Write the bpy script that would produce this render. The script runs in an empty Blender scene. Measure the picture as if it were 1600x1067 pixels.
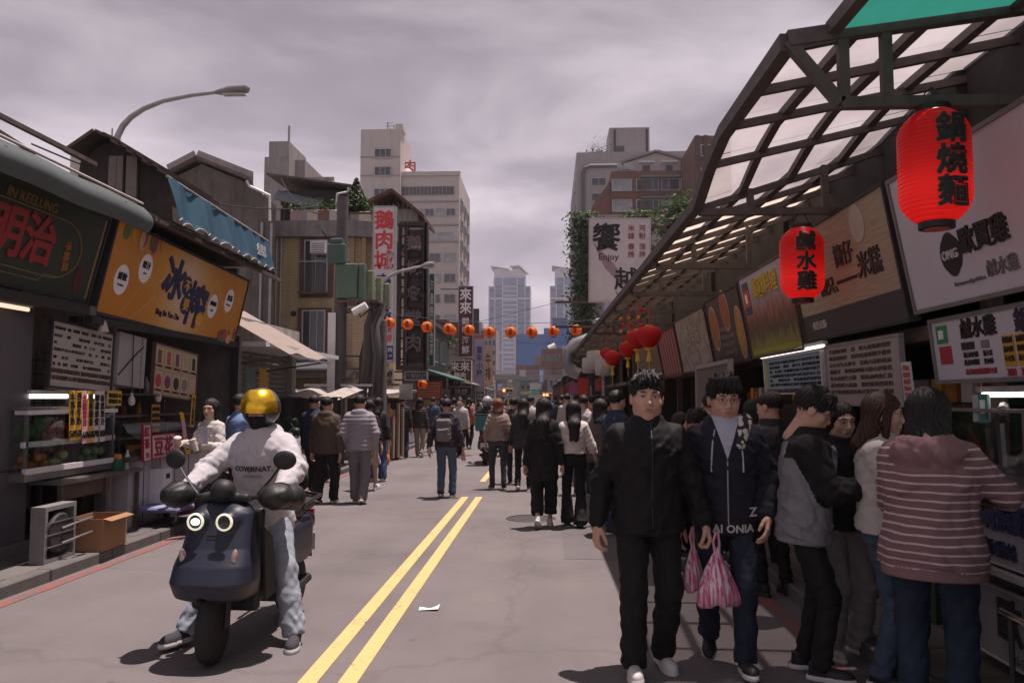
import bpy, math, random
import numpy as np
from mathutils import Vector, Matrix
rnd = random.Random(7)
R = math.radians
sc = bpy.context.scene
COL = sc.collection

# ------------------------------------------------------------ camera
CAM_H = 1.62
PITCH = math.atan(88.5/1244.44); YAW = R(2.665)
cam_d = bpy.data.cameras.new('camera'); cam_d.lens = 28; cam_d.sensor_width = 36
cam_d.clip_start = 0.05; cam_d.clip_end = 3000
cam = bpy.data.objects.new('camera', cam_d); COL.objects.link(cam)
cam.location = (0, 0, CAM_H); cam.rotation_euler = (R(90)+PITCH, 0, YAW)
sc.camera = cam

# ------------------------------------------------------------ world, sun, exposure
SUN_DIR = Vector((0.17, 0.10, 1.0)).normalized()          # towards the sun: high, from the right and a little ahead
world = bpy.data.worlds.new('World'); sc.world = world; world.use_nodes = True
wn = world.node_tree.nodes; wl = world.node_tree.links
for n in list(wn): wn.remove(n)
w_out = wn.new('ShaderNodeOutputWorld'); w_bg = wn.new('ShaderNodeBackground'); w_bg.inputs['Strength'].default_value = 0.1
sky = wn.new('ShaderNodeTexSky'); sky.sky_type = 'NISHITA'; sky.sun_disc = False
sky.sun_elevation = math.asin(SUN_DIR.z); sky.sun_rotation = math.atan2(SUN_DIR.x, SUN_DIR.y)
sky.dust_density = 3.0; sky.air_density = 1.0
geo = wn.new('ShaderNodeTexCoord')
mp = wn.new('ShaderNodeMapping'); mp.inputs['Scale'].default_value = (1.0, 1.0, 3.2); mp.inputs['Location'].default_value = (0.35, 0.2, 0.12)
wl.new(geo.outputs['Generated'], mp.inputs['Vector'])
n1 = wn.new('ShaderNodeTexNoise'); n1.inputs['Scale'].default_value = 2.0; n1.inputs['Detail'].default_value = 6; n1.inputs['Roughness'].default_value = 0.5; n1.inputs['Distortion'].default_value = 0.35
wl.new(mp.outputs[0], n1.inputs['Vector'])
cr = wn.new('ShaderNodeValToRGB')
cr.color_ramp.elements[0].position = 0.34; cr.color_ramp.elements[0].color = (2.05, 1.70, 2.05, 1)
cr.color_ramp.elements[1].position = 0.68; cr.color_ramp.elements[1].color = (6.8, 5.9, 6.3, 1)
e = cr.color_ramp.elements.new(0.50); e.color = (3.3, 2.78, 3.15, 1)
wl.new(n1.outputs['Fac'], cr.inputs['Fac'])
mixw = wn.new('ShaderNodeMix'); mixw.data_type = 'RGBA'; mixw.inputs['Factor'].default_value = 0.9
sz = wn.new('ShaderNodeSeparateXYZ'); wl.new(geo.outputs['Generated'], sz.inputs[0])
gr = wn.new('ShaderNodeMapRange'); gr.inputs['From Min'].default_value = 0.05; gr.inputs['From Max'].default_value = 0.45; gr.inputs['To Min'].default_value = 1.25; gr.inputs['To Max'].default_value = 0.62      # overcast: thinner towards the horizon
wl.new(sz.outputs['Z'], gr.inputs['Value'])
ml = wn.new('ShaderNodeVectorMath'); ml.operation = 'SCALE'; wl.new(cr.outputs[0], ml.inputs[0]); wl.new(gr.outputs[0], ml.inputs['Scale'])
wl.new(sky.outputs[0], mixw.inputs['A']); wl.new(ml.outputs[0], mixw.inputs['B'])
wl.new(mixw.outputs['Result'], w_bg.inputs['Color']); wl.new(w_bg.outputs[0], w_out.inputs['Surface'])

sun_d = bpy.data.lights.new('sun', 'SUN'); sun_d.energy = 4.6; sun_d.angle = R(0.6); sun_d.color = (1.0, 0.865, 0.82)
sun = bpy.data.objects.new('sun', sun_d); COL.objects.link(sun); sun.location = (6, 4, 40)
sun.rotation_euler = SUN_DIR.to_track_quat('Z', 'Y').to_euler()
sc.view_settings.view_transform = 'Standard'; sc.view_settings.look = 'None'
sc.view_settings.exposure = 0.58; sc.view_settings.gamma = 1.0; sc.view_settings.use_curve_mapping = False
sc.cycles.use_denoising = True
sc.cycles.max_bounces = 8; sc.cycles.transparent_max_bounces = 16; sc.cycles.caustics_reflective = False; sc.cycles.caustics_refractive = False
sc.cycles.sample_clamp_indirect = 6.0

# ------------------------------------------------------------ layout helpers (photo pixel -> place)
_cm = Matrix.Translation((0, 0, CAM_H)) @ cam.rotation_euler.to_matrix().to_4x4()
def ray(px, py):
    return (_cm.to_3x3() @ Vector(((px-800)/1244.44, -(py-533.5)/1244.44, -1.0)))
def at(px, py, Y):
    d = ray(px, py); t = Y/d.y; return Vector((d.x*t, Y, CAM_H+d.z*t))
def atx(px, py, X):
    d = ray(px, py); t = X/d.x; return Vector((X, d.y*t, CAM_H+d.z*t))
def gp(px, py, z=0.0):
    d = ray(px, py); t = (z-CAM_H)/d.z; return Vector((d.x*t, d.y*t, z))

# ------------------------------------------------------------ materials
_mats = {}
def M(name, col=(.5, .5, .5), rough=.6, metal=0., var=.12, scale=6., bump=0., bscale=40., spec=.35, streak=0., trans=0., emit=None, es=0., coat=0., dirt=0., alpha=1.):
    if name in _mats: return _mats[name]
    m = bpy.data.materials.new(name); m.use_nodes = True; _mats[name] = m
    nt = m.node_tree; N = nt.nodes; L = nt.links
    b = N['Principled BSDF']
    b.inputs['Roughness'].default_value = rough; b.inputs['Metallic'].default_value = metal
    b.inputs['Specular IOR Level'].default_value = spec
    if coat: b.inputs['Coat Weight'].default_value = coat; b.inputs['Coat Roughness'].default_value = .1
    tc = N.new('ShaderNodeTexCoord')
    c0 = tuple(max(0, c*(1-var)) for c in col)+(1,); c1 = tuple(min(1, c*(1+var*.8)) for c in col)+(1,)
    no = N.new('ShaderNodeTexNoise'); no.inputs['Scale'].default_value = scale; no.inputs['Detail'].default_value = 5; no.inputs['Roughness'].default_value = .65
    L.new(tc.outputs['Object'], no.inputs['Vector'])
    rp = N.new('ShaderNodeMapRange'); rp.inputs['From Min'].default_value = .3; rp.inputs['From Max'].default_value = .7
    L.new(no.outputs['Fac'], rp.inputs['Value'])
    mx = N.new('ShaderNodeMix'); mx.data_type = 'RGBA'; mx.inputs['A'].default_value = c0; mx.inputs['B'].default_value = c1
    L.new(rp.outputs[0], mx.inputs['Factor']); out = mx.outputs['Result']
    if streak or dirt:
        mpn = N.new('ShaderNodeMapping'); mpn.inputs['Scale'].default_value = (3., 3., .25) if streak else (1., 1., 1.)
        L.new(tc.outputs['Object'], mpn.inputs['Vector'])
        n2 = N.new('ShaderNodeTexNoise'); n2.inputs['Scale'].default_value = 1.3 if streak else 2.5; n2.inputs['Detail'].default_value = 7; n2.inputs['Roughness'].default_value = .7
        L.new(mpn.outputs[0], n2.inputs['Vector'])
        r2 = N.new('ShaderNodeMapRange'); r2.inputs['From Min'].default_value = .48; r2.inputs['From Max'].default_value = .72; r2.inputs['To Max'].default_value = streak or dirt
        L.new(n2.outputs['Fac'], r2.inputs['Value'])
        m2 = N.new('ShaderNodeMix'); m2.data_type = 'RGBA'; m2.inputs['B'].default_value = tuple(c*.3 for c in col)+(1,)
        L.new(out, m2.inputs['A']); L.new(r2.outputs[0], m2.inputs['Factor']); out = m2.outputs['Result']
    L.new(out, b.inputs['Base Color'])
    if bump:
        nb = N.new('ShaderNodeTexNoise'); nb.inputs['Scale'].default_value = bscale; nb.inputs['Detail'].default_value = 4
        L.new(tc.outputs['Object'], nb.inputs['Vector'])
        bp = N.new('ShaderNodeBump'); bp.inputs['Strength'].default_value = bump; bp.inputs['Distance'].default_value = .01
        L.new(nb.outputs['Fac'], bp.inputs['Height']); L.new(bp.outputs[0], b.inputs['Normal'])
    if trans:
        tr = N.new('ShaderNodeBsdfTranslucent'); L.new(out, tr.inputs['Color'])
        ms = N.new('ShaderNodeMixShader'); ms.inputs[0].default_value = trans
        L.new(b.outputs[0], ms.inputs[1]); L.new(tr.outputs[0], ms.inputs[2]); L.new(ms.outputs[0], N['Material Output'].inputs['Surface'])
    if alpha < 1: b.inputs['Alpha'].default_value = alpha
    if emit: b.inputs['Emission Color'].default_value = tuple(emit)+(1,); b.inputs['Emission Strength'].default_value = es
    return m
def glass(name, tint=(.9, .92, .92), k=.12, rough=.03):
    if name in _mats: return _mats[name]
    m = bpy.data.materials.new(name); m.use_nodes = True; _mats[name] = m
    N = m.node_tree.nodes; L = m.node_tree.links; N.remove(N['Principled BSDF'])
    t = N.new('ShaderNodeBsdfTransparent'); t.inputs[0].default_value = tint+(1,)
    g = N.new('ShaderNodeBsdfGlossy'); g.inputs['Roughness'].default_value = rough
    x = N.new('ShaderNodeMixShader'); x.inputs[0].default_value = k*.6; L.new(t.outputs[0], x.inputs[1]); L.new(g.outputs[0], x.inputs[2])
    L.new(x.outputs[0], N['Material Output'].inputs['Surface'])
    return m
def node_mat(name, fn):
    """fn(nodes, links, bsdf, texcoord) sets up a special procedural material"""
    if name in _mats: return _mats[name]
    m = bpy.data.materials.new(name); m.use_nodes = True; _mats[name] = m
    N = m.node_tree.nodes; L = m.node_tree.links
    tc = N.new('ShaderNodeTexCoord'); fn(N, L, N['Principled BSDF'], tc); return m
def ramp(N, stops, interp='LINEAR'):
    r = N.new('ShaderNodeValToRGB'); r.color_ramp.interpolation = interp
    el = r.color_ramp.elements
    while len(el) < len(stops): el.new(.5)
    for q, (p, c) in zip(el, stops): q.position = p; q.color = tuple(c)+(1,)
    return r

# ------------------------------------------------------------ objects
def _link(o, parent=None):
    COL.objects.link(o)
    if parent is not None: o.parent = parent
    return o
def tag(o, label=None, cat=None, group=None, kind=None):
    if label: o['label'] = label
    if cat: o['category'] = cat
    if group: o['group'] = group
    if kind: o['kind'] = kind
    return o
def thing(name, label, cat, loc=(0, 0, 0), rz=0., group=None):
    o = bpy.data.objects.new(name, None); o.empty_display_size = .1; _link(o)
    o.location = loc; o.rotation_euler = (0, 0, rz)
    return tag(o, label, cat, group)
def frame_thing(name, label, cat, mat4, group=None):
    o = bpy.data.objects.new(name, None); _link(o); o.matrix_world = mat4
    return tag(o, label, cat, group)
def inst(src, name=None, parent=None, loc=None, rot=None, scale=None):
    o = src.copy(); _link(o)
    o.parent = parent
    if name: o.name = name
    if loc is not None: o.location = loc
    if rot is not None: o.rotation_euler = rot
    if scale is not None: o.scale = scale
    return o
def copy_tree(o, parent=None):
    c = o.copy(); _link(c); c.parent = parent
    for ch in o.children: copy_tree(ch, c)
    return c
class MB:
    def __init__(s): s.v = []; s.f = []; s.m = []; s.mi = 0
    def add(s, vs, fs):
        n = len(s.v); s.v += [tuple(p) for p in vs]; s.f += [tuple(i+n for i in f) for f in fs]; s.m += [s.mi]*len(fs); return s
    def box(s, c, d, rz=0., mat=None, bev=0.):
        x, y, z = (k/2 for k in d)
        if bev:
            b = min(bev, x*.9, y*.9, z*.9); P = []
            for sx in (-1, 1):
                for sy in (-1, 1):
                    for sz in (-1, 1):
                        P += [(sx*x, sy*(y-b), sz*(z-b)), (sx*(x-b), sy*y, sz*(z-b)), (sx*(x-b), sy*(y-b), sz*z)]
            def I(sx, sy, sz, k): return ((sx > 0)*4+(sy > 0)*2+(sz > 0))*3+k
            F = []
            def q(*a): F.append(a)
            for sg in (-1, 1):
                q(*[I(sg, a, b_, 0) for a, b_ in ((-1, -1), (1, -1), (1, 1), (-1, 1))][::sg])
                q(*[I(a, sg, b_, 1) for a, b_ in ((-1, -1), (1, -1), (1, 1), (-1, 1))][::-sg])
                q(*[I(a, b_, sg, 2) for a, b_ in ((-1, -1), (1, -1), (1, 1), (-1, 1))][::sg])
            for a in (-1, 1):
                for b_ in (-1, 1):
                    q(I(a, b_, -1, 0), I(a, b_, -1, 1), I(a, b_, 1, 1), I(a, b_, 1, 0))
                    q(I(a, -1, b_, 0), I(a, -1, b_, 2), I(a, 1, b_, 2), I(a, 1, b_, 0))
                    q(I(-1, a, b_, 1), I(-1, a, b_, 2), I(1, a, b_, 2), I(1, a, b_, 1))
            for sx in (-1, 1):
                for sy in (-1, 1):
                    for sz in (-1, 1): q(I(sx, sy, sz, 0), I(sx, sy, sz, 1), I(sx, sy, sz, 2))
        else:
            P = [(-x, -y, -z), (x, -y, -z), (x, y, -z), (-x, y, -z), (-x, -y, z), (x, -y, z), (x, y, z), (-x, y, z)]
            F = [(3, 2, 1, 0), (4, 5, 6, 7), (0, 1, 5, 4), (1, 2, 6, 5), (2, 3, 7, 6), (3, 0, 4, 7)]
        if mat is not None: P = [mat @ Vector(p) for p in P]
        elif rz:
            cs, sn = math.cos(rz), math.sin(rz); P = [(p[0]*cs-p[1]*sn, p[0]*sn+p[1]*cs, p[2]) for p in P]
        c = Vector(c)
        return s.add([Vector(p)+c for p in P], F)
    def b2(s, lo, hi, bev=0.):
        return s.box([(a+b)/2 for a, b in zip(lo, hi)], [abs(b-a) for a, b in zip(lo, hi)], bev=bev)
    def bar(s, a, b, w, h=None, up=(0, 0, 1)):
        """square bar from a to b"""
        a = Vector(a); b = Vector(b); h = h or w; d = b-a; L = d.length; d.normalize()
        u = Vector(up)
        if abs(d.dot(u)) > .98: u = Vector((1, 0, 0))
        r = d.cross(u).normalized(); u = r.cross(d)
        mt = Matrix((r, d, u)).transposed()
        return s.box((a+b)/2, (w, L, h), mat=mt)
    def cyl(s, a, b, ra, rb=None, n=12, cap=True):
        a = Vector(a); b = Vector(b); rb = ra if rb is None else rb
        d = (b-a).normalized(); u = Vector((0, 0, 1)) if abs(d.z) < .9 else Vector((1, 0, 0))
        r = d.cross(u).normalized(); u = r.cross(d); V = []
        for c, q in ((a, ra), (b, rb)):
            V += [c+(r*math.cos(t)+u*math.sin(t))*q for t in (2*math.pi*i/n for i in range(n))]
        F = [(i, (i+1) % n, n+(i+1) % n, n+i) for i in range(n)]
        if cap: F += [tuple(range(n))[::-1], tuple(range(n, 2*n))]
        return s.add(V, F)
    def tube(s, pts, r, n=8, cap=True):
        pts = [Vector(p) for p in pts]; rs = r if isinstance(r, (list, tuple)) else [r]*len(pts)
        V = []; prev = None
        for i, p in enumerate(pts):
            d = (pts[min(i+1, len(pts)-1)]-pts[max(i-1, 0)]).normalized()
            if prev is None:
                u = Vector((0, 0, 1)) if abs(d.z) < .9 else Vector((1, 0, 0)); a = d.cross(u).normalized()
            else: a = (prev-d*prev.dot(d)).normalized()
            prev = a; b = d.cross(a)
            V += [p+(a*math.cos(t)+b*math.sin(t))*rs[i] for t in (2*math.pi*k/n for k in range(n))]
        F = [(i*n+k, i*n+(k+1) % n, (i+1)*n+(k+1) % n, (i+1)*n+k) for i in range(len(pts)-1) for k in range(n)]
        if cap: F += [tuple(range(n))[::-1], tuple(range((len(pts)-1)*n, len(pts)*n))]
        return s.add(V, F)
    def lathe(s, prof, c=(0, 0, 0), n=20, axis='z', sx=1., sy=1., cap=True):
        V = []
        for r, z in prof:
            for k in range(n):
                t = 2*math.pi*k/n; p = (r*math.cos(t)*sx, r*math.sin(t)*sy, z)
                if axis == 'x': p = (p[2], p[0], p[1])
                if axis == 'y': p = (p[0], p[2], p[1])
                V.append((p[0]+c[0], p[1]+c[1], p[2]+c[2]))
        m = len(prof)
        F = [(i*n+k, i*n+(k+1) % n, (i+1)*n+(k+1) % n, (i+1)*n+k) for i in range(m-1) for k in range(n)]
        if cap and prof[0][0] > 1e-4: F.append(tuple(range(n))[::-1])
        if cap and prof[-1][0] > 1e-4: F.append(tuple(range((m-1)*n, m*n)))
        return s.add(V, F)
    def prism(s, poly, a, b, axis='y'):
        """polygon in the two other axes, extruded from a to b along axis"""
        def P(p, t): return {'x': (t, p[0], p[1]), 'y': (p[0], t, p[1]), 'z': (p[0], p[1], t)}[axis]
        n = len(poly); V = [P(p, a) for p in poly]+[P(p, b) for p in poly]
        return s.add(V, [tuple(range(n))[::-1], tuple(range(n, 2*n))]+[(i, (i+1) % n, n+(i+1) % n, n+i) for i in range(n)])
    def sheet(s, fn, nu, nv, th=0.):
        V = [fn(i/nu, j/nv) for i in range(nu+1) for j in range(nv+1)]
        F = [(i*(nv+1)+j, (i+1)*(nv+1)+j, (i+1)*(nv+1)+j+1, i*(nv+1)+j+1) for i in range(nu) for j in range(nv)]
        return s.add(V, F)
    def quad(s, a, b, c, d): return s.add([a, b, c, d], [(0, 1, 2, 3)])
    def slab(s, a, b, c, d, th):
        a, b, c, d = (Vector(q) for q in (a, b, c, d)); n = (b-a).cross(d-a).normalized()*th
        return s.add([a, b, c, d, a+n, b+n, c+n, d+n], [(3, 2, 1, 0), (4, 5, 6, 7), (0, 1, 5, 4), (1, 2, 6, 5), (2, 3, 7, 6), (3, 0, 4, 7)])
    def ico(s, c, r, n=10, m=6):
        rx, ry, rz = r if isinstance(r, (tuple, list)) else (r, r, r)
        return s.lathe([(max(math.sin(math.pi*i/m), 1e-5), -math.cos(math.pi*i/m)) for i in range(m+1)], (0, 0, 0), n)._xf(c, rx, ry, rz, (m+1)*n)
    def _xf(s, c, rx, ry, rz, k):
        for i in range(len(s.v)-k, len(s.v)):
            p = s.v[i]; s.v[i] = (c[0]+p[0]*rx, c[1]+p[1]*ry, c[2]+p[2]*rz)
        return s
    def build(s, name, mats, parent=None, smooth=False, loc=None):
        me = bpy.data.meshes.new(name); me.from_pydata(s.v, [], s.f)
        for m in (mats if isinstance(mats, (list, tuple)) else [mats]): me.materials.append(m)
        if len(set(s.m)) > 1 or (s.m and s.m[0]): me.polygons.foreach_set('material_index', s.m)
        if smooth:
            me.shade_smooth()
            if smooth != 2: me.set_sharp_from_angle(angle=R(38))
        me.validate(); me.update()
        o = bpy.data.objects.new(name, me); _link(o, parent)
        if loc is not None: o.location = loc
        return o
def structure(o): o['kind'] = 'structure'; return o

# ------------------------------------------------------------ lettering (real glyph geometry)
_txt = {}
def text_mesh(s, bold=0., ext=.004, vertical=False, spacing=1.0, res=2):
    key = (s, round(bold, 4), ext, vertical, spacing, res)
    if key in _txt: return _txt[key]
    cu = bpy.data.curves.new('lettering', 'FONT'); cu.body = '\n'.join(s) if vertical else s
    cu.size = 1.0; cu.align_x = 'CENTER'; cu.align_y = 'CENTER'; cu.offset = min(bold, .008); cu.extrude = ext; cu.resolution_u = res
    cu.space_line = spacing if vertical else 1.0
    if not vertical: cu.space_character = spacing
    ob = bpy.data.objects.new('lettering', cu)
    me = bpy.data.meshes.new_from_object(ob)
    bpy.data.objects.remove(ob); bpy.data.curves.remove(cu)
    if bold > .012 and len(me.vertices):          # heavier strokes: the glyph repeated around a small circle
        rr_ = (bold-.006)*.62; n_ = 8; src_v = [v.co.copy() for v in me.vertices]; src_f = [tuple(p.vertices) for p in me.polygons]; V, F = [], []
        for q in range(n_+1):
            dx, dy = (rr_*math.cos(q*2*math.pi/n_), rr_*math.sin(q*2*math.pi/n_)) if q < n_ else (0, 0); o_ = len(V); V += [(v.x+dx, v.y+dy, v.z+.0002*q) for v in src_v]; F += [tuple(i+o_ for i in f) for f in src_f]
        bpy.data.meshes.remove(me); me = bpy.data.meshes.new('lettering'); me.from_pydata(V, [], F)
    co = np.empty(len(me.vertices)*3); me.vertices.foreach_get('co', co); co = co.reshape(-1, 3)
    if len(co):
        lo, hi = co.min(0), co.max(0); co[:, :2] -= ((lo+hi)/2)[:2]; me.vertices.foreach_set('co', co.ravel())
        dims = (hi-lo)[:2]
    else: dims = (1, 1)
    _txt[key] = (me, dims); return _txt[key]
def letter(s, w, h, mat, parent, loc, rot=(0, 0, 0), bold=.01, vertical=False, spacing=1.0, name='lettering', ext=.004, fit=False):
    """text in the parent's local XY plane by default; scaled to fit w x h"""
    me, d = text_mesh(s, bold, ext, vertical, spacing)
    kx, ky = w/max(d[0], 1e-4), h/max(d[1], 1e-4)
    if not fit: kx = ky = min(kx, ky)
    me2 = me.copy(); me2.materials.clear(); me2.materials.append(mat)
    o = bpy.data.objects.new(name, me2); _link(o, parent); o.location = loc; o.rotation_euler = rot; o.scale = (kx, ky, 1)
    return o
# ------------------------------------------------------------ soft shapes: distance fields meshed by surface nets
def cap(P, a, b, ra, rb):
    X, Y, Z = P; a = np.array(a, float); b = np.array(b, float); d = b-a; L2 = max(d.dot(d), 1e-9)
    px, py, pz = X-a[0], Y-a[1], Z-a[2]
    t = np.clip((px*d[0]+py*d[1]+pz*d[2])/L2, 0, 1)
    return np.sqrt((px-t*d[0])**2+(py-t*d[1])**2+(pz-t*d[2])**2)-(ra+(rb-ra)*t)
def ell(P, c, r):
    X, Y, Z = P; x, y, z = (X-c[0])/r[0], (Y-c[1])/r[1], (Z-c[2])/r[2]
    k0 = np.sqrt(x*x+y*y+z*z)+1e-9; k1 = np.sqrt((x/r[0])**2+(y/r[1])**2+(z/r[2])**2)+1e-9
    return k0*(k0-1)/k1
def rbox(P, c, h, r):
    X, Y, Z = P; q = [np.abs(p-cc)-(hh-r) for p, cc, hh in zip((X, Y, Z), c, h)]
    o = np.sqrt(sum(np.maximum(a, 0)**2 for a in q)); return o+np.minimum(np.maximum(q[0], np.maximum(q[1], q[2])), 0)-r
def torus(P, c, Rr, r, sx=1., sy=1.):
    X, Y, Z = P; x, y, z = (X-c[0])/sx, (Y-c[1])/sy, Z-c[2]
    return np.sqrt((np.sqrt(x*x+y*y)-Rr)**2+z*z)-r
def smin(a, b, k):
    h = np.clip(.5+.5*(b-a)/k, 0, 1); return b+(a-b)*h-k*h*(1-h)
def smax(a, b, k): return -smin(-a, -b, k)
def snet(fn, lo, hi, h):
    lo = np.array(lo, float); hi = np.array(hi, float); n = np.ceil((hi-lo)/h).astype(int)+1
    ax = [lo[i]+h*np.arange(n[i]) for i in range(3)]
    P = np.meshgrid(*ax, indexing='ij'); D = np.asarray(fn(P), float)
    S = D < 0; nx, ny, nz = D.shape
    sm = np.zeros((nx-1, ny-1, nz-1, 3)); cnt = np.zeros((nx-1, ny-1, nz-1))
    def sl(A, o): return A[o[0]:nx-1+o[0], o[1]:ny-1+o[1], o[2]:nz-1+o[2]]
    for axis in range(3):
        o1, o2 = [k for k in range(3) if k != axis]
        for u in (0, 1):
            for w in (0, 1):
                a = [0, 0, 0]; a[o1] = u; a[o2] = w; b = list(a); b[axis] = 1
                da, db = sl(D, a), sl(D, b); m = (da < 0) != (db < 0)
                t = np.where(m, da/np.where(m, da-db, 1), 0)
                sm[..., axis] += t*m
                sm[..., o1] += u*m; sm[..., o2] += w*m; cnt += m
    act = cnt > 0; idx = -np.ones(cnt.shape, int); idx[act] = np.arange(act.sum())
    cells = np.argwhere(act); V = lo+h*(cells+sm[act]/cnt[act][:, None])
    Q = []
    for axis in range(3):
        o1, o2 = [(1, 2), (2, 0), (0, 1)][axis]
        s0 = [slice(None)]*3; s1 = [slice(None)]*3; s0[axis] = slice(0, -1); s1[axis] = slice(1, None)
        ch = S[tuple(s0)] != S[tuple(s1)]
        e = np.argwhere(ch); e = e[(e[:, o1] > 0) & (e[:, o2] > 0) & (e[:, o1] < D.shape[o1]-1) & (e[:, o2] < D.shape[o2]-1)]
        if not len(e): continue
        ins = S[tuple(s0)][tuple(e.T)]
        q = []
        for du, dw in ((-1, -1), (0, -1), (0, 0), (-1, 0)):
            c = e.copy(); c[:, o1] += du; c[:, o2] += dw; q.append(idx[tuple(c.T)])
        q = np.stack(q, 1); q[~ins] = q[~ins][:, ::-1]; Q.append(q)
    return V, np.concatenate(Q) if Q else np.zeros((0, 4), int)
def np_mesh(name, V, Q, mats, parent=None, mi=None, smooth=True):
    me = bpy.data.meshes.new(name); V = np.asarray(V, np.float32); Q = np.asarray(Q)
    me.vertices.add(len(V)); me.vertices.foreach_set('co', V.ravel())
    me.loops.add(Q.size); me.loops.foreach_set('vertex_index', Q.ravel().astype(np.int32))
    me.polygons.add(len(Q)); me.polygons.foreach_set('loop_start', np.arange(0, Q.size, 4, dtype=np.int32))
    for m in (mats if isinstance(mats, (list, tuple)) else [mats]): me.materials.append(m)
    if mi is not None: me.polygons.foreach_set('material_index', np.asarray(mi, np.int32))
    if smooth: me.polygons.foreach_set('use_smooth', np.ones(len(Q), bool))
    me.update(calc_edges=True); me.validate()
    o = bpy.data.objects.new(name, me); return _link(o, parent)
def blob(name, fn, lo, hi, h, mat, parent=None, xf=None):
    V, Q = snet(fn, lo, hi, h)
    if xf is not None: V = V @ np.array(xf.to_3x3()).T+np.array(xf.translation)
    return np_mesh(name, V, Q, mat, parent)
def folds(P, amp, seed, f=1.0):
    rs = np.random.RandomState(seed); X, Y, Z = P; d = 0
    wob = np.sin(9*f*X+3)*.9+np.sin(7*f*Z+1.3*seed)*1.1+np.sin(8*f*Y+seed)
    for i in range(4):
        k = rs.normal(size=3)*np.array((14, 14, 20))*f; ph = rs.rand()*6
        s = np.sin(k[0]*X+k[1]*Y+k[2]*Z+ph+1.3*wob)
        d = d+(1-np.abs(s))**2*.8*(1 if i % 2 else -1)
    return d*amp*.6

# ------------------------------------------------------------ people
SKIN = {}
def skin_mat(i=0):
    c = [(.50, .295, .215), (.54, .335, .25), (.42, .24, .165)][i]
    return M('skin_%d' % i, c, .48, var=.10, scale=25, bump=.08, bscale=220, spec=.4)
LIP = lambda: M('lips', (.37, .175, .14), .4, var=.08)
EYEW = lambda: M('eye_white', (.55, .50, .47), .25, var=.02)
EYED = lambda: M('eye_dark', (.012, .008, .007), .15, var=.0, spec=.6)
def hair_mat(name, col):
    def f(N, L, b, tc):
        mpn = N.new('ShaderNodeMapping'); mpn.inputs['Scale'].default_value = (130, 130, 9)
        L.new(tc.outputs['Object'], mpn.inputs[0]); n = N.new('ShaderNodeTexNoise'); n.inputs['Scale'].default_value = 1; n.inputs['Detail'].default_value = 3
        L.new(mpn.outputs[0], n.inputs['Vector'])
        r = ramp(N, [(.3, tuple(c*.45 for c in col)), (.7, tuple(min(1, c*1.8) for c in col))]); L.new(n.outputs['Fac'], r.inputs[0]); L.new(r.outputs[0], b.inputs['Base Color'])
        b.inputs['Roughness'].default_value = .55; b.inputs['Specular IOR Level'].default_value = .28
        bp = N.new('ShaderNodeBump'); bp.inputs['Strength'].default_value = .5; bp.inputs['Distance'].default_value = .005; L.new(n.outputs['Fac'], bp.inputs['Height']); L.new(bp.outputs[0], b.inputs['Normal'])
    return node_mat(name, f)
def cloth(name, col, var=.12, rough=.85, bump=.25, bscale=320):
    return M(name, col, rough, var=var, scale=9, bump=bump, bscale=bscale, spec=.2)
def ik(a, c, l1, l2, hint):
    a = np.array(a, float); c = np.array(c, float); d = c-a; L = np.linalg.norm(d); mx = (l1+l2)*.998
    if L > mx: c = a+d/L*mx; d = c-a; L = mx
    u = d/L; x = (l1*l1-l2*l2+L*L)/(2*L); r = math.sqrt(max(l1*l1-x*x, 0))
    h = np.array(hint, float); h = h-u*h.dot(u); h /= max(np.linalg.norm(h), 1e-6)
    return a+u*x+h*r, c
def hand_mesh(side, curl, h, grip=None):
    """local: wrist at origin, fingers along -Z, palm towards -side*X, thumb towards -Y"""
    pr = []; sx = -side
    pr.append((( 0, .0, .02), (0, 0, -.02), .024, .026))
    for i, y in enumerate((-.030, -.011, .010, .029)):
        pr.append(((0, y*.55, -.015), (0, y, -.085), .019, .0125))
        L = (.041, .046, .043, .034)[i]; a = R(8+curl*.55); p = np.array((0, y, -.088)); yy = y*.12
        for k, (f, r0, r1) in enumerate(((1, .0105, .0098), (.62, .0098, .0088), (.5, .0088, .0072))):
            q = p+np.array((sx*math.sin(a), yy/L*.012, -math.cos(a)))*L*f; pr.append((p, q, r0, r1)); p = q; a += R(curl*(.95 if k == 0 else .7)+3)
    t0 = np.array((sx*.006, -.020, -.018)); t1 = t0+np.array((sx*.014, -.026, -.030)); t2 = t1+np.array((sx*(.006+curl*.0003), -.012+curl*.0002, -.032)); t3 = t2+np.array((sx*(.004+curl*.0003), -.002+curl*.00015, -.025))
    pr += [(t0, t1, .017, .0135), (t1, t2, .0125, .011), (t2, t3, .0108, .008)]
    def fn(P):
        d = None
        for a, b, ra, rb in pr:
            e = cap(P, a, b, ra, rb); d = e if d is None else smin(d, e, .006)
        return d
    return snet(fn, (-.10, -.095, -.215), (.10, .065, .055), h)
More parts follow.
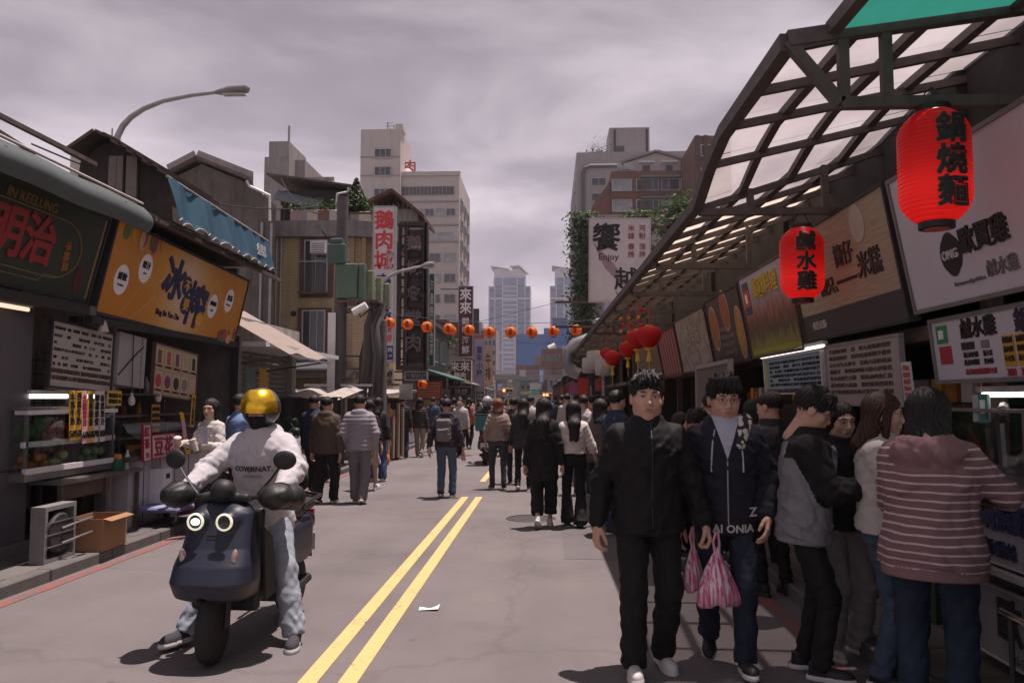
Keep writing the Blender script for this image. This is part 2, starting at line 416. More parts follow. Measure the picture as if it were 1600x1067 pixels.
def head_fn(P, female=False, jaw=1., nose=1.):
    X, Y, Z = P; A = (np.abs(X), Y, Z); w = .95 if female else 1.0
    d = ell(P, (0, .012, .03), (.077, .097, .088))
    d = smin(d, ell(P, (0, -.020, -.035), (.062*w*jaw, .070, .080)), .03)
    d = smin(d, ell(P, (0, -.050, -.098), (.026*jaw, .032, .026)), .040)
    d = smin(d, ell(A, (.040*w*jaw, -.012, -.066), (.022, .032, .028)), .035)
    d = smin(d, ell(A, (.040, -.055, -.028), (.024, .022, .026)), .025)
    d = smin(d, cap(A, (.012, -.084, .026), (.048, -.072, .024), .010, .009), .018)
    d = smax(d, -ell(A, (.032, -.101, .006), (.021, .018, .0115)), .012)
    d = smin(d, ell(A, (.032, -.076, .004), (.0165, .0125, .0105)), .004)
    d = smin(d, cap(P, (0, -.086, .010), (0, -.104*nose, -.030), .0075, .0115), .016)
    d = smin(d, ell(A, (.0125, -.096, -.036), (.0095, .011, .0085)), .006)
    d = smin(d, ell(P, (0, -.083, -.064), (.028, .012, .018)), .016)
    d = smin(d, ell(P, (0, -.0930, -.0590), (.0235, .0070, .0045)), .005)
    d = smin(d, ell(P, (0, -.0915, -.0695), (.0205, .0075, .0055)), .004)
    d = smax(d, -ell(P, (0, -.101, -.0640), (.024, .010, .0016)), .003)
    d = smin(d, ell(A, (.079, .012, -.005), (.010, .024, .033)), .008)
    d = smin(d, cap(P, (0, .022, -.06), (0, .040, -.19), .052*w, .060*w), .025)
    return d
def hair_fn(P, style, seed=1):
    X, Y, Z = P; th = np.arctan2(X, -Y); tex = .0032*np.sin(th*34+4*np.sin(Z*30+seed)+2*np.sin(th*7+seed))+.002*np.sin(th*71+Z*60+seed)
    d = ell(P, (0, .018, .042), (.087, .104, .092))
    if style in ('crop', 'back_crop'):
        d = ell(P, (0, .020, .046), (.085, .103, .089))
        face = ell(P, (0, -.125, -.055), (.085, .115, .115))
        d = smax(d, -face, .01); d = smax(d, -.045-Z+np.clip(-Y, -.1, .05)*1.1, .012)
        d = d+tex
    elif style in ('tousled', 'fringe', 'curly'):
        d = ell(P, (0, .016, .050), (.091, .107, .094))
        face = ell(P, (0, -.128, -.052), (.078, .105, .108 if style != 'fringe' else .092))
        d = smax(d, -face, .008); d = smax(d, -.05-Z+np.clip(-Y, -.1, .05)*.9, .012)
        rs = np.random.RandomState(seed)
        for i in range(16 if style != 'fringe' else 13):
            a = rs.uniform(-1.1, 1.1); r = .082
            p = np.array((math.sin(a)*.07, -math.cos(a)*.075, .085+rs.uniform(0, .025)))
            q = p+np.array((rs.uniform(-.02, .02)+math.sin(a)*.018, -math.cos(a)*.022-.006, -.030-rs.uniform(0, .024) if style == 'fringe' else rs.uniform(-.040, .004)))
            d = smin(d, cap(P, p, q, .019, .004), .010)
        for i in range(18):
            a = rs.uniform(0, 6.28); e = rs.uniform(.5, 1.45); p = np.array((math.cos(a)*math.cos(e)*.08, math.sin(a)*math.cos(e)*.095+.015, .05+.085*math.sin(e)))
            q = p+np.array((rs.uniform(-.03, .03), rs.uniform(-.035, .01), .016)); d = smin(d, cap(P, p, q, .015, .005), .012)
        d = d+tex*1.4
        if style == 'curly': d = d+.008*np.sin(X*95+seed)*np.sin(Y*90)*np.sin(Z*88)
    elif style in ('bob', 'long', 'shoulder', 'bun'):
        ln = {'bob': -.135, 'long': -.40, 'shoulder': -.20, 'bun': -.08}[style]
        X2 = (X*.85, Y*1.2, Z); b0 = {'bob': .075, 'bun': .06, 'shoulder': .105, 'long': .135}[style]
        bk = cap(X2, (0, .045, .02), (0, .070, -.10), .086, .080)
        if ln < -.1: bk = smin(bk, cap(X2, (0, .070, -.10), (0, b0*1.2+.01, max(ln, -.19)), .078, .066), .03)
        if ln < -.2: bk = smin(bk, cap(X2, (0, b0*1.2+.01, -.19), (0, b0*1.2+.025, ln), .064, .050), .03)
        d = smin(d, bk, .03)
        A = (np.abs(X), Y, Z)
        d = smin(d, cap(A, (.076, -.020, .03), (.080, -.015, max(ln, -.28) if style != 'bun' else -.03), .022, .016), .02)
        face = ell(P, (0, -.122, -.040), (.066, .100, .112)); d = smax(d, -face, .010)
        low = ell(P, (0, -.13, -.22), (.075, .125, .17)); d = smax(d, -low, .012)
        d = smax(d, ln-Z+.01*np.sin(X*80), .012)
        if style == 'bun': d = smin(d, ell(P, (0, .10, .085), (.04, .04, .04)), .01)
        d = d+tex
    return d
TOPZ = np.array([.70, .80, .90, 1.00, 1.08, 1.20, 1.30, 1.37, 1.415, 1.445, 1.475, 1.50])
def person(label, loc, rz, H=1.72, top=None, bottom=None, shoes=None, hair=('crop', None), pose=None, wide=1., female=False, det=2, seed=1, skin=0, group=None, head=(0, 0, 0), extras=None, name='person'):
    """Facing local -Y. left side = +X. det: 3 near, 2 middle, 1 far"""
    pose = pose or {}; k = H/1.72
    hv = {3: .0105, 2: .016, 1: .026}[det]; hh = {3: .0042, 2: .0068, 1: .0115}[det]
    lean = R(pose.get('lean', 2)); pel = np.array(pose.get('pel', (0, 0, .92))); tw = R(pose.get('twist', 0))
    sxw = (.142 if female else .158)*wide
    c, s_ = math.cos(lean), math.sin(lean)
    def up(p):      # standing coords -> leaned about the pelvis
        x, y, z = p; y2, z2 = y, z-.92
        x, y2 = x*math.cos(tw)-y2*math.sin(tw), x*math.sin(tw)+y2*math.cos(tw)
        return np.array((x, y2*c-z2*s_, y2*s_+z2*c))+pel
    def un(P):
        X, Y, Z = P; x, y, z = X-pel[0], Y-pel[1], Z-pel[2]; y, z = y*c+z*s_, -y*s_+z*c
        x, y = x*math.cos(tw)+y*math.sin(tw), -x*math.sin(tw)+y*math.cos(tw); return x, y, z+.92
    sh = {q: up((q*sxw, .01, 1.372)) for q in (1, -1)}
    hipj = {q: pel+np.array((q*.088*wide, 0, -.03)) for q in (1, -1)}
    foot = pose.get('feet', {1: (.10, -.02, .075, 8, 0), -1: (-.10, .04, .075, -8, 0)})
    hand = pose.get('hands', {1: (.27, -.03, .82), -1: (-.27, -.03, .82)})
    elh = pose.get('elbow', {1: (.6, .8, 0), -1: (-.6, .8, 0)}); kneeh = pose.get('knee', {1: (.12, -1, 0), -1: (-.12, -1, 0)})
    el, wr, kn, an = {}, {}, {}, {}
    for q in (1, -1):
        el[q], wr[q] = ik(sh[q], hand[q], .285, .255, elh[q])
        kn[q], an[q] = ik(hipj[q], foot[q][:3], .425, .415, kneeh[q])
    # ---- garment fields
    top = dict(dict(mat=None, hem=.80, kind='jacket', loose=.0, sl=.0, cuff=None), **(top or {}))
    bottom = dict(dict(mat=None, kind='slim', hem=.06, loose=0.), **(bottom or {}))
    lo_ = top['loose']
    fem = np.array([1.0, 1.02, 1.04, .97, .90, .93, .92, .94, .95, .95, 1, 1]) if female else 1.
    rx = np.array([.186, .183, .180, .172, .168, .174, .178, .165, .138, .105, .074, .058])*wide*fem+lo_
    ry = np.array([.135, .134, .134, .128, .126, .134, .136, .126, .108, .088, .074, .062])*(1+(wide-1)*1.2)*(1. if not female else .97)+lo_
    amp = {3: .016, 2: .014, 1: .0}[det]*top.get('fold', 1.)
    def top_f(P):
        x, y, z = un(P); a = np.interp(z, TOPZ, rx); b = np.interp(z, TOPZ, ry)
        d = (np.sqrt((x/a)**2+(y/b)**2)-1)*np.minimum(a, b)
        d = np.maximum(d, z-1.50)
        for q in (1, -1):
            if top.get('sleeve', 1) == 0:
                d = smin(d, cap(P, sh[q], sh[q]+(el[q]-sh[q])*.12, .066, .06), .03); continue
            e = smin(cap(P, sh[q], el[q], .064+top['sl']*.5+lo_*.3, .056+top['sl']), cap(P, el[q], wr[q]+(el[q]-wr[q])*top.get('short', .06), .056+top['sl'], .043+top['sl']*.6), .02)
            jd = np.sqrt((P[0]-el[q][0])**2+(P[1]-el[q][1])**2+(P[2]-el[q][2])**2)
            e = e-(.005*np.sin(P[2]*85+P[0]*40+P[1]*50+seed+1.5*np.sin(P[1]*40))*np.exp(-(jd/.13)**2) if det > 1 else 0)
            d = smin(d, e, .035)
        if top['kind'] == 'puffer':
            d = d-.012*np.abs(np.sin(np.pi*z/.068))+.006
        elif amp: d = d+(folds(P, amp, seed)+(folds(P, amp*.45, seed+7, 2.1) if det == 3 else 0))*np.clip((1.52-z)/.2, 0.2, 1)
        if top['kind'] in ('hoodie', 'jacket', 'puffer', 'coat'):
            d = smin(d, torus((x, y+.018+.4*(z-1.47), z), (0, .012, 1.475), .078, .019, 1., 1.), .022)
        if top['kind'] in ('hoodie',) or top.get('hood'):
            hk, hy_, hzz = top.get('hoodc', (1., .072, 1.445)); hz = (x/hk, (y-hy_)/hk, (z-hzz)/hk)
            d = smin(d, smax(ell(hz, (0, .0, .0), (.128, .082, .074)), -ell(hz, (0, -.030, .062), (.085, .062, .06)), .02)*hk+(folds(P, .02, seed+9, 1.2) if hk > 1.2 else 0), .026)
        d = smax(d, (top['hem']-z)+.006*np.sin(x*24+seed), .008)
        if top.get('band'): d = smin(d, smax(smax((np.sqrt((x/(np.interp(z, TOPZ, rx)*.97))**2+(y/(np.interp(z, TOPZ, ry)*.97))**2)-1)*.12, top['hem']-.055-z, .004), z-top['hem']-.004, .004), .006)
        if top.get('neckcut'): d = smax(d, -ell((x, y, z), (0, -.10, 1.49), top['neckcut']), .008)
        return d
    bl = bottom['loose']; ampb = {3: .014, 2: .011, 1: 0}[det]
    def bot_f(P):
        x, y, z = P[0]-pel[0], P[1]-pel[1], P[2]-pel[2]+.92
        a = np.interp(z, TOPZ, rx-lo_)*.97; b = np.interp(z, TOPZ, ry-lo_)*.97
        d = np.maximum((np.sqrt((x/a)**2+(y/b)**2)-1)*.12, np.maximum(.84-z, z-1.02))
        kd = bottom['kind']
        if kd == 'skirt':
            r_ = .17+(.9-z)*.16; d = smin(d, smax((np.sqrt((x/r_)**2+(y/(r_*.8))**2)-1)*.13, bottom['hem']-P[2], .006), .02)
            return d+(folds(P, ampb, seed+3)+.008*np.sin(np.arctan2(x, y)*9)*np.clip((.9-z)*2, 0, 1) if det > 1 else 0)
        w_ = {'slim': (.088, .062, .050), 'straight': (.092, .070, .066), 'wide': (.096, .086, .090), 'flare': (.086, .064, .100)}[kd]
        for q in (1, -1):
            e = smin(cap(P, hipj[q]+np.array((0, .004, -.01)), kn[q], (w_[0]+bl)*wide**.6, w_[1]+bl), cap(P, kn[q], an[q]+np.array((0, 0, -.04)), w_[1]+bl, w_[2]+bl), .025)
            if kd != 'slim' or det > 1:
                jd = np.sqrt((P[0]-an[q][0])**2+(P[1]-an[q][1])**2+(P[2]-an[q][2]-.05)**2); kd2 = np.sqrt((P[0]-kn[q][0])**2+(P[1]-kn[q][1])**2+(P[2]-kn[q][2])**2)
                if det > 1: e = e-.0045*np.sin(P[2]*70+P[0]*55*q+P[1]*40+seed*q+2*np.sin(P[0]*30+P[1]*20))*(np.exp(-(jd/.12)**2)+.7*np.exp(-(kd2/.12)**2))
            dirv = an[q]-kn[q]; dirv = dirv/np.linalg.norm(dirv)
            e = smax(e, (P[0]-an[q][0])*dirv[0]+(P[1]-an[q][1])*dirv[1]+(P[2]-an[q][2])*dirv[2]-(.045-bottom['hem']+.03), .006)
            d = smin(d, e, .022)
        return d+(folds(P, ampb, seed+5, .8)+(folds(P, ampb*.4, seed+8, 2.) if det == 3 else 0) if ampb else 0)
    # ---- body: head, neck, hands and the limbs beneath the clothes, one mesh
    Vs, Qs, MI, off = [], [], [], 0
    def put(V, Q, mi):
        nonlocal off
        Vs.append(V*k); Qs.append(Q+off); MI.append(mi); off += len(V)
    hc = up((0, -.012+pose.get('hy', 0), 1.598)); hm = Matrix.Rotation(lean*.3, 3, 'X') @ Matrix.Rotation(R(head[0]), 3, 'Z') @ Matrix.Rotation(R(-head[1])*-1, 3, 'X') @ Matrix.Rotation(R(head[2]), 3, 'Y')
    HS = pose.get('hs', 1.07); HM = np.array(hm)*HS
    V, Q = snet(lambda P: head_fn(P, female, pose.get('jaw', 1.)), (-.10, -.13, -.215), (.10, .125, .135), hh)
    ctr = V[Q].mean(1); mi = ((np.abs(ctr[:, 0]) < .021) & (ctr[:, 2] > -.0750) & (ctr[:, 2] < -.0545) & (ctr[:, 1] < -.085)).astype(int)
    put(V @ HM.T+hc, Q, mi)
    for q in (1, -1):
        d = wr[q]-el[q]; d = d/np.linalg.norm(d)
        hd = np.array(pose.get('hdir', {}).get(q, d), float); hd /= np.linalg.norm(hd)
        z_ = -hd; f = np.array(pose.get('thumb', {}).get(q, (-.25*q, -1, .12)), float); y_ = -(f-z_*f.dot(z_)); y_ /= np.linalg.norm(y_); x_ = np.cross(y_, z_)
        if det == 1:
            V, Q = snet(lambda P: smin(cap(P, (0, 0, 0), (0, 0, -.08), .028, .034), cap(P, (0, 0, -.08), (-.02*q, 0, -.15), .03, .018), .02), (-.07, -.06, -.19), (.07, .06, .05), .016)
        else: V, Q = hand_mesh(q, pose.get('curl', {}).get(q, 22), .0040 if det == 3 else .0062)
        put((V*(.90 if female else 1.0)) @ np.stack([x_, y_, z_]) + wr[q]+d*.012, Q, np.zeros(len(Q), int))
    def body_f(P):
        d = cap(P, up((0, 0, .95)), up((0, .01, 1.36)), .085, .085); d = smin(d, cap(P, up((0, .01, 1.36)), up((0, .02, 1.47)), .07, .048), .03)
        for q in (1, -1):
            d = smin(d, cap(P, sh[q], el[q], .035, .03), .03); d = smin(d, cap(P, el[q], wr[q], .03, .023), .01)
            leg = 1.15 if bottom['kind'] == 'skirt' or bottom['hem'] > .2 else .8
            d = smin(d, cap(P, hipj[q], kn[q], .058*leg, .044*leg), .02); d = smin(d, cap(P, kn[q], an[q], .046*leg, .032), .01)
        return d
    allp = np.array(list(sh.values())+list(el.values())+list(wr.values())+list(kn.values())+list(an.values())+[pel, up((0, 0, 1.5))])
    lo = allp.min(0)-.15; hi = allp.max(0)+.15
    V, Q = snet(body_f, lo, hi, .022); put(V, Q, np.zeros(len(Q), int))
    b = np_mesh(name, np.concatenate(Vs), np.concatenate(Qs), [skin_mat(skin), LIP()], None, np.concatenate(MI))
    b.location = loc; b.rotation_euler = (0, 0, R(rz)); tag(b, label, 'person', group)
    # ---- garments as children
    tp = np.array(list(sh.values())+list(el.values())+list(wr.values())+[up((0, 0, top['hem']-.06)), up((0, .26, 1.5)), up((0, -.16, 1.3)), up((.2*wide, .0, top['hem'])), up((-.2*wide, .0, top['hem'])), up((0, .17*wide, top['hem'])), up((0, -.17*wide, top['hem']))])
    V, Q = snet(top_f, tp.min(0)-.12-lo_, tp.max(0)+.12+lo_, hv)
    mats = top['mat'] if isinstance(top['mat'], (list, tuple)) else [top['mat']]
    mi = None
    if top.get('split'):
        cc = V[Q].mean(1); xx, yy, zz = un(cc.T); ad = np.minimum(*[np.minimum(cap(cc.T, sh[q]+(el[q]-sh[q])*.06, el[q], .064, .056), cap(cc.T, el[q], wr[q], .056, .043)) for q in (1, -1)])-top['sl']-lo_*.3; mi = top['split'](xx, yy, zz, ad)
    g = np_mesh(top.get('name', 'jacket'), V*k, Q, list(mats), b, mi)
    bp = np.array(list(hipj.values())+list(kn.values())+list(an.values())+[pel+np.array((0, 0, .12))])
    ext = .13+bl+(.1 if bottom['kind'] == 'skirt' else 0)
    V, Q = snet(bot_f, bp.min(0)-ext, bp.max(0)+ext, hv)
    np_mesh('skirt' if bottom['kind'] == 'skirt' else 'trousers', V*k, Q, bottom['mat'], b)
    sm_, sole = shoes or (cloth('shoe_black', (.02, .02, .022)), cloth('sole_white', (.6, .58, .56)))
    for q in (1, -1):
        fx, fy, fz, fyaw, fp = foot[q]
        def shoe_f(P):
            u = smin(ell(P, (0, -.115, .035), (.045, .085, .043)), ell(P, (0, -.01, .048), (.038, .068, .052)), .03)
            u = smin(u, cap(P, (0, .015, .06), (0, .022, .115), .040, .038), .02); u = np.maximum(u, P[2]-.105); u = smax(u, .006-P[2], .004)
            so = smax(smin(ell(P, (0, -.115, .012), (.050, .092, .05)), ell(P, (0, .0, .012), (.043, .078, .05)), .03), np.abs(P[2]-.015)-.015, .004)
            return np.minimum(u, so)
        V, Q = snet(shoe_f, (-.07, -.225, -.01), (.07, .10, .13), {3: .0065, 2: .010, 1: .018}[det])
        cz = V[Q].mean(1)[:, 2]; mi = (cz < .030).astype(int)
        mt = Matrix.Translation((an[q][0], an[q][1], an[q][2]-.075)) @ Matrix.Translation((0, 0, .075)) @ Matrix.Rotation(R(fyaw), 4, 'Z') @ Matrix.Rotation(R(fp), 4, 'X') @ Matrix.Translation((0, 0, -.075))
        V = V @ np.array(mt.to_3x3()).T+np.array(mt.translation)
        np_mesh('shoe', V*k, Q, [sm_, sole], b, mi)
    if hair[0]:
        ln = -.45 if hair[0] == 'long' else -.26
        V, Q = snet(lambda P: hair_fn(P, hair[0], seed), (-.13, -.145, ln if hair[0] in ('long', 'bob', 'shoulder') else -.12), (.13, .245, .185), hh*1.15 if det > 1 else .011)
        np_mesh('hair', (V @ HM.T+hc)*k, Q, hair[1] or hair_mat('hair_black', (.012, .010, .010)), b)
    def on_head(p): return (HM @ np.array(p)+hc)*k
    if det == 3 or pose.get('face'):
        for q in (1, -1):
            m = MB(); m.ico((0, 0, 0), (.0150, .004, .0052), 12, 6); o = m.build('eye', EYEW(), b, 2)
            o.matrix_local = Matrix.Translation(on_head((q*.0315, -.0872, .0035))) @ hm.to_4x4() @ Matrix.Scale(k*HS, 4)
            m = MB(); m.ico((0, 0, 0), (.0062, .0035, .0058), 12, 6); o2 = m.build('iris', EYED(), o, 2); o2.location = (0, -.0018, .0002)
            m = MB(); m.tube([(-.0165, .003, .0), (-.006, -.0015, .0045), (.006, -.0015, .0045), (.0165, .003, .0)], [.0012, .0019, .0019, .0012], 6); o3 = m.build('eyelid', M('lash', (.03, .018, .015), .6), o, 2); o3.location = (0, -.002, .0012)
            m = MB(); m.tube([(q*.014, -.0955, .0235), (q*.026, -.0945, .0285), (q*.040, -.086, .029), (q*.052, -.074, .0245)], [.0028, .0040, .0034, .0014], 6)
            o = m.build('eyebrow', M('brow', (.03, .021, .018), .8), b, 2); o.matrix_local = Matrix.Translation(Vector(hc)*k) @ hm.to_4x4() @ Matrix.Scale(k*HS, 4)
    J = dict(sh=sh, el=el, wr=wr, kn=kn, an=an, up=up, k=k, hc=hc, hm=hm*HS, on_head=on_head, H4=Matrix.Translation(Vector(hc)*k) @ hm.to_4x4() @ Matrix.Scale(k*HS, 4), rx=rx, ry=ry, top_f=top_f, sc=Matrix.Scale(k, 4))
    if extras: extras(b, J)
    return b
def on_front(J, x, z, back=False, off=.004):
    """point on the surface of the top garment at body coords x, z (front or back)"""
    ys = np.linspace(.30, -.02, 260) if back else np.linspace(-.30, .02, 260)
    p = np.array([J['up']((x, y, z)) for y in ys]); d = J['top_f']((p[:, 0], p[:, 1], p[:, 2]))
    i = int(np.argmax(d < off)); return Vector(p[i])*J['k']
# ------------------------------------------------------------ shared colours
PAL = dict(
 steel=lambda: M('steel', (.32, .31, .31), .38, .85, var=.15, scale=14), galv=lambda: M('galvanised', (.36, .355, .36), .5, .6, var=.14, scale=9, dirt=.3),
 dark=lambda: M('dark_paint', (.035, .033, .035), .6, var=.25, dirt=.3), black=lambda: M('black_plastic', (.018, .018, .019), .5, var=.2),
 white=lambda: M('white_panel', (.62, .60, .60), .5, var=.06, dirt=.18), conc=lambda: M('concrete', (.30, .28, .265), .85, var=.2, scale=3, bump=.25, streak=.75),
 rust=lambda: M('rusty_steel', (.115, .085, .075), .75, .2, var=.35, scale=12, bump=.2, dirt=.5), wood=lambda: M('brown_wood', (.14, .085, .05), .7, var=.25, scale=14, bump=.2),
 cream=lambda: M('cream_wall', (.52, .47, .41), .8, var=.1, scale=2, streak=.45, bump=.1), red=lambda: M('red_paint', (.42, .03, .03), .5, var=.12),
 yel=lambda: M('yellow_print', (.70, .40, .03), .55, var=.08), navy=lambda: M('navy_print', (.02, .025, .08), .5, var=.1), ink=lambda: M('ink_black', (.02, .018, .018), .55, var=.1),
 winglass=lambda: M('window_glass', (.045, .055, .065), .08, var=.5, scale=.7, spec=.6), frame=lambda: M('window_frame', (.42, .41, .42), .5, .3, var=.1))
def K(n): return PAL[n]()
TUBE = lambda: M('lit_tube', (.9, .9, .85), .4, emit=(1., .93, .85), es=3.0)

# ------------------------------------------------------------ ground, road, pavements
def asphalt(name, base):
    def f(N, L, b, tc):
        v = tc.outputs['Object']
        n1 = N.new('ShaderNodeTexNoise'); n1.inputs['Scale'].default_value = .55; n1.inputs['Detail'].default_value = 8; n1.inputs['Roughness'].default_value = .62; L.new(v, n1.inputs['Vector'])
        n2 = N.new('ShaderNodeTexNoise'); n2.inputs['Scale'].default_value = 260; n2.inputs['Detail'].default_value = 2; L.new(v, n2.inputs['Vector'])
        n3 = N.new('ShaderNodeTexNoise'); n3.inputs['Scale'].default_value = 60; n3.inputs['Detail'].default_value = 3; L.new(v, n3.inputs['Vector'])
        r = ramp(N, [(.30, tuple(c*.80 for c in base)), (.5, base), (.72, tuple(c*1.16 for c in base))]); L.new(n1.outputs['Fac'], r.inputs[0])
        r2 = ramp(N, [(.30, (.55, .55, .55)), (.55, (1, 1, 1)), (.74, (1.55, 1.5, 1.48))]); L.new(n2.outputs['Fac'], r2.inputs[0])
        m = N.new('ShaderNodeMix'); m.data_type = 'RGBA'; m.blend_type = 'MULTIPLY'; m.inputs['Factor'].default_value = .8; L.new(r.outputs[0], m.inputs['A']); L.new(r2.outputs[0], m.inputs['B'])
        # tyre-worn bands along the lanes, old oil and dark seams
        mp_ = N.new('ShaderNodeMapping'); mp_.inputs['Scale'].default_value = (.9, .05, 1); L.new(v, mp_.inputs[0])
        n4 = N.new('ShaderNodeTexNoise'); n4.inputs['Scale'].default_value = 1.6; n4.inputs['Detail'].default_value = 4; L.new(mp_.outputs[0], n4.inputs['Vector'])
        r4 = ramp(N, [(.35, (.93, .93, .93)), (.6, (1.04, 1.04, 1.04))]); L.new(n4.outputs['Fac'], r4.inputs[0])
        m4 = N.new('ShaderNodeMix'); m4.data_type = 'RGBA'; m4.blend_type = 'MULTIPLY'; m4.inputs['Factor'].default_value = 1; L.new(m.outputs['Result'], m4.inputs['A']); L.new(r4.outputs[0], m4.inputs['B'])
        vo = N.new('ShaderNodeTexVoronoi'); vo.feature = 'DISTANCE_TO_EDGE'; vo.inputs['Scale'].default_value = .32
        wv = N.new('ShaderNodeTexNoise'); wv.inputs['Scale'].default_value = 2.5; wv.inputs['Detail'].default_value = 5; L.new(v, wv.inputs['Vector'])
        av = N.new('ShaderNodeVectorMath'); av.operation = 'MULTIPLY_ADD'; av.inputs[1].default_value = (.5, .5, .5); L.new(wv.outputs['Color'], av.inputs[0]); L.new(v, av.inputs[2]); L.new(av.outputs[0], vo.inputs['Vector'])
        r5 = ramp(N, [(.0, (.62, .6, .6)), (.006, (.72, .7, .7)), (.012, (1, 1, 1))]); L.new(vo.outputs['Distance'], r5.inputs[0])
        m5 = N.new('ShaderNodeMix'); m5.data_type = 'RGBA'; m5.blend_type = 'MULTIPLY'; m5.inputs['Factor'].default_value = .28; L.new(m4.outputs['Result'], m5.inputs['A']); L.new(r5.outputs[0], m5.inputs['B'])
        vs = N.new('ShaderNodeTexVoronoi'); vs.inputs['Scale'].default_value = 1.7; L.new(v, vs.inputs['Vector'])
        r6 = ramp(N, [(.0, (.55, .52, .52)), (.035, (.7, .68, .68)), (.055, (1, 1, 1))]); L.new(vs.outputs['Distance'], r6.inputs[0])
        m6 = N.new('ShaderNodeMix'); m6.data_type = 'RGBA'; m6.blend_type = 'MULTIPLY'; m6.inputs['Factor'].default_value = .6; L.new(m5.outputs['Result'], m6.inputs['A']); L.new(r6.outputs[0], m6.inputs['B'])
        L.new(m6.outputs['Result'], b.inputs['Base Color']); b.inputs['Roughness'].default_value = .85; b.inputs['Specular IOR Level'].default_value = .25
        bp = N.new('ShaderNodeBump'); bp.inputs['Strength'].default_value = .55; bp.inputs['Distance'].default_value = .004; L.new(n2.outputs['Fac'], bp.inputs['Height'])
        bp2 = N.new('ShaderNodeBump'); bp2.inputs['Strength'].default_value = .3; bp2.inputs['Distance'].default_value = .01; L.new(n3.outputs['Fac'], bp2.inputs['Height']); L.new(bp.outputs[0], bp2.inputs['Normal']); L.new(bp2.outputs[0], b.inputs['Normal'])
    return node_mat(name, f)
def worn(name, col, thr=.62, base=(.115, .104, .103)):
    def f(N, L, b, tc):
        n = N.new('ShaderNodeTexNoise'); n.inputs['Scale'].default_value = 22; n.inputs['Detail'].default_value = 8; n.inputs['Roughness'].default_value = .75; L.new(tc.outputs['Object'], n.inputs['Vector'])
        n2 = N.new('ShaderNodeTexNoise'); n2.inputs['Scale'].default_value = 3; n2.inputs['Detail'].default_value = 5; L.new(tc.outputs['Object'], n2.inputs['Vector'])
        a = N.new('ShaderNodeMath'); a.operation = 'MULTIPLY_ADD'; a.inputs[1].default_value = .35; L.new(n2.outputs['Fac'], a.inputs[0]); L.new(n.outputs['Fac'], a.inputs[2])
        r = ramp(N, [(thr, col), (thr+.06, tuple(.5*c+.5*d for c, d in zip(col, base))), (thr+.14, base)]); L.new(a.outputs[0], r.inputs[0]); L.new(r.outputs[0], b.inputs['Base Color'])
        b.inputs['Roughness'].default_value = .75; b.inputs['Specular IOR Level'].default_value = .3
    return node_mat(name, f)
def sheet(name, x0, x1, y0, y1, z, mat, parent=None, ny=1):
    m = MB(); m.sheet(lambda u, v: (x0+(x1-x0)*u, y0+(y1-y0)*v, z), 1, ny); return m.build(name, mat, parent)
structure(sheet('ground', -1500, 1500, -60, 2400, -.16, M('far_ground', (.16, .15, .14), .9, var=.2, scale=.05)))
road = structure(sheet('road', -4.42, 1.95, -6, 140, 0, asphalt('asphalt', (.150, .134, .133)), ny=20))
yl = worn('lane_yellow', (.68, .405, .165), .74)
for x in (-1.385, -1.155): sheet('lane_line', x-.055, x+.055, -4, 13.2, .004, yl, road)
for x in (-1.30,):
    sheet('lane_line', x-.055, x+.055, 15.6, 17.8, .004, yl, road); sheet('lane_line', x-.055, x+.055, 21.5, 33, .004, yl, road)
rl = worn('kerb_red_line', (.30, .075, .06), .60)
sheet('edge_line', -4.36, -4.25, -5, 60, .004, rl, road); sheet('edge_line', 1.68, 1.79, -5, 40, .004, rl, road)
# manhole and repair patch on the road
m = MB(); m.lathe([(.0, .004), (.30, .004), (.30, .009), (.33, .009), (.34, .003)], (-.25, 10.9, 0), 28); m.build('manhole_cover', M('cast_iron', (.07, .065, .065), .6, .5, bump=.6, bscale=60), road)
sheet('repair_patch', .15, .98, 8.2, 16.5, .003, asphalt('asphalt_patch', (.128, .117, .117)), road)
# left pavement with kerb stones, right pavement of slabs
slabm = [M('paving_slab_%d' % i, c, .85, var=.16, scale=5, bump=.2, dirt=.35) for i, c in enumerate([(.125, .115, .11), (.14, .125, .118), (.11, .10, .098)])]
def pavement(name, x0, x1, y0, y1, kx, nx, ny):
    p = thing(name, None, None, (0, 0, 0)); p['kind'] = 'structure'
    m = MB(); m.b2((min(x0, x1), y0, -.1), (max(x0, x1), y1, .088)); m.build('bed', M('paving_bed', (.055, .05, .05), .95), p)
    # stones shared mesh
    w = abs(x1-x0)/nx; h = 7.2/ny
    src = MB().box((0, 0, 0), (w-.012, h-.012, .03), bev=.004).build('slab', slabm[0], p); first = True
    for i in range(nx):
        for j in range(int((min(y1, 22)-max(y0, 2))/h)):
            o = src if first else inst(src, 'slab', p); first = False
            o.location = (min(x0, x1)+w*(i+.5), max(y0, 2)+h*(j+.5), .090+rnd.uniform(-.003, .003)); 
            if not first: o.material_slots[0].link = 'OBJECT'; o.material_slots[0].material = slabm[rnd.randrange(3)]
    src = MB().box((0, 0, 0), (.14, .985, .24), bev=.012).build('kerb_stone', M('kerb_granite', (.12, .11, .105), .8, var=.2, scale=20, bump=.2, dirt=.3), p)
    for j in range(26): o = src if j == 0 else inst(src, 'kerb_stone', p); o.location = (kx, 2.5+j, -.012)
    return p
pavement('pavement_left', -7.3, -4.57, 2, 70, -4.49, 5, 14)
pavement('pavement_right', 2.10, 4.6, 2, 70, 2.02, 5, 14)
# litter
m = MB(); m.sheet(lambda u, v: (-.075+.15*u, -.06+.12*v*(.5+.5*u), .006+.012*math.sin(5*u+2)*v+.01*u), 5, 4); o = m.build('paper_scrap', M('white_paper', (.7, .69, .68), .8, var=.04), None, True); o.location = gp(671, 951); tag(o, 'small white scrap of paper lying on the road', 'litter')

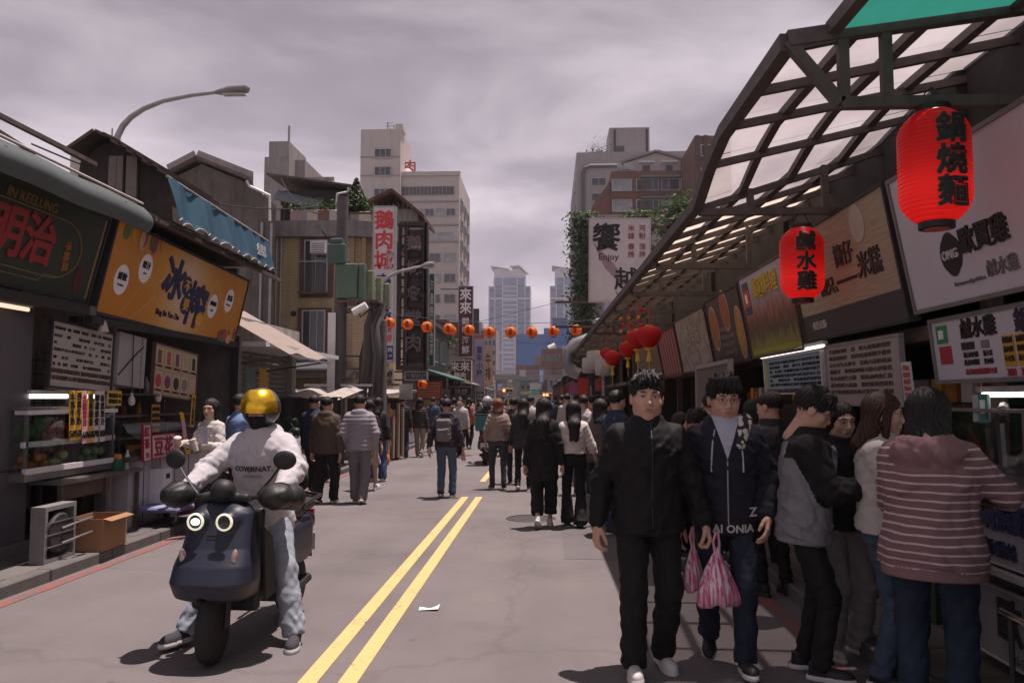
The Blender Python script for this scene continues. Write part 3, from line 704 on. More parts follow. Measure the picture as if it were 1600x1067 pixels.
# ------------------------------------------------------------ sign board in its own frame
def sign(name, label, c, xa, up, w, h, th, face, frame, fw=.03, cat='sign', group=None, names=('panel', 'frame')):
    xa = Vector(xa).normalized(); up = Vector(up); up = (up-xa*up.dot(xa)).normalized(); n = xa.cross(up)
    mt = Matrix((xa, up, n)).transposed().to_4x4(); mt.translation = Vector(c)
    t = frame_thing(name, label, cat, mt, group)
    MB().b2((-w/2+fw, -h/2+fw, -th), (w/2-fw, h/2-fw, 0)).build(names[0], face, t)
    if fw:
        for a, b in (((-w/2, -h/2, -th-.006), (-w/2+fw, h/2, .012)), ((w/2-fw, -h/2, -th-.006), (w/2, h/2, .012)), ((-w/2+fw, h/2-fw, -th-.006), (w/2-fw, h/2, .012)), ((-w/2+fw, -h/2, -th-.006), (w/2-fw, -h/2+fw, .012))):
            MB().b2(a, b).build(names[1], frame, t)
    t['w'] = w; t['h'] = h
    return t
def patch(t, name, x, y, w, h, mat, z=.003, th=.003): return MB().box((x, y, z), (w, h, th)).build(name, mat, t)
def disc(t, name, x, y, rx, ry, mat, z=.003, n=24):
    return MB().prism([(x+rx*math.cos(2*math.pi*i/n), y+ry*math.sin(2*math.pi*i/n)) for i in range(n)], z-.002, z+.002, 'z').build(name, mat, t)
GL = '滷肉飯魚丸湯米粉炒麵線羹豆腐牛雞排骨茶奶綠紅冰梅檸檬百香果芒木瓜西芋圓花生甜不辣蝦仁焢蒜泥青菜鮮蚵仔煎大腸包小天婦羅鍋貼水餃油條燒餅蛋粥'
def rows(t, name, x0, x1, y, n, h, mat, fill=.7, z=.0025, r=None):
    """one printed line of small characters"""
    r = r or rnd; s = ''
    for i in range(n): s += r.choice(GL) if r.random() < fill+.2 else '\u3000'
    s = s.strip('\u3000') or r.choice(GL)
    if r.random() < .15 and name.startswith('price'): s = ''.join(r.choice('0123456789') for _ in range(n))
    me, d = text_mesh(s, .012, .002, res=1); o = letter_fit(s, x1-x0, h, mat, t, ((x0+x1)/2, y, z), name); o['kind'] = 'stuff'; return o
def letter_fit(s, w, h, mat, parent, loc, name):
    me, d = text_mesh(s, .012, .002, res=1); me2 = me.copy(); me2.materials.clear(); me2.materials.append(mat); o = bpy.data.objects.new(name, me2); _link(o, parent); o.location = loc; o.scale = (w/d[0]*min(1, len(s)/3+.2), h/d[1], 1); return o
def sign4(name, label, TL, TR, BL, th, face, frame, **kw):
    TL, TR, BL = Vector(TL), Vector(TR), Vector(BL); w = (TR-TL).length; h = (BL-TL).length
    return sign(name, label, (TR+BL)/2, TR-TL, TL-BL, w, h, th, face, frame, **kw)

# ------------------------------------------------------------ left: market stalls
# front green sign board with the red name
sgreen = M('sign_green', (.030, .042, .028), .45, var=.2, scale=3)
gold = M('gold_line', (.24, .155, .065), .5, var=.1); redl = M('sign_red', (.28, .028, .028), .5, var=.12)
t = sign4('shop_sign', 'dark green signboard with big red characters above the leftmost stall', (-4.72, 5.0, 3.60), (-4.72, 8.28, 3.56), (-4.95, 5.0, 2.66), .08, sgreen, K('dark'), fw=.03)
wv, hv_ = t['w'], t['h']
letter('明治', 1.15, .48, redl, t, (wv/2-1.25, .02, .008), bold=.045, spacing=.92, ext=.006)
letter('IN KEELUNG', .8, .09, gold, t, (wv/2-1.25, .35, .005), bold=.004)
letter('手路菜', .30, .10, M('orange_print', (.42, .14, .03), .5), t, (wv/2-.57, -.06, .005), (0, 0, R(-80)), bold=.01)
m = MB(); m.tube([(-1.2, .28, .004), (wv/2-.75, .28, .004)]+[(wv/2-.75+.40*math.sin(a), .28-.29+.29*math.cos(a), .004) for a in np.linspace(.1, 3.04, 14)]+[(wv/2-.8, -.30, .004), (-1.2, -.30, .004)], .006, 6); m.build('border_line', gold, t)
m = MB(); m.tube([(-1.2, -.36, .004), (wv/2-.9, -.36, .004), (wv/2-.82, -.28, .004), (wv/2-.62, -.28, .004)], .005, 6); m.build('border_line', gold, t)
patch(t, 'edge_strip', wv/2-.075, 0, .03, hv_-.1, gold)
disc(t, 'red_ornament', wv/2-.28, -.26, .07, .15, M('dark_red_print', (.085, .018, .022), .5))

# yellow juice bar sign
def yellow_face(N, L, b, tc):
    sx = N.new('ShaderNodeSeparateXYZ'); L.new(tc.outputs['Object'], sx.inputs[0])
    gr = N.new('ShaderNodeTexGradient'); gr.gradient_type = 'SPHERICAL'; mp_ = N.new('ShaderNodeMapping'); mp_.inputs['Scale'].default_value = (.85, .62, 1); mp_.inputs['Rotation'].default_value = (0, 0, .5)
    L.new(tc.outputs['Object'], mp_.inputs[0]); L.new(mp_.outputs[0], gr.inputs[0])
    r = ramp(N, [(.0, (.52, .205, .018)), (.35, (.56, .25, .03)), (.62, (.62, .37, .13)), (.9, (.66, .50, .36))]); L.new(gr.outputs['Fac'], r.inputs[0])
    vo = N.new('ShaderNodeTexVoronoi'); vo.feature = 'DISTANCE_TO_EDGE'; vo.inputs['Scale'].default_value = 1.1; L.new(tc.outputs['Object'], vo.inputs['Vector'])
    r2 = ramp(N, [(0, (.25, .25, .25)), (.012, (0, 0, 0))]); L.new(vo.outputs['Distance'], r2.inputs[0])
    m = N.new('ShaderNodeMix'); m.data_type = 'RGBA'; m.inputs['B'].default_value = (.75, .55, .35, 1); L.new(r2.outputs[0], m.inputs['Factor']); L.new(r.outputs[0], m.inputs['A'])
    L.new(m.outputs['Result'], b.inputs['Base Color']); b.inputs['Roughness'].default_value = .45
t = sign4('shop_sign', 'yellow juice bar signboard with big dark blue characters and white ovals', (-4.70, 8.36, 3.60), (-4.70, 12.2, 3.47), (-4.92, 8.36, 2.53), .09, node_mat('yellow_sign', yellow_face), K('dark'), fw=.035)
wv, hv_ = t['w'], t['h']; nv = K('navy'); wh = M('print_white', (.78, .76, .76), .5, var=.03)
letter('冰', .62, .55, nv, t, (-.38, .13, .006), (0, 0, R(-6)), bold=.05)
letter('榨', .62, .62, nv, t, (.34, -.10, .006), (0, 0, R(-4)), bold=.045)
for ch, x, y in (('不', -.03, .10), ('要', .05, -.14)):
    disc(t, 'character_badge', x, y, .13, .13, nv, z=.010); letter(ch, .16, .16, M('badge_yellow', (.68, .36, .04), .5), t, (x, y, .014), bold=.02)
disc(t, 'citrus_slice', .52, -.28, .10, .10, M('badge_yellow', (.68, .36, .04), .5), z=.013)
letter('Bing Bu Yao Zha', .62, .10, nv, t, (-.34, -.34, .006), bold=.004, fit=True)
for x, y, a, b in ((-1.56, -.10, '鮮飲', 'Best Juice'), (-1.12, .12, '果汁', 'Juice'), (.86, -.04, '鮮奶飲', 'Milk'), (1.36, .12, '果茶', 'Fruit tea')):
    disc(t, 'white_oval', x, y, .145, .175, wh); letter(a, .20, .09, K('ink'), t, (x, y+.04, .008), bold=.02); letter(b, .15, .03, K('ink'), t, (x, y-.06, .008), bold=.0)
fr = [M('fruit_%d' % i, c, .45, var=.2) for i, c in enumerate([(.45, .06, .05), (.08, .16, .03), (.55, .25, .03), (.5, .35, .2), (.22, .05, .12)])]
for i in range(11):
    x = 1.35+.5*rnd.random(); y = -.44+.22*rnd.random()*(x-1.2); disc(t, 'printed_fruit', x, y, .05+.05*rnd.random(), .06+.05*rnd.random(), fr[i % 5], z=.0045+.0006*i)
for i in range(9):
    x = -1.75+.95*rnd.random(); disc(t, 'printed_fruit', x, .48-.08*rnd.random(), .05+.03*rnd.random(), .07+.06*rnd.random(), fr[(i+1) % 5], z=.0045+.0006*i)

# stall carcass: roof, posts and back wall of the left market row
t = thing('market_stall', 'leftmost market stall with grey side panel under the green sign', 'stall', (-5.6, 6.5, .1))
def part(name, mat, lo, hi, par=None, bev=0.):
    p = par or t; L_ = p.location; return MB().b2([a-b for a, b in zip(lo, L_)], [a-b for a, b in zip(hi, L_)], bev).build(name, mat, p)
mg = M('mauve_metal', (.115, .105, .115), .5, .2, var=.1, dirt=.15); dk = M('stall_dark', (.035, .03, .03), .85, var=.3)
part('side_panel', mg, (-5.36, 6.3, .1), (-5.16, 7.72, 2.62)); part('panel_seam', dk, (-5.158, 6.3, .92), (-5.154, 7.72, .935)); part('panel_foot', M('foot_grey', (.15, .14, .14), .8), (-5.40, 6.25, .1), (-5.10, 7.76, .22))
part('back_wall', dk, (-7.3, 3.0, .1), (-7.2, 7.9, 3.7)); part('roof', dk, (-7.3, 3.0, 3.7), (-4.75, 8.3, 3.78)); part('partition', dk, (-7.2, 7.72, .1), (-5.36, 7.80, 3.7))
part('door_handle', K('steel'), (-5.15, 6.9, 1.35), (-5.12, 7.0, 1.75)); part('sign_beam', dk, (-4.96, 3.2, 2.50), (-4.86, 8.3, 2.60))
tl = thing('tube_lamp', 'warm fluorescent tube under the green signboard', 'lamp', (-5.02, 6.7, 2.47)); MB().cyl((0, -.72, 0), (0, .72, 0), .019).build('tube', M('warm_tube', (.8, .7, .6), .4, emit=(1., .72, .52), es=.7), tl); MB().b2((-.03, -.75, .02), (.03, .75, .05)).build('holder', K('white'), tl)
o = MB().sheet(lambda u, v: (-5.08+.02*math.sin(9*v), 5.9+1.05*v, 2.44-.62*u), 6, 8).build('banner', K('red'), None, True); tag(o, 'red cloth hanging beneath the green signboard at the picture edge', 'banner')

t = thing('market_stall', 'fruit juice stall with open dark front under the yellow sign', 'stall', (-5.6, 10, .1))
part('back_wall', M('stall_tile', (.40, .35, .32), .6, var=.25, scale=4, dirt=.5), (-7.3, 7.9, .1), (-7.2, 12.6, 3.7)); part('roof', dk, (-7.3, 8.3, 3.74), (-4.75, 12.6, 3.82)); part('partition', M('stall_partition', (.16, .14, .13), .8, var=.2, dirt=.4), (-7.2, 12.45, .1), (-5.0, 12.55, 3.7))
part('sign_beam', dk, (-4.99, 8.3, 2.42), (-4.90, 12.4, 2.50)); part('post', K('galv'), (-5.16, 9.02, .1), (-5.06, 9.10, 2.5)); part('post', dk, (-5.0, 12.3, .1), (-4.88, 12.42, 2.6)); part('post', dk, (-5.16, 8.30, .1), (-5.06, 8.40, 2.5))
for j in range(9):
    z = .55+.2*j; part('tile_joint', dk, (-7.2, 7.95, z), (-7.195, 12.4, z+.012))
for j in range(22):
    y = 8.05+.2*j; part('tile_joint', dk, (-7.2, y, .5), (-7.1965, y+.012, 2.3))
part('wall_shelf', K('wood'), (-7.2, 8.4, 1.75), (-6.9, 12.2, 1.79)); 
# white menu panel with rows of tiny text, hung beneath the sign
cr_ = M('menu_cream', (.40, .37, .33), .5, var=.05)
t = sign4('menu_board', 'pale menu board with rows of tiny print under the yellow sign', (-5.05, 7.82, 2.44), (-5.05, 9.0, 2.38), (-5.05, 7.82, 1.72), .03, cr_, K('dark'), fw=.03)
for i, (y, n) in enumerate([(.27, 34), (.19, 18), (.12, 20), (.05, 22), (-.03, 18), (-.10, 24)]): rows(t, 'menu_text', -.53, .53, y, n, .035, K('ink'), .32 if 0 < i else .6)
for y in (-.17, -.24): rows(t, 'menu_text', -.55, .55, y, 40, .05, M('menu_brown', (.09, .05, .04), .6), .95)
t = sign4('wall_panel', 'blank white metal box hung beside the pale menu board', (-5.02, 9.06, 2.40), (-5.02, 9.68, 2.36), (-5.02, 9.06, 1.78), .28, M('ivory_panel', (.36, .33, .32), .6, var=.06, dirt=.2), K('white'), fw=.0, cat='panel')
MB().tube([(-.3, -.2, .006), (-.05, .0, .01), (.12, .12, .01), (.24, .2, .006)], .008, 6).build('cable', K('black'), t); MB().b2((.2, -.3, 0), (.23, .3, .01)).build('seam', K('conc'), t)
t = sign4('menu_board', 'drink photo menu board with ten pictures beside the white box', (-4.98, 9.82, 2.33), (-4.98, 11.05, 2.24), (-4.98, 9.82, 1.66), .03, M('menu_tan', (.40, .30, .19), .5, var=.05), M('menu_edge', (.12, .07, .05), .6), fw=.015)
for i in range(5):
    for j in range(2):
        x, y = -.49+.245*i, .15-.31*j; patch(t, 'picture_card', x, y, .21, .27, M('menu_card', (.47, .38, .25), .5)); 
        (disc(t, 'bowl_picture', x, y+.02, .075, .085, [M('tea_dark', (.03, .025, .02), .4), fr[0], M('ash', (.2, .19, .16), .5), fr[4], fr[3]][(i*2+j) % 5], z=.007) if j else patch(t, 'cup_picture', x, y+.02, .09, .17, [M('tea_brown', (.16, .07, .03), .4), fr[0], fr[4], fr[3], M('tea_dark', (.03, .025, .02), .4)][i % 5], z=.007))
        disc(t, 'price_dot', x+.075, y-.105, .018, .018, fr[0], z=.009); rows(t, 'menu_text', x-.09, x+.07, y-.10, 6, .03, K('ink'), .9, z=.006)
# price strips
strips = [('yel', '木瓜牛奶50'), ('yel', '西瓜牛奶50'), ('pink', '火龍果汁60'), ('yel', '百香綠茶60'), ('whitep', '檸檬蜂蜜70'), ('whitep', '奇異果汁80')]
pm = dict(yel=M('strip_yellow', (.62, .36, .035), .6, var=.06), pink=M('strip_pink', (.62, .36, .38), .6, var=.06), whitep=M('strip_white', (.62, .55, .54), .6, var=.04))
for i, (c, s) in enumerate(strips):
    p = Vector((-4.97, 8.12+.112*i, 1.70)); t = sign('price_strip', ['yellow price strip nearest the pillar under the pale menu board', 'second yellow price strip under the pale menu board', 'pink price strip under the pale menu board', 'narrow yellow price strip right of the pink one', 'white price strip reading lemon honey beside narrow yellow one', 'last white price strip at the end of the row'][i], p-Vector((0, 0, .26+.02*(i > 1))), (0, 1, .05), (.03*math.sin(i*2), .04*math.sin(i*3.), 1), .104, .52+.04*(i > 1), .003, pm[c], K('dark'), fw=0)
    letter(s[:-2], .075, .34, M('red_ink', (.35, .03, .04), .5) if c == 'pink' else K('ink'), t, (0, .07, .003), bold=.015, vertical=True, fit=True); letter(s[-2:], .1, .09, K('ink'), t, (0, -.19, .003), bold=.03)
t = sign('price_strip', 'small yellow sideways label beside the hanging price strips', (-4.97, 8.92, 1.62), (0, 1, -.02), (0, 0, 1), .30, .17, .003, pm['yel'], K('dark'), fw=0)
for y in (.03, -.035): letter('現打果汁 50', .25, .05, K('ink'), t, (0, y, .003), bold=.02, fit=True)
tl = thing('tube_lamp', 'white fluorescent tube above the fruit display case', 'lamp', (-5.15, 8.25, 1.64)); MB().cyl((0, -.55, 0), (0, .55, 0), .022).build('tube', TUBE(), tl); MB().b2((-.03, -.58, .02), (.03, .58, .06)).build('holder', K('white'), tl)

# fruit display case on a steel bench
t = thing('display_case', 'glass fruit display case with green, red and yellow fruit on two shelves', 'display case', (-5.35, 7.62, .1))
ss = K('steel'); gl = glass('case_glass')
def pb(name, mat, lo, hi, bev=0.): return MB().b2(lo, hi, bev).build(name, mat, t)
for x in (-.33, .33):
    for y in (-.15, 1.35): pb('post', ss, (x-.015, y-.015, .78), (x+.015, y+.015, 1.42))
pb('base_tray', ss, (-.36, -.2, .72), (.36, 1.4, .80)); pb('shelf', ss, (-.34, -.18, 1.06), (.30, 1.38, 1.085)); pb('shelf_edge', K('white'), (.31, -.2, 1.045), (.345, 1.4, 1.10)); pb('shelf_edge', K('white'), (.335, -.2, .79), (.375, 1.4, .845)); pb('top', ss, (-.36, -.2, 1.40), (.30, 1.4, 1.43)); pb('top_edge', K('white'), (.24, -.2, 1.36), (.37, 1.4, 1.40))
for lo, hi in (((.352, -.18, .85), (.357, 1.38, 1.36)), ((-.33, -.187, .80), (.33, -.183, 1.40)), ((-.33, 1.383, .8), (.33, 1.387, 1.4))): pb('glass_pane', gl, lo, hi)
frc = [M('melon_green', (.06, .13, .025), .45, var=.3, scale=12), M('tomato_red', (.42, .075, .04), .4, var=.2), M('mango_yellow', (.50, .30, .07), .45, var=.2), M('papaya_orange', (.48, .18, .04), .5, var=.2), M('guava_green', (.26, .34, .10), .5, var=.15)]
FN = ['dark green melon on the upper shelf of the fruit display case', 'red tomato in the fruit display case', 'yellow mango on the upper shelf of the fruit display case', 'orange papaya on the lower shelf of the fruit display case', 'pale green guava on the lower shelf of the fruit display case']
fsrc = {}
def fruit(kind, p):
    r = (.060, .052, .045, .05, .05)[kind]
    if kind not in fsrc: q = fsrc[kind] = MB().ico((0, 0, 0), (r, r, r*(1.7 if kind == 0 else 1.25 if kind == 2 else 1.)), 12, 8).build('fruit', frc[kind], None, 2)
    else: q = inst(fsrc[kind], 'fruit')
    q.location = p; q.rotation_euler = (rnd.uniform(-.4, .4), rnd.uniform(-.4, .4), rnd.random()*6); tag(q, FN[kind], 'fruit', ['melons', 'tomatoes', 'mangoes', 'papayas', 'guavas'][kind]+' in the display case')
for lev, z0 in ((0, .80), (1, 1.085)):
    for iy in range(13):
        for ix in range(3):
            kind = (0 if iy < 4 else 1 if iy < 8 else 2) if lev else (3 if iy < 5 else 4 if iy < 8 else 1 if iy < 10 else 4)
            r = (.060, .052, .045, .05, .05)[kind]; p = t.location+Vector((-.18+.17*ix+rnd.uniform(-.02, .02), -.08+.112*iy+rnd.uniform(-.02, .02), z0+r*(1.6 if kind == 0 else 1)))
            fruit(kind, p)
            if rnd.random() < .6: fruit(kind, p+Vector((.05, .05, r*1.5)))
# steel bench
t = thing('bench', 'long steel workbench standing under the fruit display case', 'bench', (-5.1, 8.7, .1))
pb('top', M('bench_top', (.23, .215, .21), .35, .7, var=.15), (-.55, -.95, .66), (.28, .62, .70)); 
for x in (-.5, .24):
    for y in (-.9, -.1, .57): pb('leg', K('rust'), (x-.02, y-.02, 0), (x+.02, y+.02, .66))
pb('apron', M('bench_brown', (.09, .06, .05), .7), (.20, -.9, .50), (.23, .0, .66))
t = thing('food_tub', 'small green tub of cut fruit on the steel bench', 'tub', (-4.98, 9.02, .80)); MB().lathe([(.06, 0), (.075, .12), (.08, .12)], (0, 0, 0), 16).build('tub', M('green_tub', (.02, .13, .05), .5), t, True)
for i in range(6): MB().ico((.03*math.cos(i), .03*math.sin(i), .13+.02*(i % 2)), .035, 8, 5).build('fruit_piece', frc[3 if i % 2 else 2], t, 2)
t = thing('knife_block', 'white slip of paper with tall bottle on the bench', 'bottle', (-4.92, 9.15, .80)); MB().lathe([(.03, 0), (.032, .14), (.012, .18), (.012, .22), (.014, .22)], n=14).build('bottle', K('white'), t, True); MB().b2((-.031, -.012, .03), (.034, .012, .11)).build('bottle_label', fr[4], t)
t.name = 'sauce_bottle'; t['label'] = 'small white sauce bottle on the steel bench beside green tub'
# floor fan
t = thing('floor_fan', 'square grey floor fan standing on the pavement below the bench', 'fan', (-4.68, 7.42, .1), R(0))
for lo, hi in (((-.07, -.24, 0), (.07, -.20, .52)), ((-.07, .20, 0), (.07, .24, .52)), ((-.07, -.2, .48), (.07, .2, .52)), ((-.07, -.2, 0), (.07, .2, .04))): pb('housing_side', M('fan_grey', (.20, .19, .185), .55), lo, hi)
pb('back_plate', dk, (-.07, -.2, .04), (-.05, .2, .48))
MB().lathe([(.17, -.03), (.195, .0), (.17, .03)], (.05, 0, .26), 24, 'x').build('ring', K('dark'), t, True); MB().cyl((-.04, 0, .26), (.05, 0, .26), .05).build('hub', K('white'), t, True)
for i in range(5):
    a = i*2*math.pi/5; m = MB(); c_, s_ = math.cos(a), math.sin(a)
    m.sheet(lambda u, v: (.0+.05*(v-.5), (.05+.13*u)*c_-(.08*(v-.5))*s_, .26+(.05+.13*u)*s_+(.08*(v-.5))*c_), 3, 3); m.build('blade', M('fan_blade', (.10, .095, .10), .5), t, True)
for z in (.15, .26, .37): pb('grille_bar', K('steel'), (.075, -.22, z-.006), (.085, .22, z+.006))
for i in range(2): MB().tube([(.085, .0, .3-.14*i), (.17, .10, .34-.14*i), (.2, .3, .36-.14*i)], .012, 6).build('rail', K('steel'), t)
# cardboard box
t = thing('cardboard_box', 'open brown cardboard box on the pavement beside the fan', 'box', (-4.60, 8.02, .108), R(3)); cb = M('cardboard', (.30, .165, .085), .85, var=.08, scale=3)
for lo, hi in (((-.18, -.25, 0), (.18, -.242, .32)), ((-.18, .242, 0), (.18, .25, .32)), ((.172, -.242, 0), (.18, .242, .32)), ((-.18, -.242, 0), (-.172, .242, .32)), ((-.172, -.242, 0), (.172, .242, .006))): pb('wall', cb, lo, hi)
MB().slab((.18, -.24, .32), (.18, .24, .32), (.26, .24, .30), (.26, -.24, .30), .004).build('flap', cb, t)
# second counter with tofu pudding and black tea signs
t = thing('food_counter', 'low pudding counter with curved glass front and white base', 'counter', (-5.2, 9.85, .1))
wt = M('counter_white', (.42, .40, .41), .4, var=.05, dirt=.2)
pb('base', wt, (-.4, -.7, .0), (.30, 1.5, .78)); pb('worktop', M('worktop_dark', (.09, .08, .075), .4), (-.45, -.78, .78), (.36, 1.55, .84))
for y in (-.35, .05, .45, .85, 1.25): pb('base_joint', dk, (.301, y-.006, .03), (.304, y+.006, .76))
m = MB(); m.sheet(lambda u, v: (.33-.30*(1-math.cos(v*1.5)), -.7+2.1*u, .84+.46*math.sin(v*1.5)), 2, 10); m.build('glass_front', gl, t, True); pb('glass_side', gl, (-.3, -.705, .84), (.2, -.70, 1.25)); pb('glass_top_rail', ss, (-.3, -.72, 1.29), (.05, 1.42, 1.31)); pb('shelf', ss, (-.35, -.6, 1.02), (.05, 1.3, 1.035))
for y in (-.70, 1.40): pb('rail_post', ss, (-.3, y-.012, .84), (-.27, y+.012, 1.31))
for i in range(7): MB().lathe([(.085, 0), (.10, .10), (.105, .10), (.09, .01), (0, .01)], (-.12+.2*(i % 2), -.45+.26*i, .84), 14).build('food_tray', [ss, frc[3], frc[0], ss, frc[1], frc[2], ss][i], t, True)
pk = M('sign_pink', (.62, .47, .47), .55, var=.04); rk = M('red_ink2', (.30, .02, .045), .5)
t = sign('counter_sign', 'white sign reading tofu pudding in red on the counter front', (-4.80, 9.78, 1.03), (0, 1, 0), (-.05, 0, 1), .62, .30, .012, pk, rk, fw=.012); letter('豆花', .5, .24, rk, t, (0, 0, .004), bold=.035)
t = sign('counter_sign', 'tall narrow white sign reading black tea beside the pudding sign', (-4.80, 9.36, 1.09), (0, 1, 0), (-.05, 0, 1), .20, .44, .012, pk, rk, fw=.01); letter('紅茶', .13, .26, rk, t, (0, .06, .004), bold=.025, vertical=True, spacing=1.1); letter('25', .1, .06, rk, t, (0, -.15, .004), bold=.02)
# tall ribbon price label draped over glass
t = thing('price_ribbon', 'long ribbon of yellow and pink labels draped down the counter glass', 'label', (-4.80, 10.28, 1.04))
for i, c in enumerate(('yel', 'pink', 'pink', 'yel')):
    z0 = .40-.11*i; m = MB(); m.sheet(lambda u, v: (.02+.03*math.sin(2*(z0-.11*u)), -.20+.20*(1-(z0-.11*u)/.4)**.8+.11*v, z0-.11*u), 4, 1); m.build('label_strip', pm[c], t)
disc_ = MB().lathe([(.0, .0), (.10, .0), (.10, .008), (0, .008)], (.04, .08, -.06), 14, 'x'); disc_.build('round_label', pm['yel'], t)
for y in (-.03, -.08): MB().b2((.05, .02, y-.015), (.052, .14, y+.012)).build('label_text', K('ink'), t)
t = sign('price_strip', 'orange label strip hanging from the shelf above the pudding counter', (-5.1, 10.15, 1.36), (0, 1, 0), (0, 0, 1), .22, .36, .003, M('strip_orange', (.55, .24, .03), .6), K('dark'), fw=0); [letter('仙草綠豆', .19, .05, K('ink'), t, (0, .12-.08*i, .003), bold=.02, fit=True) for i in range(4)]
t = sign('price_strip', 'yellow ribbon strip hanging below the drink photo board', (-4.95, 10.9, 1.44), (0, 1, -.1), (0, .12, 1), .12, .44, .003, pm['yel'], K('dark'), fw=0); letter('手工豆花冰', .08, .38, K('ink'), t, (0, 0, .003), bold=.015, vertical=True, fit=True)
# shelf goods behind the counter
t = thing('wall_rack', 'rack of bottles and green basket behind the pudding counter', 'rack', (-5.75, 9.95, .1)); pb('shelf', ss, (-.2, -.6, 1.56), (.18, 1.4, 1.585)); pb('shelf', ss, (-.2, -.6, 1.2), (.18, 1.4, 1.22))
for x in (-.19, .17):
    for y in (-.58, 1.38): pb('post', ss, (x-.012, y-.012, 0), (x+.012, y+.012, 1.8))
for i in range(9): MB().lathe([(.035, 0), (.038, .16), (.015, .2), (.015, .24)], (.02, -.45+.2*i, 1.22 if i % 2 else 1.585), 12).build('bottle', [K('white'), fr[0], M('teal', (.05, .22, .18), .5), fr[2]][i % 4], t, True)
MB().lathe([(.12, 0), (.17, .12), (.18, .12)], (0, .1, 1.585), 16, sy=1.5).build('basket', M('teal', (.05, .22, .18), .5), t, True)
t = thing('steamer_pot', 'large steel pot on the counter left of the tea sign', 'pot', (-5.6, 9.2, .88)); MB().lathe([(.20, 0), (.21, .02), (.21, .22), (.225, .225), (.225, .24), (.08, .27), (.02, .275)], n=24).build('pot_body', M('pot_steel', (.42, .41, .41), .3, .8), t, True)
MB().b2((-.3, -.3, -.78), (.3, .3, 0)).build('stand', dk, t)
for i, y in enumerate((9.35, 10.0)):
    t = thing('light_bulb', ['bare bulb hanging over the steel pot', 'bare bulb hanging in front of the drink photo board'][i], 'lamp', (-5.0, y, 1.60+.04*i)); MB().lathe([(.0, -.075), (.03, -.06), (.042, -.02), (.035, .02), (.016, .05), (.016, .09)], n=14).build('bulb', M('frost_bulb', (.55, .5, .46), .3), t, True); MB().cyl((0, 0, .09), (0, 0, .85), .006, n=6).build('cord', K('black'), t); MB().cyl((0, 0, .085), (0, 0, .13), .02).build('socket', K('dark'), t)
t = thing('spot_lamp', 'white clip lamp at the seam between the green and yellow signs', 'lamp', (-4.92, 8.55, 2.42)); MB().lathe([(.02, .06), (.035, .02), (.06, -.07), (.055, -.07), (.0, -.02)], n=16).build('shade', M('lamp_ivory', (.5, .47, .44), .5), t, True); MB().cyl((0, 0, .06), (0, 0, .14), .012).build('stem', K('dark'), t)
# platform trolley
t = thing('platform_trolley', 'blue platform trolley with brown push handle parked before the counter', 'trolley', (-4.68, 9.72, .108), R(-3))
bl = M('trolley_blue', (.17, .17, .33), .55, var=.1, dirt=.2); br = M('trolley_brown', (.10, .075, .062), .55, var=.15)
pb('platform', bl, (-.30, -.45, .17), (.34, .45, .215), .012); pb('mat', M('trolley_mat', (.24, .24, .40), .7), (-.28, -.43, .215), (.32, .43, .221))
MB().tube([(-.26, -.42, .2), (-.27, -.42, .78), (-.27, -.38, .86), (-.27, -.30, .885), (-.27, .30, .885), (-.27, .38, .86), (-.27, .42, .78), (-.26, .42, .2)], .018, 8).build('push_handle', br, t, True); pb('handle_panel', br, (-.275, -.405, .42), (-.265, .405, .58))
pb('handle_label', K('white'), (-.264, -.35, .49), (-.262, -.22, .52))
for x in (-.22, .26):
    for y in (-.35, .35):
        w = MB().lathe([(.02, -.016), (.055, -.018), (.06, -.01), (.06, .01), (.055, .018), (.02, .016)], (0, 0, 0), 16, 'x').build('wheel', K('black'), t, True); w.location = (x, y, .062); MB().b2((-.025, -.02, .0), (.025, .02, .11)).build('fork', ss, w)
t = thing('carton', 'tall white carton standing on the trolley platform', 'box', (-4.80, 9.75, .332)); MB().b2((-.1, -.11, 0), (.08, .11, .42), .004).build('carton_body', K('white'), t); MB().b2((.081, -.05, .30), (.083, .05, .36)).build('hand_slot', K('black'), t)
t = thing('floor_crate', 'low crate of green scraps under the bench end', 'crate', (-4.72, 10.6, .1)); pb('crate_body', M('crate_red', (.20, .06, .05), .7), (-.18, -.2, 0), (.18, .2, .22)); 
for i in range(14): MB().ico((rnd.uniform(-.14, .14), rnd.uniform(-.16, .16), .23), (.05, .03, .03), 6, 4).build('leaf_scrap', frc[rnd.choice((0, 4, 1))], t, 2)

# ------------------------------------------------------------ left awnings
tarp = M('grey_tarp', (.095, .112, .112), .6, var=.1, scale=4, trans=.12); trim = M('tarp_trim', (.42, .38, .36), .7)
t = thing('awning', 'grey green tarpaulin awning with rolled front over the leftmost stall', 'awning', (-4.3, 6.6, 3.7))
def aw(u, v):
    y = -3.4+5.1*u; a = v*3.0; w_ = .006*math.sin(u*40)+.010*math.sin(u*9+v*4)
    if v < .25: return (-.95+.85*v/.25, y, .20-.20*v/.25+w_*.3)
    q = (v-.25)/.75; return (-.10+.14*math.sin(q*2.6)+w_*.5, y, .0-.30*q+.008*math.sin(u*23))
MB().sheet(aw, 60, 14).build('tarpaulin', tarp, t, 2); MB().tube([(-.08, -3.4, .02), (-.08, 1.68, .012)], .014, 6).build('edge_trim', trim, t); 
for y in (-2.4, -.6, 1.2): MB().bar((-.9, y, .1), (.0, y, -.1), .03).build('awning_arm', K('rust'), t)
MB().bar((-.95, -3.4, .60), (-.75, 1.9, .52), .045).build('upper_rail', K('rust'), t); MB().bar((-.9, -1.0, .60), (-.3, .2, .10), .03).build('awning_arm', K('rust'), t)
blue = M('blue_tarp', (.020, .066, .105), .62, var=.12, scale=3, trans=.08)
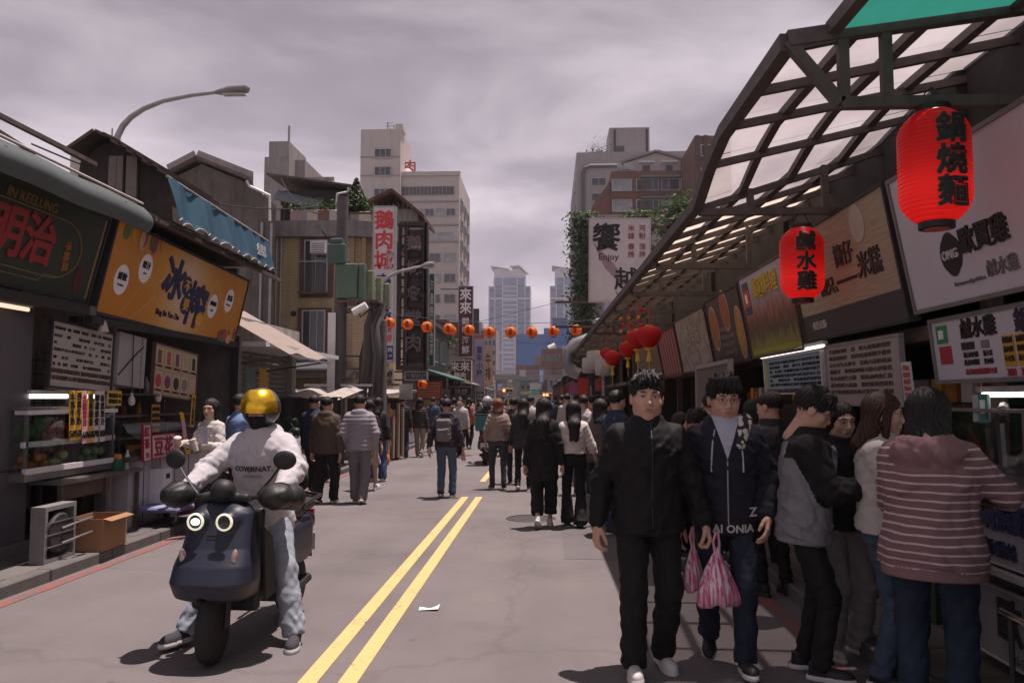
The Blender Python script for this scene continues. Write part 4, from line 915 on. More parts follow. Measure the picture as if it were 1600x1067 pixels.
t = thing('awning', 'blue scalloped awning with small white print above the yellow sign', 'awning', (-4.2, 8.6, 3.6))
def ab(u, v):
    y = 3.25*u; zt = .50-.10*u; sc_ = -.05*abs(math.sin(u*math.pi*13)) if v > .99 else 0
    return (-.08+.12*v+.025*math.sin(u*26+v*2)*(1-u)*1.6+.012*math.sin(u*60), y, zt-(.50-.02*u)*v-sc_)
MB().sheet(ab, 130, 10).build('tarpaulin', blue, t, 2); MB().tube([(-.08, 0, .505), (-.08, 3.25, .405)], .016, 6).build('edge_trim', K('galv'), t)
MB().tube([(ab(i/260, 1)[0]+.004, ab(i/260, 1)[1], ab(i/260, 1)[2]) for i in range(261)], .006, 4).build('scallop_trim', trim, t)
for i in range(6): MB().bar((-1.0, .4+.5*i, .42), (-.25, .4+.5*i, .02), .03).build('awning_arm', K('rust'), t)
for y_, z_, s in ((2.72, -.23+.36, '公園旁'), (2.75, .0, '2425-0687')): letter(s, .36, .13 if z_ > .05 else .06, M('faded_white', (.5, .52, .54), .6), t, (.01, y_, .12+z_*.6), (R(90), 0, R(90)), bold=.02)
t = thing('slatted_roof', 'rusty lean-to roof of bars and clear panels under the blue awning', 'roof', (-4.55, 8.5, 3.55))
for i in range(11): MB().bar((-.9, .15+.38*i, .36), (.18, .15+.38*i, .06), .035).build('rafter', K('rust'), t)
for i in range(10): MB().slab((-.9, .17+.38*i, .39), (.16, .17+.38*i, .09), (.16, .51+.38*i, .09), (-.9, .51+.38*i, .39), .008).build('roof_panel', M('smoked_panel', (.10, .095, .10), .3, trans=.35), t)
MB().bar((.18, 0, .05), (.18, 4.2, -.02), .05).build('beam', K('rust'), t)
# tan awning at the end of the stall row
tan = M('tan_canvas', (.33, .27, .235), .75, var=.1, scale=5, trans=.2)
t = thing('awning', 'tan canvas awning sloping down at the end of the juice stall', 'awning', (-4.9, 13.2, 2.3))
MB().sheet(lambda u, v: (-1.2+1.75*u+.02*math.sin(v*20), 2.4*v, 1.05-1.0*u+.05*math.sin(v*9)*u), 12, 12).build('canvas', tan, t, 2); MB().bar((.56, 0, .04), (.56, 2.4, .0), .035).build('front_rail', K('galv'), t)
for y in (.1, 2.3): MB().bar((-1.0, y, -.2), (.53, y, .03), .03).build('awning_arm', K('rust'), t)
for y in (.1, 2.3): MB().bar((-1.0, y, -2.2), (-1.0, y, .8), .05).build('post', K('rust'), t)
# roller shutter shop behind the woman with cups
t = thing('shutter_shop', 'closed shop front with grey roller shutter behind the juice stall', 'shop', (-5.6, 15, .1)); sh_ = M('shutter', (.17, .155, .15), .5, .4, var=.1, dirt=.3)
for i in range(24): MB().box((.0, 0, .06+.1*i), (.035, 3.6, .085), bev=.02).build('shutter_slat', sh_, t)
pb('wall', K('conc'), (-3, -1.9, 2.45), (.0, 2.6, 3.0)); pb('jamb', K('conc'), (-.2, -2.1, 0), (.1, -1.82, 2.45)); pb('jamb', K('conc'), (-.2, 1.82, 0), (.1, 2.1, 2.45)); pb('front_ledge', K('white'), (.0, -2, 2.38), (.9, 2.6, 2.46))
for i in range(3): pb('wall_poster', [pk, M('poster_teal', (.16, .26, .26), .6), pm['yel']][i], (.02, -1.3+.7*i, 1.5), (.024, -.8+.7*i, 2.1))
# ------------------------------------------------------------ buildings
def bwin(t, src, face, u, z, w, h, d, panes=2, frame=None, pane=None, sill=None):
    """a window with a proud frame, mullions and panes; face: (origin, direction, outward normal)"""
    O, D, Nn = (Vector(q) for q in face); key = (round(w, 2), round(h, 2), panes, frame.name, pane.name)
    c = O+D*u+Vector((0, 0, z)); rot = Matrix((D, -Nn, Vector((0, 0, 1)))).transposed().to_4x4()
    if key not in src:
        m = MB(); f = d*.5
        m.b2((-w/2-f, -d, -h/2-f), (w/2+f, .02, -h/2)); m.b2((-w/2-f, -d, h/2), (w/2+f, .02, h/2+f)); m.b2((-w/2-f, -d, -h/2), (-w/2, .02, h/2)); m.b2((w/2, -d, -h/2), (w/2+f, .02, h/2))
        for i in range(1, panes): x = -w/2+w*i/panes; m.b2((x-f*.35, -d*.8, -h/2), (x+f*.35, .02, h/2))
        a = m.build('window', frame, t); b = [MB().b2((-w/2+w*i/panes, -.03, -h/2), (-w/2+w*(i+1)/panes-.002, -.01, h/2)).build('pane', pane, a) for i in range(panes)]
        src[key] = (a, b); o = a
    else:
        a, b = src[key]; o = inst(a, 'window', t)
        for q in b: inst(q, 'pane', o)
    rot.translation = c-t.location; o.matrix_local = rot
    return o
def block(t, name, mat, lo, hi): return MB().b2([a-b for a, b in zip(lo, t.location)], [a-b for a, b in zip(hi, t.location)]).build(name, mat, t)
wg = K('winglass'); wf = K('frame')
wg2 = M('window_pale', (.30, .33, .34), .15, var=.5, scale=.9, spec=.5)

# yellow tiled corner house
def tile_mat(name, c1, c2, mortar, sx, sz):
    def f(N, L, b, tc):
        ge = N.new('ShaderNodeNewGeometry'); sx_ = N.new('ShaderNodeSeparateXYZ'); L.new(tc.outputs['Object'], sx_.inputs[0])
        ad = N.new('ShaderNodeMath'); ad.operation = 'SUBTRACT'; L.new(sx_.outputs['X'], ad.inputs[0]); L.new(sx_.outputs['Y'], ad.inputs[1])
        cb_ = N.new('ShaderNodeCombineXYZ'); L.new(ad.outputs[0], cb_.inputs[0]); L.new(sx_.outputs['Z'], cb_.inputs[1])
        br_ = N.new('ShaderNodeTexBrick'); br_.inputs['Scale'].default_value = 1; br_.inputs['Brick Width'].default_value = sx; br_.inputs['Row Height'].default_value = sz; br_.inputs['Mortar Size'].default_value = sz*.09; br_.inputs['Color1'].default_value = c1+(1,); br_.inputs['Color2'].default_value = c2+(1,); br_.inputs['Mortar'].default_value = mortar+(1,)
        L.new(cb_.outputs[0], br_.inputs['Vector'])
        mp_ = N.new('ShaderNodeMapping'); mp_.inputs['Scale'].default_value = (1.5, 1.5, .15); L.new(tc.outputs['Object'], mp_.inputs[0])
        n = N.new('ShaderNodeTexNoise'); n.inputs['Scale'].default_value = 1.2; n.inputs['Detail'].default_value = 6; L.new(mp_.outputs[0], n.inputs['Vector'])
        r = ramp(N, [(.42, (1, 1, 1)), (.72, (.55, .52, .5))]); L.new(n.outputs['Fac'], r.inputs[0])
        m = N.new('ShaderNodeMix'); m.data_type = 'RGBA'; m.blend_type = 'MULTIPLY'; m.inputs['Factor'].default_value = 1; L.new(br_.outputs['Color'], m.inputs['A']); L.new(r.outputs[0], m.inputs['B']); L.new(m.outputs['Result'], b.inputs['Base Color']); b.inputs['Roughness'].default_value = .6
        bp = N.new('ShaderNodeBump'); bp.inputs['Strength'].default_value = .4; bp.inputs['Distance'].default_value = .02; bp.invert = True; L.new(br_.outputs['Fac'], bp.inputs['Height']); L.new(bp.outputs[0], b.inputs['Normal'])
    return node_mat(name, f)
ytile = tile_mat('yellow_tile', (.58, .45, .26), (.52, .40, .225), (.34, .26, .16), .24, .085)
YH = 26.0; f_ = lambda px: at(px, 622, YH).x; zz = lambda py: at(500, py, YH).z
t = thing('corner_house', 'yellow tiled corner house with curved grey cornice and roof garden', 'building', (-8.5, YH, 0))
xl, xr = f_(425), f_(602); rad = 1.5
arc = [(xr-rad+rad*math.sin(a), YH+rad-rad*math.cos(a)) for a in np.linspace(0, math.pi/2, 12)]
plan = [(xl, YH)]+arc+[(xr, YH+3), (xl, YH+3)]
loc = t.location
MB().prism([(x-loc.x, y-loc.y) for x, y in plan], 0, zz(350), 'z').build('wall', ytile, t)
big = [(xl-.25, YH-.35)]+[(xr-rad+(rad+.35)*math.sin(a), YH+rad-(rad+.35)*math.cos(a)) for a in np.linspace(0, math.pi/2, 12)]+[(xr+.35, YH+3.1), (xl-.25, YH+3.1)]
cor = MB().prism([(x-loc.x, y-loc.y) for x, y in big], zz(372), zz(348), 'z').build('cornice', M('cornice', (.22, .205, .20), .85, var=.2, streak=.7), t)
par = [(xl, YH-.1)]+arc+[(xr, YH+8)]
br_m = M('window_brown', (.13, .065, .045), .6, var=.15); src = {}
face = ((xl, YH, 0), (1, 0, 0), (0, -1, 0)); u = lambda px: f_(px)-xl
for (px, p0, p1, w, n) in ((492, 378, 458, .72, 2), (490, 487, 560, .70, 3)):
    h = zz(p0)-zz(p1); block(t, 'window_surround', br_m, (f_(px)-w/2-.20, YH-.10, zz(p1)-.15), (f_(px)+w/2+.20, YH-.02, zz(p0)+.12)); bwin(t, src, ((xl, YH-.1, 0), (1, 0, 0), (0, -1, 0)), u(px), (zz(p0)+zz(p1))/2, w, h, .08, n, wf, wg)
for k in range(9): block(t, 'window_bar', K('rust'), (f_(475)+.08*k*1.0, YH-.55, zz(460)), (f_(475)+.08*k+.02, YH-.53, zz(412)))
block(t, 'window_rail', K('galv'), (f_(470), YH-.56, zz(412)-.03), (f_(512), YH-.52, zz(412))); block(t, 'window_ledge', K('rust'), (f_(470), YH-.56, zz(462)), (f_(512), YH-.02, zz(459)))
ac = block(t, 'air_conditioner', K('white'), (f_(488), YH-.55, zz(400)), (f_(512), YH-.1, zz(381)))
for k in range(5): MB().b2((f_(490)-loc.x, -.556, zz(399)+.07*k), (f_(510)-loc.x, -.551, zz(399)+.07*k+.02)).build('vent_slat', K('dark'), ac)
for px in (530, 548, 566, 584):
    block(t, 'pilaster', M('pilaster', (.36, .26, .15), .8), (f_(px)-.06, YH-.05, zz(372)-1.6), (f_(px)+.06, YH+.1, zz(372)))
for (px, py) in ((456, 490), (417+8, 503)): MB().cyl((f_(px)-loc.x, -.03, zz(py)), (f_(px)-loc.x, .1, zz(py)), .09, n=14).build('vent_hole', K('black'), t)
for px in (436, 429): MB().tube([(f_(px)-loc.x, -.1, 0), (f_(px)-loc.x, -.1, zz(365))], .03, 6).build('downpipe', K('galv'), t)
# ground-floor wall lamp and sloping shop roof
block(t, 'shop_fascia', M('fascia', (.12, .10, .09), .7), (f_(430), YH-1.6, zz(592)), (f_(560), YH-.02, zz(580))); MB().slab((f_(437)-loc.x, -1.9, zz(572)-.2), (f_(540)-loc.x, -1.9, zz(572)-.2), (f_(540)-loc.x, -.05, zz(562)), (f_(437)-loc.x, -.05, zz(562)), .05).build('lean_to_roof', M('slate_roof', (.16, .16, .18), .35, .4), t)
MB().tube([(f_(444)-loc.x, -1.0, 0), (f_(444)-loc.x, -1.0, zz(536)), (f_(442)-loc.x, -1.05, zz(528)), (f_(438)-loc.x, -1.1, zz(525))], .03, 6).build('lamp_post', K('galv'), t)
MB().ico((f_(437)-loc.x, -1.1, zz(526)), (.14, .1, .08), 10, 6).build('lamp_head', K('galv'), t, True); MB().lathe([(.0, 0), (.1, .12)], (f_(438)-loc.x, -1.1, zz(548)), 10).build('lamp_head', K('dark'), t)
# roof garden, one thing after another
rz_ = zz(348)
t = thing('rooftop_shed', 'corrugated rooftop shed with drainpipe on the yellow corner house', 'shed', (f_(450), YH+1.5, rz_))
pb('shed_wall', M('shed_dark', (.05, .045, .04), .8, var=.3), (-.9, .0, 0), (1.5, 2.6, 1.5)); MB().slab((-1.2, -.7, 1.9), (1.8, -.7, 1.45), (1.8, 3, 1.55), (-1.2, 3, 2.0), .06).build('shed_roof', K('rust'), t)
MB().tube([(1.7, -.68, 1.4), (1.7, -.68, 1.25), (1.35, -.8, 1.15), (1.3, -.9, -.2)], .05, 6).build('drainpipe', K('white'), t); MB().slab((-.9, -.75, 1.0), (.7, -.75, .6), (.7, -.3, 1.0), (-.9, -.3, 1.4), .05).build('skylight', M('shed_glass', (.2, .22, .25), .3), t)
for i in range(16): MB().cyl((1.6+.16*i if i > 9 else -.4+.22*i, -1.1, 0), (1.6+.16*i if i > 9 else -.4+.22*i, -1.1, .75), .012, n=5).build('railing_bar', K('rust'), t)
LEAFM = [M('leaf_%d' % i, c, .6, var=.35, scale=3, trans=.3) for i, c in enumerate([(.045, .085, .025), (.07, .12, .035), (.03, .055, .02), (.10, .14, .04)])]
def leaves(name, fn, n, size, mat, parent, seed, droop=.2):
    """n small two-face leaves scattered by fn(rs) -> point"""
    rs = np.random.RandomState(seed); C_ = np.array([fn(rs) for _ in range(n)]); a = rs.rand(n)*6.283; tilt = rs.uniform(-1, 1, n); sz = size*rs.uniform(.6, 1.4, n)
    d = np.stack([np.cos(a), np.sin(a), -droop+.5*tilt], 1); d /= np.linalg.norm(d, axis=1)[:, None]
    s_ = np.stack([-np.sin(a), np.cos(a), rs.uniform(-.6, .6, n)], 1); s_ /= np.linalg.norm(s_, axis=1)[:, None]
    p0 = C_; p1 = C_+d*(sz*.5)[:, None]+s_*(sz*.32)[:, None]; p2 = C_+d*sz[:, None]; p3 = C_+d*(sz*.5)[:, None]-s_*(sz*.32)[:, None]
    V = np.stack([p0, p1, p2, p3], 1).reshape(-1, 3); Q = np.arange(4*n).reshape(n, 4)
    o = np_mesh(name, V, Q, mat, parent, rs.randint(0, len(mat), n) if isinstance(mat, list) else None, False); return o
def clumped(rs, clumps, r):
    c = clumps[rs.randint(len(clumps))]; v = rs.normal(size=3); v /= np.linalg.norm(v); return np.array(c[:3])+v*c[3]*(rs.rand()**.4)*np.array((1, 1, .75))
def tree(label, base, zc, rxy, rz, n, size, seed, group=None, trunk=.12, name='tree'):
    t = thing(name, label, 'tree', base, 0, group); rs = np.random.RandomState(seed)
    cl = [tuple(np.array((rs.uniform(-1, 1)*rxy*.8, rs.uniform(-1, 1)*rxy*.8, zc+rs.uniform(-1, 1)*rz*.75)))+(rs.uniform(.25, .5)*rxy,) for _ in range(22)]
    leaves('crown', lambda r_: clumped(r_, cl, 1), n, size, LEAFM, t, seed)
    m = MB(); m.tube([(0, 0, 0), (.1, 0, zc*.4), (0, .1, zc)], [trunk, trunk*.8, trunk*.3], 8)
    for c in cl[:10]: m.tube([(.05, .05, zc*.55), (c[0]*.5, c[1]*.5, (zc*.55+c[2])/2+.2), c[:3]], [trunk*.5, trunk*.3, trunk*.1], 5)
    m.build('trunk', M('bark', (.07, .055, .045), .9, var=.3, bump=.3), t, True); return t
t = thing('conifer', 'small dark conifer in a pot on the corner house roof', 'tree', (f_(545), YH+.6, rz_))
hcon = zz(270)-rz_
leaves('crown', lambda r_: (lambda q, a, w: np.array((w*math.cos(a), w*math.sin(a), .5+q*(hcon-.5))))(*(lambda q: (q, r_.rand()*6.28, (1-q)*.55*r_.rand()**.3*(1 if q > .12 else .5)))(r_.rand()**1.3)), 2600, .10, [LEAFM[2], LEAFM[0]], t, 4, 1.2); MB().cyl((0, 0, 0), (0, 0, .9), .05, n=6).build('trunk', K('wood'), t); MB().lathe([(.22, -.02), (.3, .42), (.27, .42)], n=12).build('pot', K('conc'), t)
for i, (px, c, dx) in enumerate(((457, (.36, .26, .25), 0), (470, (.30, .28, .30), .1), (483, (.48, .42, .36), 0), (500, (.20, .10, .09), 0), (518, (.42, .40, .38), .1), (562, (.46, .40, .33), 1.2), (575, (.3, .25, .22), 1.8))):
    t = thing('planter', 'rooftop planter with greenery, %s along the corner house cornice' % ['first from the shed pipe', 'second from the shed pipe', 'third and palest', 'fourth, reddish brown', 'fifth, beside the tall pole', 'pale one past the pole', 'last at the rounded corner'][i], 'planter', (f_(px), YH+.15+dx*.25, rz_+.01))
    MB().box((0, 0, .22), (.42, .3, .44), bev=.03).build('box', M('planter_%d' % i, c, .8, var=.15, dirt=.3), t)
    leaves('foliage', lambda r_: np.array((r_.normal()*.2, r_.normal()*.12, .42+abs(r_.normal())*.2)), 90, .10, LEAFM[:2]+LEAFM[3:], t, 20+i)
t = thing('rooftop_hut', 'dark tiled hut roof at the far end of the roof garden', 'shed', (f_(568), YH+3.2, rz_)); pb('hut_wall', K('conc'), (-.8, 0, 0), (1.2, 2, 1.2)); MB().prism([(-1.1, 1.1), (.3, 1.75), (1.5, .75), (1.5, .9), (.3, 1.9), (-1.1, 1.25)], -.4, 2.4).build('hut_roof', M('red_roof', (.12, .05, .04), .8, var=.3), t)

# concrete gabled house and dark shed behind the stalls
Yc = 24.0; fx = lambda px, Y: at(px, 622, Y).x; fz = lambda py, Y: at(800, py, Y).z
t = thing('gable_house', 'stained grey concrete house with pale gable roof behind the blue awning', 'building', (fx(345, Yc), Yc, 0)); lx = t.location.x
def skew(m):      # the house stands askew to the street: its side walls run back to the left
    m.v = [(x-.40*max(y, 0), y, z) for x, y, z in m.v]; return m
wallp = [(fx(262, Yc)-lx-3, 0), (fx(425, Yc)-lx, 0), (fx(425, Yc)-lx, fz(318, Yc)), (fx(388, Yc)-lx, fz(285, Yc)), (fx(305, Yc)-lx, fz(250, Yc)), (fx(262, Yc)-lx, fz(270, Yc)), (fx(262, Yc)-lx-3, fz(300, Yc))]
skew(MB().prism(wallp, 0, 6)).build('wall', M('stained_concrete', (.145, .125, .11), .9, var=.3, scale=1.5, bump=.3, streak=.9), t)
for a, b in (((262, 264), (305, 242)), ((305, 242), (392, 277))): 
    skew(MB().slab((fx(a[0], Yc)-lx, -.4, fz(a[1], Yc)), (fx(b[0], Yc)-lx, -.4, fz(b[1], Yc)), (fx(b[0], Yc)-lx, 6.2, fz(b[1], Yc)), (fx(a[0], Yc)-lx, 6.2, fz(a[1], Yc)), .17)).build('roof_slope', M('pale_roof', (.30, .255, .26), .7, var=.15, dirt=.4), t)
MB().tube([(fx(384, Yc)-lx, -.35, fz(282, Yc)), (fx(388, Yc)-lx, -.3, fz(290, Yc)), (fx(420, Yc)-lx, -.3, fz(305, Yc)), (fx(421, Yc)-lx, -.3, fz(345, Yc))], .045, 6).build('gutter_pipe', K('white'), t)
for px in (405, 420): MB().tube([(fx(px, Yc)-lx, -.1, 0), (fx(px, Yc)-lx, -.1, fz(300+px/9, Yc))], .04, 6).build('downpipe', K('galv'), t)
for i in range(5): MB().b2((fx(395, Yc)-lx+.02, -.6, 2.9+.12*i), (fx(425, Yc)-lx+.2, -.58, 2.93+.12*i)).build('balcony_bar', K('rust'), t)
Yd = 11.2
t = thing('rooftop_shack', 'dark timber rooftop shack with rusty corrugated roof over the stalls', 'shack', (-6.2, Yd, 3.8)); 
P_ = lambda px, py: (fx(px, Yd)+6.2, fz(py, Yd)-3.8)
MB().prism([P_(100, 330), P_(112, 240), P_(152, 212), P_(195, 225), P_(255, 275), P_(262, 340)], 0, 1.4).build('wall', M('shack_wall', (.045, .036, .032), .9, var=.4, scale=4), t)
a, b, c = P_(104, 238), P_(150, 206), P_(262, 276)
for i in range(9):
    q0, q1 = i/9, (i+1)/9; A = [b[0]+(c[0]-b[0])*q for q in (q0, q1)]; Z_ = [b[1]+(c[1]-b[1])*q for q in (q0, q1)]
    MB().slab((A[0], -.3, Z_[0]+.03*(i % 2)), (A[1]+.03, -.3, Z_[1]+.03*(i % 2)), (A[1]+.03, 1.5, Z_[1]+.03*(i % 2)), (A[0], 1.5, Z_[0]+.03*(i % 2)), .04).build('roof_sheet', K('rust'), t)
MB().slab((a[0], -.3, a[1]), (b[0], -.3, b[1]), (b[0], 1.5, b[1]), (a[0], 1.5, a[1]), .05).build('roof_sheet', K('rust'), t)
for i, (px, w) in enumerate(((160, .12), (172, .1), (188, .16))): MB().b2((fx(px, Yd)+6.2, -.06, .2), (fx(px, Yd)+6.2+w, -.01, 1.35)).build('pale_post', M('pale_post', (.2, .17, .15), .8), t)
MB().cyl((fx(192, Yd)+6.2, -.4, -.1), (fx(192, Yd)+6.2, -.4, .30), .10, n=12).build('orange_drum', M('orange_drum', (.35, .13, .04), .6), t)
MB().cyl((fx(148, Yd)+6.2, .2, 1.5), (fx(148, Yd)+6.2, .2, 1.85), .012, n=5).build('aerial', K('steel'), t)
Yw = 40
t = thing('far_house', 'pale house with two round rooftop water tanks behind the shack', 'building', (fx(125, Yw), Yw, 0)); block(t, 'wall', K('cream'), (fx(95, Yw), Yw, 0), (fx(165, Yw), Yw+8, fz(212, Yw))); block(t, 'lower_wall', K('conc'), (fx(80, Yw), Yw+1, 0), (fx(95, Yw), Yw+8, fz(225, Yw)))
for px in (117, 129): MB().lathe([(.35, 0), (.36, .5), (.2, .72), (.02, .75)], (fx(px, Yw)-t.location.x, 1, fz(212, Yw)), 14).build('water_tank', K('galv'), t, True)
for px, Y, r, c in ((432, 78, 0, 0),):
    t = thing('rooftop_tower', 'grey concrete lift tower rising behind the roof garden', 'building', (fx(px, Y), Y, 0)); cc = M('tower_grey', (.27, .245, .235), .85, var=.12, scale=.5, streak=.55)
    block(t, 'wall', cc, (fx(405, Y), Y, 0), (fx(444, Y), Y+8, fz(240, Y))); block(t, 'upper_wall', cc, (fx(410, Y), Y+.3, fz(240, Y)), (fx(442, Y), Y+6, fz(214, Y))); block(t, 'side_wing', cc, (fx(444, Y), Y+2, 0), (fx(460, Y), Y+9, fz(236, Y)))
    for i in range(4): block(t, 'vent_opening', K('dark'), (fx(446, Y)+.3, Y+1.95, fz(240, Y)-3.2-3*i), (fx(457, Y), Y+1.99, fz(240, Y)-2.0-3*i))
    MB().cyl((fx(438, Y)-t.location.x, 1, fz(214, Y)), (fx(438, Y)-t.location.x, 1, fz(186, Y)), .12, n=6).build('mast', K('steel'), t)
# low pale roof filling between lift tower and hotel
Y = 60
t = thing('pale_block', 'pale plastered flat roofed block between conifer and lift tower', 'building', (fx(500, Y), Y, 0)); block(t, 'wall', K('cream'), (fx(470, Y), Y, 0), (fx(513, Y), Y+8, fz(275, Y))); block(t, 'wing', K('conc'), (fx(513, Y), Y+1, 0), (fx(545, Y), Y+8, fz(290, Y))); block(t, 'parapet', K('conc'), (fx(470, Y)-.2, Y-.2, fz(279, Y)), (fx(513, Y)+.2, Y, fz(274, Y)))

# tall pale office building with stepped tower
Y = 124.0; t = thing('office_building', 'tall pale tiled office building with stepped lift tower and window rows', 'building', (fx(640, Y), Y, 0)); src = {}
ow = M('office_tile', (.50, .44, .415), .7, var=.06, scale=.3, streak=.28)
X0, X1, XA = fx(561, Y), fx(716, Y), fx(624, Y); ZB, ZA = fz(270, Y), fz(203, Y)
block(t, 'wall', ow, (X0+5, Y, 0), (X1, Y+17, ZB)); block(t, 'tower_wall', ow, (X0, Y-1.2, 0), (XA, Y+9, ZA)); block(t, 'tower_rear', ow, (XA, Y+3, ZB), (XA+.9, Y+14, ZA-5)); block(t, 'tower_cap', ow, (XA-.9, Y-1.0, ZA), (XA+.3, Y+2, ZA+.9)); block(t, 'parapet', ow, (X0+5.3, Y-.25, ZB-.35), (X1+.2, Y-.001, ZB+.3))
for i, py in enumerate((241, 269, 303)): bwin(t, src, ((X0, Y-1.2, 0), (1, 0, 0), (0, -1, 0)), 3.6, fz(py, Y), 2.5, 1.35, .22, 3, wf, wg)
for z in (fz(247, Y), fz(276, Y)): block(t, 'ledge', M('ledge', (.28, .25, .24), .8), (X0-.05, Y-1.28, z), (XA+.02, Y-1.201, z+.15))
U0 = XA-X0; fB = ((X0, Y, 0), (1, 0, 0), (0, -1, 0))
for i in range(5): bwin(t, src, fB, 7.0+1.8*i-.3, fz(297, Y), 1.75, 1.35, .12, 3, wf, M('louvre_glass', (.10, .09, .085), .4))
for i in range(6): bwin(t, src, fB, 5.8+1.7*i, fz(331, Y), 1.3, 1.1, .14, 2, wf, wg if i % 2 else wg2)
for i in range(3): bwin(t, src, fB, 8.6+2.5*i, fz(368, Y), 2.2, 1.0, .1, 2, wf, wg2)
for i in range(4):
    for j in range(5):
        if j % 2 == 0 or i > 1: bwin(t, src, fB, 7.0+2.4*i, fz(402, Y)-3.25*j, 1.7, 1.3, .14, 2, wf, wg2 if (i+j) % 3 == 0 else wg)
for z in (fz(352, Y), fz(378, Y), fz(315, Y)): block(t, 'ledge', M('ledge', (.28, .25, .24), .8), (X0+6, Y-.14, z), (X1+.01, Y-.001, z+.22))
fS = ((X1, Y, 0), (0, 1, 0), (1, 0, 0))
for i in range(3):
    for j in range(9): bwin(t, src, fS, 3+5*i, ZB-4.5-3.3*j, 2.8, 1.5, .2, 2, wf, wg)
for px, h in ((597, 7), (607, 5.5), (601, 4)): MB().tube([(fx(px, Y)-t.location.x, 2, ZA), (fx(px, Y)-t.location.x, 2, ZA+h*.32)], .07, 5).build('aerial_mast', K('dark'), t); 
for z in (1.6, 2.1): MB().bar((fx(594, Y)-t.location.x, 2, ZA+z), (fx(606, Y)-t.location.x, 2, ZA+z), .06).build('aerial_arm', K('dark'), t)
letter('肉', 1.9, 2.2, M('sign_red3', (.42, .06, .05), .5), t, (fx(626, Y)-t.location.x+.6, 2.9, fz(250, Y)), (R(90), 0, 0), bold=.04, name='roof_letter'); MB().lathe([(.1, -.3), (.8, 0), (.85, .05), (.1, -.2)], (fx(624, Y)-t.location.x+.4, 2.5, fz(262, Y)), 14, 'y').build('satellite_dish', K('white'), t, True)

# right side: grey framed block and red-brown apartment house
Y = 150.0; t = thing('apartment_block', 'grey apartment block with rounded frame front and rooftop lift tower', 'building', (fx(990, Y), Y, 0)); src = {}
gw = M('grey_tile', (.30, .275, .275), .75, var=.07, scale=.3, streak=.3); x0 = fx(903, Y); x1 = fx(1098, Y); zt = fz(240, Y)
block(t, 'wall', gw, (x0, Y, 0), (x1, Y+42, zt)); block(t, 'lift_tower', gw, (fx(957, Y), Y+2, zt), (fx(1022, Y), Y+10, fz(197, Y))); block(t, 'tower_window', wg, (fx(968, Y), Y+1.9, zt), (fx(981, Y), Y+1.98, fz(226, Y)))
for x in (fx(964, Y), fx(1016, Y)): block(t, 'tower_rib', K('dark'), (x, Y+1.85, zt), (x+.4, Y+1.99, fz(200, Y)))
fm = M('frame_dark', (.09, .085, .09), .6)
m = MB(); m.tube([(x0+1.2-t.location.x, -.2, 5), (x0+1.2-t.location.x, -.2, zt-4.2), (x0+1.6-t.location.x, -.2, zt-3.1), (x0+2.6-t.location.x, -.2, zt-2.7), (x1-t.location.x, -.2, zt-2.7)], .42, 6); m.build('frame_moulding', fm, t)
for j in range(12):
    bwin(t, src, ((x0, Y, 0), (1, 0, 0), (0, -1, 0)), 4.2, zt-5.8-2.95*j, 2.6, 1.4, .2, 2, wf, wg); bwin(t, src, ((x0, Y, 0), (1, 0, 0), (0, -1, 0)), 8.6, zt-5.8-2.95*j, 3.4, 1.4, .2, 3, wf, wg2 if j % 2 else wg)
    block(t, 'balcony', M('balcony_wall', (.24, .215, .21), .8), (x0+6.4, Y-.7, zt-8.1-2.95*j), (x0+11, Y-.001, zt-7.0-2.95*j))
    for i in range(6): bwin(t, src, ((x0, Y, 0), (0, 1, 0), (-1, 0, 0)), 4+6.6*i, zt-5.8-2.95*j, 3.2, 1.5, .35, 2, wf, wg)
leaves('roof_shrub', lambda r_: np.array((fx(940, Y)-t.location.x+r_.normal()*1.4, 2, zt+abs(r_.normal())*1.2)), 500, .35, LEAFM[2], t, 44)
Y = 110.0; t = thing('brown_house', 'red brown tiled apartment house with white gabled penthouse behind trees', 'building', (fx(1010, Y), Y, 0)); src = {}
bw = M('brown_tile', (.155, .07, .05), .7, var=.1, scale=.6, streak=.35); x0 = fx(958, Y); x1 = fx(1092, Y); zt = fz(270, Y); lx = t.location.x
block(t, 'wall', bw, (x0, Y, 0), (x1, Y+16, zt)); MB().prism([(fx(925, Y)-lx, 0), (x0-lx-.01, 0), (x0-lx-.01, fz(283, Y)), (fx(930, Y)-lx, fz(318, Y)), (fx(920, Y)-lx, fz(345, Y))], .5, 16).build('stepped_wing', bw, t)
pw = M('penthouse_white', (.42, .38, .37), .8, var=.06, streak=.3)
MB().prism([(fx(968, Y)-lx, zt), (fx(1080, Y)-lx, zt), (fx(1084, Y)-lx, fz(255, Y)), (fx(1032, Y)-lx, fz(240, Y)), (fx(980, Y)-lx, fz(255, Y))], .8, 12).build('penthouse', pw, t); 
for a, b in (((974, 256), (1032, 239)), ((1032, 239), (1088, 256))): MB().slab((fx(a[0], Y)-lx, .3, fz(a[1], Y)), (fx(b[0], Y)-lx, .3, fz(b[1], Y)), (fx(b[0], Y)-lx, 13, fz(b[1], Y)), (fx(a[0], Y)-lx, 13, fz(a[1], Y)), .3).build('penthouse_roof', M('penthouse_roof', (.22, .2, .2), .7), t)
F_ = ((x0, Y, 0), (1, 0, 0), (0, -1, 0))
